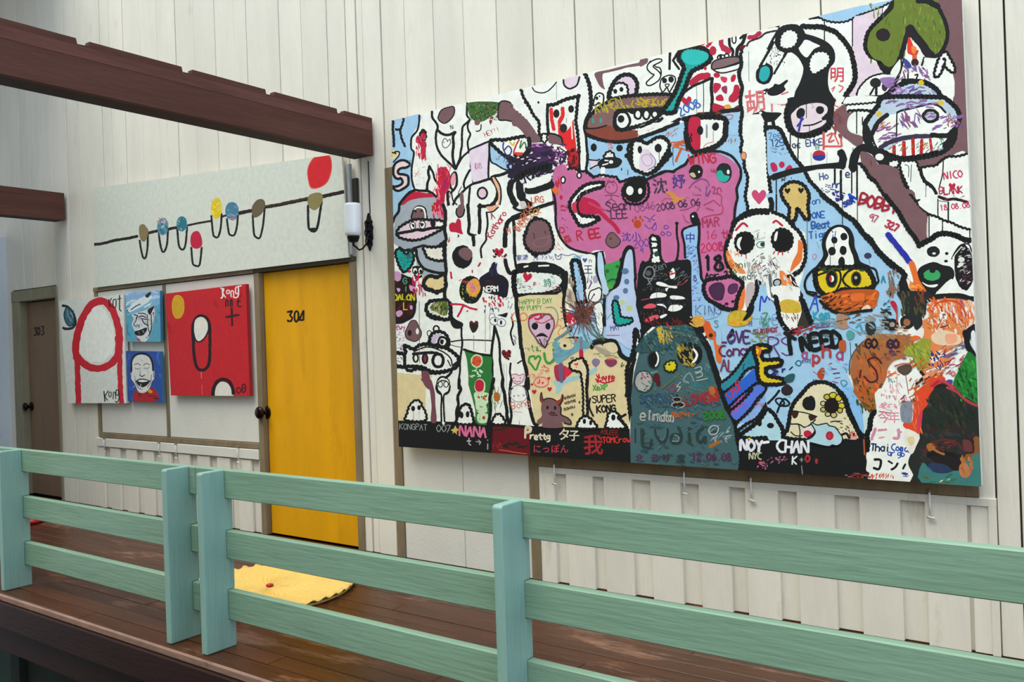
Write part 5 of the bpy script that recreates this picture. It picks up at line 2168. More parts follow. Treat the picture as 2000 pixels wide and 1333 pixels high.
F#e83a26 690 500 720 500 780 640 830 660 780 760 740 720 680 680
F#f08a3a 740 600 800 620 780 700 740 680
F#d8603a 750 720 800 720 800 800 750 790
F#3a4a90 630 760 700 800 740 880 660 880
E#3a1a1a 780 815 50 50
Gwk 0 600 760 600 900 560 1000 460 950
Lk 16 600 760 600 900 540 1020 500 1100
Lk 20 900 750 870 850
D#8a5a9a 26 640 880 990 1060 30 60 110
D#9a6ab0 20 380 1010 620 1150 16 -40 110
Fw 900 760 1060 760 1100 700 1040 860 1020 960 1270 950 1280 1333 1150 1300 1100 1150 1000 1080 940 900
Gwk 26 1180 670 1230 740 1300 880 1280 950 1180 880 1160 830 1130 930 1080 1000 1030 990 1050 880 1100 740
E#1a1a1a 1160 770 26 22
Lk 20 1180 780 1160 850
Fw 680 960 830 940 830 1030 700 1040
Lk 16 690 960 690 1040
Lk 16 780 980 820 970 800 1020
G#bfd0e0,k 50 340 1333 420 1230 520 1150 620 1090 740 1060 880 1070 1000 1120 1080 1190 1130 1280 1180 1333
D#7a5a9a 26 440 1120 900 1333 26 -30 120
D#b07ac0 20 440 1130 700 1250 12 10 110
D#4a5a9a 20 800 1180 1080 1333 16 60 90
D#b07a50 18 700 1260 1000 1333 10 60 80
F#e0c030 820 1070 870 1040 900 1090 850 1120
Lk 40 620 1050 760 1050
@1670 190 6.667
Fb 1280 0 1440 0 1480 500 1480 700 1400 760 1200 780 1050 900 860 920 800 860 800 780 1080 720 1300 600 1320 350 1300 200
G#bfd0e0,k 46 160 430 130 350 200 240 300 120 400 0 1080 0 1180 20 1300 120 1350 200 1360 300 1310 400 1290 560 1180 690 1000 760 800 790 600 800 420 740 330 680 250 560
Fw 250 560 250 440 320 330 420 240 560 210 700 150 880 110 1040 100 1140 140 1200 250 1300 350 1280 420 1200 480 1000 500 800 500 600 560 420 640 320 680
Lk 22 550 200 620 170 760 140 880 110 1000 90 1100 120 1180 200
D#8a6aa0 26 420 40 1060 140 26 -10 120
D#8a5a90 26 280 320 560 600 30 -20 130
D#c8783a 18 300 330 480 420 6 -20 90
D#7a5a98 24 600 190 840 420 26 60 150
D#a0505a 16 620 230 800 380 12 60 100
D#8a5aa0 24 1020 240 1400 430 30 -30 130
D#b06050 18 1180 230 1360 380 10 60 90
O#c8c0d8,k 40 985 245 95 75
D#7a6a90 16 920 200 1040 290 8 -30 90
Lk 14 545 210 540 500
F#e0c030 280 220 310 180 350 210 330 250 280 250
F#e0c030 1070 60 1120 40 1160 80 1120 110
F#1a1c1e 130 300 200 430 240 520 200 640 120 560 110 420
L#1a1c1e 60 420 230 300 330 220 480
L#3a3248 60 330 660 450 590 600 540 800 510 1000 510
F#f6f7f0 400 720 560 600 760 550 900 540 1100 530 1210 540 1180 630 1080 690 900 760 700 790 520 770
L#c02020 46 510 640 510 750
L#c02020 50 635 590 640 790
L#c02020 46 755 550 760 780
L#c02030 44 870 560 860 760
L#c02040 36 980 550 1000 720
D#3a7a5a 14 430 600 1200 700 26 -50 80
D#c87030 14 560 600 1100 680 14 -50 70
D#2a6a80 16 1100 580 1200 680 8 60 70
D#5a9a3a 16 1100 480 1180 560 8 40 60
Wk 50 330 700 460 760 600 800 760 790 900 770 1080 720
Lk 90 1190 640 1250 560 1270 470
Lk 50 1000 490 1200 500 1300 410
Gwk 22 590 840 700 830 790 830 820 900 860 1000 900 1100 960 1150 1030 1200 1100 1333 740 1333 700 1200 640 1060 600 960
L#404040 10 650 880 700 910 695 1040
L#404040 10 735 880 725 1100
F#1a1c1e 250 640 350 700 440 760 590 810 580 870 480 890 340 880 280 790
Ew 320 780 56 44
Gwk 20 430 860 500 820 570 830 560 900 480 920
Gwk 0 860 930 1050 900 1200 800 1460 730 1500 1333 1090 1333 1000 1170 900 1080
Fw 860 930 1050 900 1200 800 1460 730 1520 1333 1090 1333 1000 1170 900 1080
Wk 24 860 920 960 900 1050 890 1120 830 1200 780 1340 770 1460 740
Lk 34 850 920 870 1020 920 1100 1000 1160 1050 1240 1090 1333
Lk 12 1150 830 1140 1000 1090 1200
Lk 8 925 1150 920 1333
T#d03060 18 1160 1070 90 -6 NICO
Hr 1265 1160 90 0
T#b83050 18 1100 1270 90 -4 BLANK
Fb 200 900 400 880 580 950 600 1040 660 1160 740 1280 760 1333 430 1333 340 1220 260 1110 180 1030
Wk 30 100 900 180 1020 260 1090 340 1220 430 1333
Wk 26 590 940 610 1040 660 1160 740 1270 760 1333
@1670 380 6.667
Fb 400 -60 740 -60 800 90 900 220 960 280 940 560 830 670 760 590 700 500 640 360 560 240 450 100
Wk 24 720 0 800 100 880 190 960 250
Wk 44 380 0 460 100 560 220 620 330 700 460 780 560 830 660
Fw 950 290 1100 290 1300 370 1500 450 1510 600 1300 520 1150 500 1020 560 940 600
Fw 1080 0 1460 100 1520 450 1300 380 1080 280 960 240 820 100
Wk 24 950 260 1060 290 1160 340 1260 370 1360 420 1500 460
Lk 30 1090 30 1200 70 1300 60 1460 100
D#7a2a3a 12 1080 0 1460 100 14 10 70
Lk 12 1080 60 1080 280
Lk 16 1215 100 1215 340
T#d03060 14 1115 210 70 -6 18.08.08
Lk 12 965 280 965 560
Lk 12 1140 350 1140 500
Lk 12 1495 460 1495 590
L#a85a60 6 940 300 940 580
Fw 820 690 940 620 1060 560 1200 510 1400 560 1520 640 1540 1333 1100 1333 900 1280 700 1100 650 1000 740 900
Wk 54 830 670 920 620 1000 580 1060 530 1150 510 1240 520 1340 550 1420 590 1510 600
O#1c2022,k 16 1020 745 78 62
Ew 1030 770 24 14
Ek 1195 770 24 20
Ek 1185 870 26 18
F#1a1c1e 810 1020 860 940 1020 880 1140 920 1240 940 1290 1000 1290 1080 1220 1170 1120 1220 1060 1280 1020 1333 880 1333 930 1280 860 1180 810 1110
E#3aa562 1005 1050 110 76
E#1a1c1e 1010 990 40 34
F#f6f7f0 870 1140 960 1180 1080 1170 1040 1210 940 1200
O#1a1618,k 16 1420 950 120 290 -4
D#e0e0dc 10 1350 690 1500 1180 34 -20 60
D#6a3a50 12 1360 900 1520 1200 24 -50 60
Lk 14 1260 840 1310 740 1380 660 1480 650 1520 750
Lw 10 1270 830 1330 750 1390 680
E#e8e8e0 1385 850 44 34
E#e8e8e0 1380 910 34 22
L#2a30a8 70 430 520 510 620 590 720 650 800 700 870
Fo 700 900 760 870 800 960 840 1120 930 1260 860 1300 760 1240 700 1200 760 1130
D#f0a050 24 700 1140 860 1260 10 20 90
Wk 46 0 370 60 440 120 520 200 580 270 690 350 780 420 850 520 930 610 1000 660 1060
Fk 590 1100 640 1060 680 1150 720 1250 860 1333 600 1333
Fw 1100 1333 1060 1290 1250 1100 1330 1200 1440 1260 1540 1200 1560 1333
Wk 30 1060 1333 1200 1320 1400 1333
D#8a6a5a 24 420 960 540 1333 18 80 110
@1670 570 6.667
F#24282a 560 0 920 0 1060 60 1550 60 1560 110 1000 120 930 220 920 300 870 320 880 420 800 500 740 400 640 280 600 120
D#4a4a30 30 600 20 900 300 20 80 130
D#7a3a20 26 780 0 900 160 8 80 110
Lk 40 1050 60 1180 50 1300 40 1420 60 1550 100
Fw 1060 0 1560 0 1560 40 1400 20 1200 20
F#e8884e 960 250 980 160 1060 110 1160 90 1300 90 1440 110 1540 160 1560 300 1540 400 1440 480 1400 540 1420 640 1380 700 1280 720 1240 900 1150 1050 1000 1180 900 1180 860 1100 940 900 860 620 800 560 880 460 880 380 960 330
D#e8602c 34 960 100 1400 460 44 50 130
D#f0c0a0 34 1040 140 1540 640 50 70 130
D#f0e8e0 30 1000 200 1560 520 30 80 130
D#c8506a 20 1240 120 1500 420 16 60 110
D#d88030 24 900 320 1460 480 24 20 90
D#d85a40 16 1440 260 1540 460 12 85 120
L#6a3a30 14 1100 370 1130 270 1120 200
L#6a3a40 18 1110 470 1200 440
Ew 1150 320 50 60
E#8a6a80 1160 300 26 16
F#f2ece6 800 530 860 470 900 500 880 600 800 600
F#ecd0b0 1000 560 1150 500 1300 540 1380 600 1360 680 1150 700 1020 660
F#f0a880 1180 560 1320 560 1320 660 1200 680
D#f0ece8 26 950 780 1440 1060 34 -30 120
D#3a2a70 26 960 780 1180 1020 22 60 100
D#6a5a80 20 1150 680 1450 860 20 -30 110
D#b03a50 20 1150 780 1450 1080 20 -30 110
D#7a2a20 22 860 1060 1200 1220 16 -30 110
O#e8a0a0,#c04060 10 1280 1070 26 30
F#3a50a0 1200 1150 1270 1150 1260 1200 1200 1190
F#98a038 640 770 800 660 900 610 990 640 980 740 990 800 950 960 870 1030 800 980 760 860 680 830
D#b0b03a 26 640 640 960 960 24 60 110
D#6a8a40 22 760 640 960 1000 16 60 110
Fo 700 620 780 570 860 600 780 640
D#d8602c 24 700 880 960 1150 14 -40 110
G#5a4a40,#4a2a2a 10 560 990 700 950 740 1000 700 1060 640 1080 580 1050
L#c86a58 20 520 970 620 940 720 940
Fw 400 1150 440 1040 560 1050 660 1100 760 1030 860 1080 880 1130 780 1220 720 1333 350 1333
D#8aa8a0 20 440 1110 540 1190 8 80 60
L#c8a0a0 8 550 1060 545 1333
L#a06a6a 12 660 1080 700 1333
D#f0b0b8 20 380 1200 600 1333 14 60 90
D#e07858 26 440 1040 600 1110 10 -20 90
Lk 26 800 1200 880 1130 890 1080 850 1040
F#24282a 1400 520 1480 480 1560 420 1560 560 1500 620 1500 700 1560 800 1590 980 1560 960 1500 820 1440 740 1430 660
Fk 1400 530 1560 420 1555 530 1490 600 1510 700 1580 820 1590 920 1540 880 1470 770 1420 660 1430 590
F#e8e8ee 1510 540 1560 520 1570 780 1530 700
F#1f7a30 1480 780 1560 850 1590 960 1610 1333 1300 1333 1280 1180 1360 1000 1420 880
D#2f9a3a 30 1320 860 1600 1320 30 70 130
D#164a22 26 1340 1000 1580 1320 16 60 110
F#e04828 860 1250 980 1120 1100 1090 1180 1140 1050 1240 980 1333 760 1333
D#b86a30 30 720 1130 960 1333 14 -40 100
D#e8a078 24 880 1000 1060 1120 12 -30 110
F#1f2220 1000 1333 1060 1220 1160 1200 1260 1260 1340 1333
Lr 40 980 1260 1100 1160 1200 1190 1300 1260
L#b84a58 24 1100 1150 1180 1180 1280 1250
@1670 760 6.667
F#282c28 960 0 1300 0 1420 100 1620 230 1640 760 1620 1260 780 1250 760 1120 700 1000 700 920 740 830 800 700 850 560 870 400 890 260 960 200 950 100
L#b83a48 34 1200 -20 1330 40 1400 110 1500 180 1590 220
F#1f7a30 1340 0 1620 0 1610 190 1500 140 1420 80
D#2f9a3a 26 1380 0 1600 160 12 60 90
D#164a22 20 1400 0 1600 160 8 60 90
D#3a3c28 40 900 60 1500 600 30 60 160
D#3a3034 40 860 560 1600 1000 40 30 160
D#4a2a28 34 900 640 1560 1060 26 30 140
F#e84a28 780 100 860 0 1030 -20 960 100 950 200 880 290 870 400 850 580 780 570 640 500 640 440 740 430 760 300
D#e87a50 20 740 120 860 560 14 80 130
F#d83a58 820 380 880 280 870 420 830 560
F#8a90a0 600 200 740 170 740 420 660 440 600 400
D#7a8490 20 600 200 740 420 10 80 110
D#7a4a38 20 600 90 780 180 8 -20 90
F#f0ece0 640 520 840 600 800 740 740 850 660 740
F#e8d0a0 680 640 760 620 780 700 720 740
F#a8682e 930 740 1000 700 1050 760 1100 820 1160 800 1150 860 1060 850 980 830
E#241c1e 1040 860 110 60
D#6a2a2c 26 1040 680 1320 800 12 -20 120
F#6a3a38 1400 680 1480 640 1540 700 1530 820 1440 830
F#8a5a34 1540 640 1620 640 1630 860 1560 960 1420 980 1440 860 1540 800
F#3f7c78 880 960 1000 1060 1160 1100 1300 1060 1400 1000 1500 900 1620 860 1650 1280 880 1240
F#2a3a5a 940 1000 1040 960 1200 1000 1280 1050 1160 1100 1020 1080
F#241c1e 1000 880 1380 860 1380 1040 1280 1060 1180 980 1040 960
F#c07a50 1360 1000 1440 960 1500 1060 1500 1120 1440 1160 1370 1120
D#b8703a 30 1380 900 1560 1100 16 70 130
D#4a6a40 24 900 1130 1300 1240 10 0 120
L#e8e0c0 14 1110 1210 1140 1190
L#c8c8b0 10 1200 1190 1240 1170
L#3a50a0 16 940 1010 1000 1060
# right-edge repair
@1000 300 6.667
F#2a1c3a 60 100 200 20 380 -30 520 -60 560 60 500 140 380 170 240 200 120 260 20 320 -60 300 0 200
X#241a30 40 -60 20 540 300 40
X#4a2a5a 24 200 -120 700 120 40
Dw 14 80 40 500 240 12 -20 60
D#c070b0 22 480 -60 660 100 12 70 60
Wk 60 60 330 200 240 350 200 500 170
Lk 50 200 480 330 470 520 400
Fw 180 430 260 350 400 290 500 260 510 340 450 390 330 430 240 460
Lk 60 200 490 340 470 520 400
@1250 60 6.667
Wk 34 1310 330 1320 450 1290 540 1300 640 1330 740 1310 860 1310 960 1330 1080 1310 1200 1310 1333
@1225 600 6.667
Wk 36 120 300 100 460 60 640 0 800 0 980 20 1200 40 1400
@1250 420 6.667
L#e07a30 40 1140 480 1150 580 1200 680
D#f0b080 20 1130 460 1300 760 14 60 90
D#c0c0c4 20 1400 640 1700 900 20 80 90
D#30363c 12 1450 560 1750 800 26 -40 60
D#e8d8d0 24 1800 700 2060 1000 16 60 90
@1500 570 6.667
D#6a4a30 24 900 250 1300 420 16 -10 90
D#8a9aa0 26 1180 300 1560 560 20 30 100
D#b08a70 22 1560 420 1800 580 16 0 80
D#24282a 26 1490 330 1640 480 10 20 70
D#a86a4a 18 1400 540 1900 640 18 0 80
T#6a5aa0 10 450 930 60 -10 may
T#3a6aa0 10 620 480 70 -8 zumw
T#b04a6a 12 -20 530 70 -4 you
L#b02a3a 16 330 560 620 450
L#b02a3a 12 620 470 780 460
D#7ab0d0 16 700 900 1040 1280 16 30 60
@1250 600 6.667
T#8a3a4a 12 1480 350 80 -6 summer
D#c0a0c8 14 1400 240 1900 420 18 -10 60
T#3a3a6a 12 1180 470 60 -4 x
D#5a7a78 22 60 300 760 600 30 60 90
D#22383c 20 100 260 820 560 26 20 90
D#3a5a68 24 40 1100 1040 1333 30 10 90
D#6a8078 16 40 860 1000 1333 30 40 80
@1250 760 6.667
D#35555c 24 0 200 1100 1000 50 20 110
D#56787a 18 0 200 1200 1000 40 -30 100
L#2a3a3c 22 -60 520 -60 700
T#b8b8b0 14 0 400 120 4 elnda
T#5a3050 18 680 930 92 0 12.06.08
T#2f7a30 26 840 400 100 -4 2008
L#2a4040 30 40 530 40 740 130 760 150 660
L#2a4040 30 200 530 220 620 290 700 350 620 360 520
L#2a4040 30 500 500 540 600 520 690 430 700 400 640 440 590 520 600
L#9aa4a4 10 450 600 500 620 500 680 420 680
L#2a4040 36 640 580 650 690
L#2a4040 36 640 510 645 520
L#2a4040 34 820 510 760 560 750 660 800 690 850 620 850 700
C#a8b8b8 16 900 530 950 480 1020 500 1000 580 920 590
J#5a3050 110 -60 940 0 北
J#5a3050 110 140 940 0 云
J#4a2838 110 290 940 0 吵
J#303a40 120 480 950 0 宝
@1670 570 6.667
D#fae0c8 16 960 120 1520 520 30 60 90
D#b83a28 12 980 130 1500 460 24 70 110
L#c8402a 16 1000 260 1060 160 1180 120 1300 130 1400 200 1440 320
L#d87040 14 960 420 1000 300 1040 220
L#a83a30 10 1060 500 1120 380 1160 300
@1670 760 6.667
L#3a2424 30 900 560 1100 520 1300 500 1480 560 1540 700
L#5a2c28 26 1000 700 1160 660 1320 700 1420 800
L#16181a 50 960 860 1120 830 1300 860
L#a8703a 30 1000 760 1080 820 1160 850
L#3a1a1c 22 1420 640 1520 680 1540 820 1440 830
D#1c2a24 40 900 100 1560 500 30 60 160
@1500 190 6.667
Wk 36 470 940 540 1080 640 1190 720 1280 790 1350
Lk 14 870 1120 870 940
@750 200 6.667
Wk 22 120 245 115 350 125 450 130 575
Wk 20 258 215 235 300 205 355 150 350
Wk 20 205 355 225 450 240 500 275 575
@1000 480 6.667
D#8a5048 12 700 700 1120 1080 40 40 90
D#3a2a2a 10 820 780 980 980 30 70 70
D#7aa0a8 12 700 1040 1060 1333 24 70 90
D#507a60 10 1000 1000 1200 1240 14 50 80
@1250 60 6.667
J#e07078 300 1370 1040 -6 胡
'''
ART_PILL = '''
@0 0 2.5
f#d9dcd2 400 850 1800 650 1800 1300 400 1450
L#1d1815 14 455 1195 500 1190 560 1175 620 1165 670 1155
L#2a1f18 14 720 1140 770 1128 800 1122
L#2a1f18 14 820 1120 860 1112
L#2a1f18 10 910 1103 960 1092 1030 1080
L#2a1f18 10 1080 1060 1105 1052
L#2a1f18 18 1165 1042 1235 1028
L#2a1f18 18 1290 1012 1350 1003 1400 992 1450 982 1510 970
L#2a1f18 18 1575 960 1630 948 1680 936
L#4a3a2c 5 1290 1008 1400 988 1510 966
L#1d1b18 10 682 1175 690 1225 700 1260 712 1256 720 1210 722 1150
L#1d1b18 10 775 1135 782 1190 792 1228 804 1226 816 1190 820 1120
L#1d1b18 10 866 1120 872 1190 882 1216 898 1216 908 1180 913 1110
L#1d1b18 10 934 1210 940 1280 948 1296 972 1298 980 1260 985 1210
L#1d1b18 10 1032 1055 1040 1140 1050 1158 1066 1156 1078 1110 1082 1045
L#1d1b18 10 1108 1070 1116 1130 1124 1148 1144 1148 1156 1110 1162 1050
L#1d1b18 10 1234 1050 1240 1140 1252 1160 1270 1160 1284 1100 1292 1020
L#1d1b18 12 1504 1005 1506 1100 1514 1124 1540 1128 1554 1090 1570 985
F#1d1b18 1510 1116 1545 1114 1536 1134 1518 1134
G#8d7b52,#6f6040 2 680 1110 698 1096 714 1110 724 1130 716 1165 700 1180 684 1160
O#5f93a8,#5f93a8 2 795 1106 27 42
D#c08a8a 8 770 1066 820 1090 8 30 20
D#2f6f86 8 775 1080 818 1145 10 60 24
D#d8d4d8 5 775 1070 818 1120 6 -40 18
O#2f7286,#4a9aa4 3 888 1094 25 36
D#7ab0b8 6 866 1060 910 1126 10 60 16
Fr 930 1160 944 1134 968 1130 984 1160 986 1200 960 1216 934 1202
Fy 1030 1010 1044 975 1070 968 1084 1010 1078 1050 1056 1070 1036 1050
D#efe06a 8 1034 980 1082 1050 8 80 30
G#4a7f9c,#3a6f8c 2 1102 1020 1118 992 1148 992 1164 1020 1158 1056 1138 1076 1108 1060
D#8ab4c8 6 1104 1000 1160 1060 8 30 20
D#c08ab0 6 1120 1040 1150 1070 5 20 20
G#6b5d47,#5a4c38 2 1232 1010 1256 978 1284 976 1294 1000 1280 1040 1250 1062 1232 1050
G#8f8154,#7a6c44 2 1502 980 1514 952 1556 942 1576 960 1566 1000 1536 1026 1510 1010
F#e0544a 1500 830 1520 782 1556 752 1590 748 1616 770 1620 830 1600 890 1560 918 1518 920 1504 880
F#d8262e 1504 832 1524 786 1558 756 1588 752 1612 774 1616 830 1596 886 1558 914 1522 914 1508 880
'''
ART_KAT = '''
@0 540 4
f#e2e4de 400 150 1050 130 1050 1050 480 1050
fw 640 260 700 230 760 230 820 260 880 380 900 500 880 600 800 670 700 670 620 600 610 480
L#cf1f30 56 600 640 592 560 606 450 640 340 690 250 750 200 820 200 870 250 905 330 930 430 930 560 920 620 860 690 780 720 700 710 640 670 605 630
L#cf1f30 44 605 640 606 780 615 1010
L#cf1f30 40 915 480 935 640 938 800 950 1010
L#cf1f30 30 920 640 870 690 800 715
L#cf1f30 30 610 650 680 700 760 718
L#1a2a30 20 490 230 530 240 570 290 590 350 570 400 520 412 494 404
G#3f7386,#1a2a30 8 510 260 530 240 570 290 580 360 550 390 520 370 500 310
D#a8c4d0 8 520 260 570 380 8 80 50
D#1d4a60 8 510 260 580 390 10 80 50
l#1a1a1a 8 850 180 856 240
l#1a1a1a 8 872 172 850 210 876 240
C#1a1a1a 8 884 190 906 184 904 240 886 242
l#1a1a1a 9 934 150 934 260 946 272
l#1a1a1a 8 918 180 946 172
l#1a1a1a 9 812 900 820 978
l#1a1a1a 8 846 896 818 940 840 970
C#1a1a1a 7 852 910 868 908 866 940 852 940
L#1a1a1a 7 884 960 886 910 900 912 904 958
L#1a1a1a 8 926 890 908 892 908 926 924 926 926 890 930 950 918 984 900 978
'''
ART_HAT = '''
@0 540 4
f#5aa3bf 900 50 1300 40 1320 600 900 600
D#4a94b4 24 980 250 1250 520 20 80 80
f#8db4dc 950 100 1270 90 1270 180 1100 190 960 250
D#a8c8e8 22 980 110 1250 180 14 -10 90
F#dfe8ec 1000 270 1020 230 1080 180 1150 150 1190 160 1160 200 1100 240 1030 280
F#7fb4d8 990 300 1040 270 1100 240 1180 190 1250 170 1252 215 1180 240 1100 270 1020 300
D#d8ecf4 10 1000 180 1180 280 10 -40 80
F#1c2a3a 1135 150 1165 125 1182 130 1160 165 1142 165
L#203048 8 1025 260 1060 235 1095 218
Fs 1160 240 1205 235 1210 300 1190 420 1160 510 1190 400 1170 290
F#d5d8dc 1030 300 1100 275 1160 255 1190 245 1205 270 1198 340 1180 400 1170 460 1140 510 1090 505 1070 470 1040 400 1030 370 1045 330
F#1a1c22 1155 262 1205 232 1195 260 1175 300 1160 290
L#22252c 9 1048 300 1075 310 1062 330
L#22252c 9 1085 320 1110 310 1140 322
L#22252c 8 1080 290 1120 290 1140 300
L#22252c 7 1075 310 1060 350 1045 375 1060 390 1090 380
L#22252c 9 1110 340 1130 370 1160 385
L#22252c 8 1100 330 1160 340
F#15171c 1052 432 1090 420 1140 400 1148 420 1120 460 1080 465 1058 455
Fw 1060 420 1100 414 1140 398 1100 408
L#22252c 7 1150 300 1156 400 1170 440
L#22252c 8 1180 300 1184 400 1160 470
F#b04a5a 1066 480 1090 490 1100 510 1075 500
D#8a9098 8 1060 330 1180 480 12 70 40
F#e8e4e0 1186 290 1202 262 1210 300 1196 330
L#22252c 5 1188 300 1202 280 1200 320
'''
ART_LAUGH = '''
@0 540 4
f#2c4f9e 900 560 1320 560 1320 1040 900 1040
D#3a62b4 24 980 600 1270 960 24 80 80
F#b02028 1050 905 1090 880 1170 870 1215 890 1240 940 1220 975 1140 985 1050 975 1040 930
D#7a1a24 14 1050 900 1240 975 10 20 50
G#15171c,#15171c 6 1022 735 1030 650 1060 610 1110 598 1160 615 1190 660 1200 730 1180 740 1040 745
F#dcdcda 1034 740 1034 670 1060 625 1110 612 1160 630 1184 680 1190 740 1206 745 1204 800 1188 820 1170 870 1140 905 1110 912 1080 900 1052 840 1028 805 1018 760
L#8a8c92 9 1052 690 1075 682 1098 695
L#8a8c92 9 1120 695 1145 682 1170 692
L#8a8c92 7 1056 718 1076 726 1096 716
L#8a8c92 7 1124 716 1146 724 1164 712
L#22252c 7 1090 770 1110 784 1130 770
L#22252c 9 1062 822 1090 806 1130 806 1172 820
F#15171c 1066 822 1110 815 1168 820 1150 850 1115 868 1080 852
Fw 1076 818 1110 812 1160 818 1110 828
L#6a6c72 6 1052 780 1060 830 1080 870 1110 884
L#6a6c72 6 1184 770 1176 830 1150 870
L#9a9ca2 6 1095 740 1094 768
D#b8b8b8 8 1040 640 1180 880 10 80 40
F#d8a030 1160 880 1192 900 1180 915 1158 905
L#22252c 5 1024 750 1022 790
L#22252c 5 1200 750 1202 790
'''
ART_RED = '''
@0 540 4
f#c41e28 1200 0 2050 0 2050 1000 1200 1000
D#bd1b23 26 1300 100 1940 920 30 88 120
G#d2a11c,#d9b02a 5 1345 240 1350 190 1368 155 1400 150 1430 180 1438 240 1430 290 1405 325 1372 325 1352 290
L#241016 24 1512 520 1506 440 1508 380 1530 330 1568 308 1610 325 1634 370 1640 450 1640 560 1636 660 1620 710 1580 735 1540 715 1522 650 1512 560 1512 500
G#e6e2da,#241016 12 1510 400 1520 340 1560 312 1600 322 1626 360 1628 420 1600 480 1560 512 1530 500 1514 450
L#e07070 7 1572 748 1574 800
L#d86060 6 1578 850 1580 930
G#e2ded6,#e2ded6 1 1668 935 1680 880 1710 835 1740 825 1780 840 1810 890 1818 935
L#241016 28 1664 940 1668 880 1696 826 1740 804 1790 824 1816 870 1824 920
l#f0e8e4 11 1738 100 1740 160 1728 172
l#f0e8e4 9 1724 92 1750 98 1740 132 1762 165
C#f0e8e4 8 1772 112 1790 110 1788 134 1772 134
L#f0e8e4 9 1806 160 1804 118 1822 116 1826 156
L#f0e8e4 10 1862 80 1842 90 1842 132 1862 130 1862 84 1862 150 1840 168 1822 160
l#f0e8e4 9 1850 82 1886 74
L#1d1216 10 1764 236 1766 192 1780 190 1782 232
L#1d1216 10 1800 236 1802 186 1812 190 1814 236
L#1d1216 10 1862 180 1858 230 1884 238
l#1d1216 8 1848 200 1880 196
l#3a1216 17 1810 250 1814 385
l#3a1216 17 1768 320 1864 302
C#30101a 9 1852 880 1868 870 1880 890 1870 912 1854 908
C#30101a 10 1896 850 1914 848 1918 880 1908 906 1892 900
l#30101a 8 1894 876 1916 872
'''
ART_304 = '''
@400 560 4
l#1c120e 15 646 200 684 190 664 224 684 246 676 270 650 272 648 262
L#1c120e 15 700 240 704 205 720 192 732 214 730 252 716 276 704 264 700 240
l#1c120e 15 738 262 772 184 770 262 738 262 742 252
'''
ART_303 = '''
@0 540 4
l#181412 9 266 406 286 400 276 426 288 444 278 462 266 460
L#181412 9 300 400 292 430 300 462 312 430 304 398
l#181412 9 322 394 344 392 334 422 344 444 332 460 322 452
'''
# ------------------------------------------------------------------ materials
m_wall = mat('painted_boards', '#e4dfd3', .72, .06, (3.5, 3.5, .7), .35, (60, 60, 7), ('#b9b49c', .60, 1.6, (2.2, 2.2, .5)), obvar=.035)
m_flat = mat('painted_plywood', '#dcdad2', .6, .04, (3, 3, 2), .12, None, ('#c6c3b6', .62, 2.2))
m_trim = mat('bare_brown_trim', '#86765c', .7, .18, (9, 9, 2), .3, (70, 70, 14), ('#5a4a36', .62, 3))
m_back = mat('dark_gap', '#46423a', .9, .2, (5, 5, 5), 0)
m_beam = mat('maroon_beam_paint', '#583830', .62, .14, (4, 1.2, 9), .25, (30, 8, 60), ('#664234', .62, 2.0, (3, 1, 6)), spec=.15)
m_beam2 = mat('weathered_beam_edge', '#64403a', .7, .18, (5, 1.5, 12), .3, (30, 8, 60), ('#54413a', .55, 3.0), spec=.15)
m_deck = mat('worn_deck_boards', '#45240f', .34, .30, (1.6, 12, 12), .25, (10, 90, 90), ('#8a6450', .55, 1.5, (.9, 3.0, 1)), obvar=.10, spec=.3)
m_nose = mat('worn_deck_edge', '#8d6e60', .7, .2, (3, 8, 8), .3, (10, 60, 60), ('#4a332b', .55, 5))
m_fascia = mat('dark_maroon_fascia', '#291412', .6, .15, (2, 6, 6), .2, (10, 60, 60), ('#1c1a14', .6, 3), spec=.2)
m_green = mat('mint_green_paint', '#7a9b87', .5, .07, (1.5, 14, 14), .25, (6, 70, 70), ('#6c8a76', .55, 2.4, (1, 9, 9)))
m_post = mat('mint_green_sky_tint', '#7fa49c', .5, .06, (14, 14, 1.5), .25, (70, 70, 6), ('#749a92', .56, 2.4, (9, 9, 1)))  # same paint as the rails, with blue sky light put into the colour
m_yel = mat('yellow_door_paint', '#e3a30c', .55, .07, (5, 5, 1), .2, (40, 40, 6), ('#d0930a', .56, 1.7, (3, 3, .7)), spec=.2)
m_brown = mat('brown_door_paint', '#866b54', .6, .1, (5, 5, 1), .2, (40, 40, 6), ('#725a44', .56, 1.7, (3, 3, .7)))
m_ink = paint_material()
m_canvas = mat('canvas_edge', '#d9d8d2', .8, .08, (20, 20, 20), .3, (200, 200, 200))
m_canvas2 = mat('canvas_edge_red', '#a82228', .8, .1, (20, 20, 20), .3, (200, 200, 200))
m_canvas3 = mat('canvas_edge_blue', '#3f76a0', .8, .1, (20, 20, 20), .3, (200, 200, 200))
m_iron = mat('black_iron', '#17171a', .45, .2, (30, 30, 30), .3, (80, 80, 80), None, .6)
m_knob = mat('dark_bronze', '#2a1c18', .28, .15, (30, 30, 30), 0, None, None, .85)
m_steel = mat('dull_steel', '#8c8f94', .4, .15, (30, 30, 30), .1, (90, 90, 90), None, .8)
m_hook = mat('white_enamel', '#e4e4de', .4, .04, (20, 20, 20), 0)
m_glass = mat('opal_glass', '#e9ecf0', .18, .02, (5, 5, 5), 0, None, None, 0, .6)
m_grey = mat('grey_plastic_strip', '#9aa0a4', .5, .1, (10, 10, 10), 0)
m_pale = mat('pale_blue_board', '#c9d2da', .65, .06, (4, 4, 1), .2, (40, 40, 8), ('#a8b0b6', .6, 2))
m_dark = mat('shaded_render_wall', '#22302d', .85, .2, (3, 3, 3), .2, None, ('#20282a', .55, 2.5))
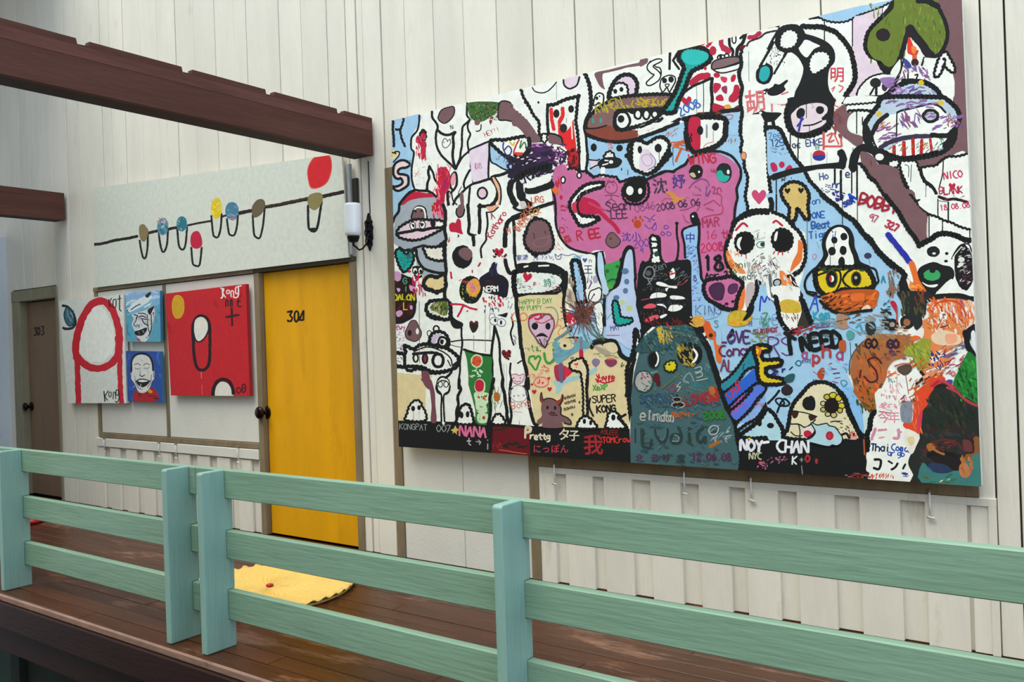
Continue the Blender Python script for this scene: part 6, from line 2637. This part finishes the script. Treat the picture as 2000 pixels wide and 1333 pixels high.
m_darkb = mat('dark_lower_panel', '#1e2423', .8, .2, (4, 4, 2), .1)
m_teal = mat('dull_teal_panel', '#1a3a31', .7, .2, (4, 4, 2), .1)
m_conc = mat('grey_concrete', '#6c6c68', .9, .12, (2, 2, 2), .3, None, ('#4c4c48', .6, 1.5))
m_mat = mat('yellow_matting', '#d2b060', .8, .06, (9, 9, 9), .3, (120, 120, 120), ('#c29a48', .6, 5))
m_redp = mat('red_plastic', '#b01c1e', .35, .08, (9, 9, 9), 0)
m_shade_roof = mat('shade_roof_surface', '#7a7264', .9, .12, (3, 3, 3), .2)

# ------------------------------------------------------------------ setting: wall
wall = empty('wall_front', (-5, 0, 0), kind='structure')
WX0, WX1, WZ = -12.0, 3.1, 6.4
D1 = (-9.13, -8.23, 1.985)    # brown door opening
D2 = (-5.235, -4.185, 1.968)  # yellow door opening
b = MB()
b.box(WX0, D1[0], .022, .2, -.06, WZ)
b.box(D1[0], D1[1], .022, .2, D1[2], WZ)
b.box(D1[1], D2[0], .022, .2, -.06, WZ)
b.box(D2[0], D2[1], .022, .2, D2[2], WZ)
b.box(D2[1], WX1, .022, .2, -.06, WZ)
b.box(D1[0], D1[1], .13, .2, -.06, D1[2])
b.box(D2[0], D2[1], .13, .2, -.06, D2[2])
b.build('backing', m_back, wall)
R.seed(11)
def plank(x0, x1, z0, z1, yf=None, m=None, yb=.022):
    yf = R.choice((-.004, 0, .003, -.001, .002)) if yf is None else yf
    q = MB().bbox(x0, x1, yf, yb, z0, z1, .003)
    # slight taper and lean of hand-cut boards
    return q.build('plank', m or m_wall, wall)
joints = [-12.0, -11.7, -11.4, -11.15, -10.9, -10.62, -10.38, -10.12, -9.88, -9.62, -9.38, -9.13, -8.86, -8.66, -8.43, -8.23, -7.94, -7.73, -7.53, -7.3, -7.15,
          -6.93, -6.67, -6.41, -6.15, -5.9, -5.63, -5.39, -5.235, -4.87, -4.63, -4.37, -4.185, -4.087, -4.025, -3.86, -3.65, -3.41, -3.17, -2.92, -2.67,
          -2.39, -2.15, -1.88, -1.63, -1.36, -1.08, -.8, -.54, -.44, -.355, -.12, .13, .38, .63, .88, 1.12, 1.36, 1.6, 1.85, 2.1, 2.35, 2.6, 2.85, 3.1]
for a, c in zip(joints, joints[1:]):
    g = R.choice((.0018, .003, .004, .005))
    mid = (a+c)/2
    if D1[0] < mid < D1[1]: z0 = D1[2]+.075
    elif -7.53 < mid < -5.235: z0 = 1.99
    elif D2[0] < mid < D2[1]: z0 = D2[2]+.012
    elif -3.86 < mid < -.54: z0 = 2.101
    else: z0 = 0
    plank(a+g, c-g, z0, WZ)

# panels of the old shutters left of the yellow door
def flat(x0, x1, z0, z1, y0, y1, m, name='panel', parent=None):
    return MB().bbox(x0, x1, y0, y1, z0, z1, .003).build(name, m, parent or wall)
flat(-7.47, -6.452, .680, 1.945, -.004, .022, m_flat)
flat(-6.398, -5.238, .680, 1.945, -.004, .022, m_flat)
t1 = empty('trim_1', (-6.4, 0, 1.3), kind='structure')
flat(-7.525, -7.475, .64, 1.99, -.012, .022, m_trim, 'upright', t1)
flat(-6.449, -6.401, .68, 1.95, -.006, .022, m_trim, 'upright', t1)
flat(-7.475, -5.235, .634, .677, -.014, .022, m_trim, 'rail', t1)
flat(-7.525, -5.235, 1.95, 1.985, -.02, .022, m_trim, 'rail', t1)
# pale ledge and grooved boards below it
flat(-7.56, -5.238, .555, .630, -.022, .022, m_flat, 'ledge')
def channels(x0, x1, z1, step, gap, first, gd=.014, yf=-.012):
    flat(x0, x1, 0, z1, gd, .022, m_wall, 'channel_back')
    x = first
    edges = []
    while x < x1:
        edges.append((x, x+gap)); x += step
    cur = x0
    for a, c in edges:
        if a > cur+.01: MB().bbox(cur, a, yf, gd, 0, z1-.004, .005).build('plank', m_wall, wall)
        cur = c
    if cur < x1: MB().bbox(cur, x1, yf, gd, 0, z1-.004, .005).build('plank', m_wall, wall)
channels(-7.53, -5.238, .552, .262, .10, -7.44)

# right half: brown battens, flat panels, grooved dado below the big painting
t2 = empty('trim_2', (-3.8, 0, 1), kind='structure')
flat(-3.858, -3.788, 0, 2.53, -.010, .022, m_trim, 'upright', t2)
flat(-2.792, -2.725, 0, 2.10, -.012, .022, m_trim, 'upright', t2)
flat(-2.725, -.50, .655, .735, -.014, .022, m_trim, 'rail', t2)
flat(-3.785, -3.294, 0, 2.10, -.002, .022, m_flat)
flat(-3.290, -2.795, 0, 2.10, -.003, .022, m_flat)
flat(-2.722, -1.63, .74, 2.10, 0, .022, m_flat)
flat(-1.625, -.545, .74, 2.10, 0, .022, m_wall)
MB().bbox(-2.722, -.44, -.012, .022, .6203, .653, .0008).build('ledge', m_wall, wall)
R.seed(5)
rec = [(-2.62, -2.54), (-2.37, -2.30), (-2.13, -2.02), (-1.85, -1.75), (-1.59, -1.51), (-1.35, -1.26), (-1.09, -.98), (-.81, -.71), (-.55, -.47)]
flat(-2.722, -.44, 0, .62, .012, .022, m_wall, 'channel_back')
cur = -2.722
for a, c in rec:
    MB().bbox(cur, a, -.012, .012, 0, .620, .0008).build('plank', m_wall, wall); cur = c
MB().bbox(cur, -.4405, -.012, .012, 0, .620, .0008).build('plank', m_wall, wall)

# ------------------------------------------------------------------ doors
def knob(parent, x, z, y, k=1.0):
    q = MB().lathe([(.033*k, 0), (.034*k, -.006), (.026*k, -.012), (.013*k, -.016), (.012*k, -.04), (.020*k, -.046), (.030*k, -.058), (.031*k, -.07), (.022*k, -.082), (.006*k, -.086)], (x, y, z), 'y', 20)
    return q.build('door_knob', m_knob, parent, True)
R.seed(21)
d2 = empty('door_2', (-4.7, .02, 0), kind='structure')
MB().bbox(-5.172, -4.222, .028, .068, .008, 1.946, .003).build('door_leaf', m_yel, d2)
MB().bbox(-5.235, -5.178, -.014, .10, 0, 1.95, .004).build('door_frame', m_trim, d2)
MB().bbox(-4.216, -4.15, -.014, .10, 0, 1.95, .004).build('door_frame', m_trim, d2)
MB().bbox(-5.235, -4.15, -.020, .10, 1.95, 1.982, .004).build('door_frame', mat('dark_head_trim', '#4a4438', .7, .15), d2)
kp = on_wall(508, 806, .0)
knob(d2, kp.x+.04, kp.z, .028, 1.5)
MB().bbox(-5.185, -5.16, .010, .034, .86, .95, .003).build('strike_plate', m_knob, d2)
for z in (1.78, 1.22, .30):
    MB().tube([(-4.219, .020, z-.05), (-4.219, .020, z+.05)], .008, 8).build('hinge', m_steel, d2, True)
d1 = empty('door_1', (-8.7, .02, 0), kind='structure')
MB().bbox(-8.965, -8.245, .06, .10, .008, 1.93, .003).build('door_leaf', m_brown, d1)
mfr = mat('grey_green_door_frame', '#8d8770', .7, .12, (6, 6, 2), .2, None, ('#6a6450', .6, 3))
MB().bbox(-9.13, -8.97, -.012, .12, 0, 1.94, .004).build('door_frame', mfr, d1)
MB().bbox(-8.24, -8.2, -.012, .12, 0, 1.94, .004).build('door_frame', mfr, d1)
MB().bbox(-9.13, -8.2, -.016, .12, 1.94, 2.05, .004).build('door_frame', mfr, d1)
knob(d1, -8.93, .885, .06, 1.3)
for par, art, q, y, s in ((d2, ART_304, [(540, 560), (640, 560), (640, 680), (540, 680)], .0276, 1), (d1, ART_303, [(50, 600), (100, 600), (100, 690), (50, 690)], .0596, 1)):
    P = Paint(s); P.run(art); P.build('room_number', m_ink, par, q, y)

# ------------------------------------------------------------------ left partition, added shade roof, floor, deck edge
MB().bbox(-9.33, -9.25, -1.2, .02, 0, 2.62, .004).build('wall_left', m_pale, None)['kind'] = 'structure'
MB().bbox(-14, -7.9, -7.5, .2, 5.45, 5.6, .01).build('shade_roof', m_shade_roof, None)['kind'] = 'structure'  # unseen roof slab, added to shade the upper left of the wall
floor = empty('floor', (-5, -.9, 0), kind='structure')
R.seed(31)
rows = 17
wd_ = 1.765/rows
for r in range(rows):
    y1 = (.021 if r == 0 else -r*wd_); y0 = -(r+1)*wd_+.0025
    x = -9.24-R.uniform(0, .0)
    while x < 3.0:
        ln = R.uniform(1.7, 3.0)
        x2 = min(3.0, x+ln)
        t = R.uniform(-.0012, .0012)
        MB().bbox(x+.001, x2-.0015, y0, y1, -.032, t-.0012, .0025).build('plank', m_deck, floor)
        x = x2
MB().box(-12, 3.0, -1.75, .13, -.06, -.033).build('subfloor', m_fascia, floor)
t3 = empty('trim_3', (-4, -1.77, -.1), kind='structure')
MB().bbox(-12, 3.0, -1.785, -1.7665, -.036, -.001, .005).build('edge_strip', m_nose, t3)
MB().bbox(-12, 3.0, -1.80, -1.7665, -.185, -.037, .004).build('fascia_board', m_fascia, t3)
MB().bbox(-12, 3.0, -1.74, -1.66, -.36, -.187, .004).build('edge_beam', m_fascia, t3)
lw = empty('wall_lower', (-4, -1.2, -1.4), kind='structure')
MB().box(-12, 3.0, -1.25, -1.15, -2.7, -.062).build('render', m_dark, lw)
xx = -8.2
for i, (wx, mm) in enumerate(((.5, m_dark), (.22, m_darkb), (.3, m_darkb), (.12, m_dark), (.75, m_teal), (.16, m_darkb), (.5, m_dark), (.3, m_darkb), (.7, m_teal), (.25, m_darkb), (.9, m_dark), (.3, m_darkb))):
    MB().bbox(xx, xx+wx-.03, -1.29-.02*(i % 3), -1.25, -2.6, -.30, .004).build('panel', mm, lw)
    xx += wx
MB().box(-14, 6, -12, .3, -2.8, -2.7).build('ground', m_conc, None)['kind'] = 'structure'

MB().bbox(-18, 3.2, -8.4, -8.1, -2.7, 5.6, .02).build('unseen_shade_wall', mat('shade_wall_surface', '#9c9276', .9, .1, (2, 2, 2), .2), None)['kind'] = 'structure'  # unseen wall behind the camera, added to block sky light from the front

# ------------------------------------------------------------------ beams
def beam(name, xr, z0, z1, label, ylen, weather):
    yb, yf = -.024, -ylen
    notches = [] if not weather else [-.295, -.838, -1.37, -1.92, -2.46, -3.0, -3.54]
    prof = [(yb, z0), (yb, z1)]
    for n in notches:
        if n-.03 < yf+.05: break
        prof += [(n+.028, z1), (n+.024, z1-.022), (n-.030, z1-.026), (n-.036, z1)]
    prof += [(yf, z1), (yf, z0)]
    root = empty(name, (xr-.09, yb, z0), label, 'beam', 'ceiling beams over the gallery')
    def ext(P, xa, xb, nm, m):
        n = len(P)
        vs = [(xb, p[0], p[1]) for p in P]+[(xa, p[0], p[1]) for p in P]
        a = sum(P[i][0]*P[(i+1) % n][1]-P[(i+1) % n][0]*P[i][1] for i in range(n))
        f = tuple(range(n)); g = tuple(range(2*n-1, n-1, -1))
        sd = [(i, i+n, (i+1) % n+n, (i+1) % n) for i in range(n)]
        if a < 0: f, g = f[::-1], g[::-1]; sd = [q[::-1] for q in sd]
        return MB().add(vs, [f, g]+sd).build(nm, m, root)
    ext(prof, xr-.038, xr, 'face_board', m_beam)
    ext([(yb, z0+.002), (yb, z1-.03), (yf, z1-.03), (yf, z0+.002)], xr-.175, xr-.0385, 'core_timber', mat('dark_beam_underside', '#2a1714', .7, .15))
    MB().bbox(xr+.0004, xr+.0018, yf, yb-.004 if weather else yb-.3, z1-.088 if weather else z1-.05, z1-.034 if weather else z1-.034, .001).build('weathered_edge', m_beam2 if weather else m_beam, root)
    return root
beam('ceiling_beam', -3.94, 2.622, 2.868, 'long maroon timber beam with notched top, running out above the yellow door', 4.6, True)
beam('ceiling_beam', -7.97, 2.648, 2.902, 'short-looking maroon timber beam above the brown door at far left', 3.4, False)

# ------------------------------------------------------------------ railings
RZ = [(.690, .823), (.412, .541), (.128, .266)]
def post_mesh(x0, x1):
    P = [(-1.74, 0), (-1.58, 0), (-1.58, .127), (-1.6175, .127), (-1.6175, .267), (-1.58, .267), (-1.58, .411), (-1.6175, .411), (-1.6175, .542),
         (-1.58, .542), (-1.58, .689), (-1.6175, .689), (-1.6175, .8245), (-1.732, .8245), (-1.74, .816)]
    n = len(P)
    vs = [(x1, p[0], p[1]) for p in P]+[(x0, p[0], p[1]) for p in P]
    return MB().add(vs, [tuple(range(n)), tuple(range(2*n-1, n-1, -1))]+[(i, i+n, (i+1) % n+n, (i+1) % n) for i in range(n)])
def railing(xs, xa, xb, label):
    root = empty('railing', ((xa+xb)/2, -1.6, 0), label, 'railing', 'mint green gallery railings')
    for x in xs:
        o = post_mesh(x-.04, x).build('post', m_post, root)
        bv = o.modifiers.new('edge', 'BEVEL'); bv.width = .004; bv.segments = 2; bv.limit_method = 'ANGLE'
    for z0, z1 in RZ:
        MB().bbox(xa, xb, -1.617, -1.580, z0, z1, .004).build('rail', m_green, root)
    return root
railing([-7.11, -5.39, -3.67], -8.4, -3.625, 'mint green wooden railing section on the left, before the brown door')
railing([-3.39, -1.70, -.01, 1.68], -3.62, 3.0, 'mint green wooden railing section on the right, before the big mural')

# ------------------------------------------------------------------ paintings
def picture(label, art, quad, yf, th, edge, seed, paintq=None, cat='painting', name='painting', edge_name='canvas', grp=None):
    cs = [on_wall(px, py, yf) for px, py in quad]
    lo = min(c.z for c in cs)
    root = empty(name, (sum(c.x for c in cs)/4, yf+th, lo), label, cat, grp)
    q = MB().prism([(c.x, c.z) for c in cs], yf, yf+th)
    cv = q.build(edge_name, edge, root)
    bv = cv.modifiers.new('edge', 'BEVEL'); bv.width = .003; bv.segments = 2
    ins = .0035
    P = Paint(seed); P.run(art); P.build('painted_surface', m_ink, root, quad, yf-.0004)
    return root
big = picture('huge mural canvas crowded with doodled creatures and signatures, pink beast in the middle', ART_MURAL,
        [(763.5, 236), (779, 873), (1917, 951), (1877, -37)], -.09, .045, m_canvas, 3, cat='painting')
for x in (-3.4, -2.1, -.8):
    MB().bbox(x-.03, x+.03, -.044, -.016, .80, 2.72, .003).build('hanging_batten', m_trim, big)
pb = picture('long white board with pills hung on a rope and a red sun, above yellow door', ART_PILL,
        [(181, 368), (186, 562), (681, 503), (667, 300)], -.04, .016, m_canvas, 5, name='painted_board', edge_name='board')
picture('white canvas with big red rounded outline and small teal eye, beside brown door', ART_KAT,
        [(114, 588), (133, 788), (247, 788), (241, 575)], -.055, .03, m_canvas, 6, grp=None)
picture('small blue painting of a laughing man in a tilted pale hat', ART_HAT,
        [(245, 571), (248, 668), (314, 668), (312, 568)], -.05, .028, m_canvas3, 7)
picture('small blue painting of a laughing bald face above a red collar', ART_LAUGH,
        [(246, 686), (250, 784), (317, 787), (313, 687)], -.05, .028, m_canvas3, 8)
picture('red painting of a white-topped pill, with a plus sign and yellow oval', ART_RED,
        [(323, 574), (334, 773), (488, 774), (480, 555)], -.055, .03, m_canvas2, 9)

# ------------------------------------------------------------------ cable strip and plate at the right end of the painted board
ct = empty('cable_conduit', (-4.19, -.03, 2.0), 'grey vertical conduit strip between painted board and wall lamp', 'conduit')
MB().bbox(-4.172, -4.145, -.045, -.02, 1.99, 2.60, .003).build('conduit', m_grey, ct)
MB().bbox(-4.141, -4.100, -.03, -.006, 2.315, 2.50, .003).build('switch_box', mat('dark_box', '#2a241c', .6, .1), ct)

# ------------------------------------------------------------------ wall lamp
lp = empty('wall_lamp', (-4.012, -.006, 2.13), 'wall lamp with white glass cylinder on a black wrought iron bracket under the long beam', 'wall lamp')
bx, by, bz = -4.012, -.004, 2.130
prof = [(0, -.125), (.010, -.10), (.022, -.085), (.018, -.06), (.030, -.045), (.026, 0), (.032, .03), (.022, .05), (.027, .07), (.014, .085), (.010, .105), (0, .125)]
pts = [(bx+w, bz+h) for w, h in prof]+[(bx-w, bz+h) for w, h in prof[::-1][1:-1]]
MB().prism(pts, -.020, -.004).build('back_plate', m_iron, lp)
q = MB()
for s_ in (-1, 1):
    for k, (h0, rr) in enumerate(((.055, .018), (-.005, .022), (-.062, .017))):
        q.tube([(bx+s_*(.006+rr*.5*(1-math.cos(t))), -.026, bz+h0+rr*math.sin(t)) for t in [i*.7 for i in range(9)]], .0042, 6)
q.build('scroll_work', m_iron, lp, True)
sc = on_wall(690, 465, -.15)
sx, sy, sz = sc.x, -.15, sc.z
q = MB().tube([(bx, -.02, bz-.02), (bx, -.035, bz-.075), (bx-.004, -.075, bz-.115), ((bx+sx)/2, -.105, bz-.125), (sx, -.14, bz-.10), (sx, sy, sz-.052), (sx, sy, sz-.02)], [.006, .007, .006, .006, .006, .007, .008], 10)
q.build('arm', m_iron, lp, True)
MB().lathe([(.012, -.030), (.030, -.026), (.040, .0), (.041, .010), (.010, .012)], (sx, sy, sz), 'z', 24).build('shade_holder', m_iron, lp)
MB().lathe([(.034, .0105), (.050, .020), (.054, .035), (.055, .06), (.055, .205), (.052, .222), (.049, .222), (.050, .06), (.03, .03)], (sx, sy, sz), 'z', 32).build('glass_shade', m_glass, lp, True)
cp = MB().tube([(bx+.006, -.006, 2.60), (bx+.008, -.006, 2.5), (bx+.005, -.006, 2.38), (bx+.007, -.006, 2.25)], .0035, 6)
cp.build('cable', m_iron, lp)

# ------------------------------------------------------------------ hooks
def hook(x, z1, y, label):
    root = empty('shutter_hook', (x, y, z1), label, 'hook', 'white shutter hooks on the wall')
    MB().tube([(x, y-.006, z1), (x, y-.008, z1-.05), (x+.001, y-.006, z1-.112)], .0046, 8).build('rod', m_hook, root, True)
    MB().tube([(x+.001, y-.006, z1-.110), (x-.012, y-.010, z1-.118), (x+.018, y-.010, z1-.120)], .005, 8).build('foot', m_hook, root, True)
    MB().tube([(x, y+.004, z1-.004), (x, y-.014, z1-.004)], .0065, 8).build('pin', m_trim, root, True)
for x, z, y, l in ((-7.395, .635, -.026, 'white hook below the small blue pictures, leftmost of the hooks'), (-6.53, .635, -.026, 'white hook just right of the middle upright, under the red painting, left of a pair'),
                   (-6.286, .635, -.026, 'white hook under the red painting, right of a pair'), (-5.47, .645, -.026, 'white hook beside the yellow door frame'),
                   (-2.608, .684, -.018, 'white hook near the brown upright under the mural'), (-1.822, .690, -.018, 'white hook under the dark teal creature of the mural'),
                   (-1.474, .684, -.018, 'white hook under the black band lettering of the mural'), (-.688, .676, -.018, 'white hook under the right corner of the mural')):
    hook(x, z, y, l)

# ------------------------------------------------------------------ round mat and red lid on the deck
def disc_mat():
    c = on_floor(527, 1152)
    rad = .485
    root = empty('round_mat', (c.x, c.y, 0), 'round yellow pleated mat lying on the brown deck near the yellow door', 'mat')
    q = MB()
    SEG, RINGS = 220, 12
    vs = [(c.x, c.y, .020)]
    for j in range(1, RINGS+1):
        rr = rad*j/RINGS
        for k in range(SEG):
            a = 2*math.pi*k/SEG
            sw = a+.55*(j/RINGS)**1.4
            pl = math.sin(sw*40)
            r2 = rr*(1+(.012*pl if j == RINGS else 0))
            z = .012+.018*(j/RINGS)**2+.010*pl*min(1, j/4)
            vs.append((c.x+r2*math.cos(a), c.y+r2*math.sin(a), z))
    fs = [(0, 1+k, 1+(k+1) % SEG) for k in range(SEG)]
    for j in range(RINGS-1):
        for k in range(SEG):
            a = 1+j*SEG
            fs.append((a+k, a+SEG+k, a+SEG+(k+1) % SEG, a+(k+1) % SEG))
    q.add(vs, fs)
    o = q.build('pleated_disc', m_mat, root, True)
    sd = o.modifiers.new('thick', 'SOLIDIFY'); sd.thickness = .006; sd.offset = -1
    MB().lathe([(.020, .0), (.022, .006), (.012, .010), (.004, .011)], (c.x, c.y, .022), 'z', 16).build('centre_stud', m_redp, root, True)
    hk = [(c.x+(rad-.02)*math.cos(t), c.y+(rad-.02)*math.sin(t), .008) for t in [i*math.pi/30 for i in range(61)]]
    MB().tube(hk, .008, 6).build('rim_cord', m_mat, root)
disc_mat()
c = on_floor(64, 1023)
rl = empty('plastic_lid', (c.x, c.y, 0), 'small red round lid on the deck in front of the brown door', 'lid')
MB().lathe([(.085, .001), (.095, .012), (.093, .034), (.070, .046), (.02, .050)], (c.x-.03, c.y, 0), 'z', 28).build('lid_top', m_redp, rl, True)
MB().lathe([(.018, .0495), (.022, .058), (.012, .066), (.003, .068)], (c.x-.03, c.y, 0), 'z', 16).build('lid_knob', m_redp, rl, True)
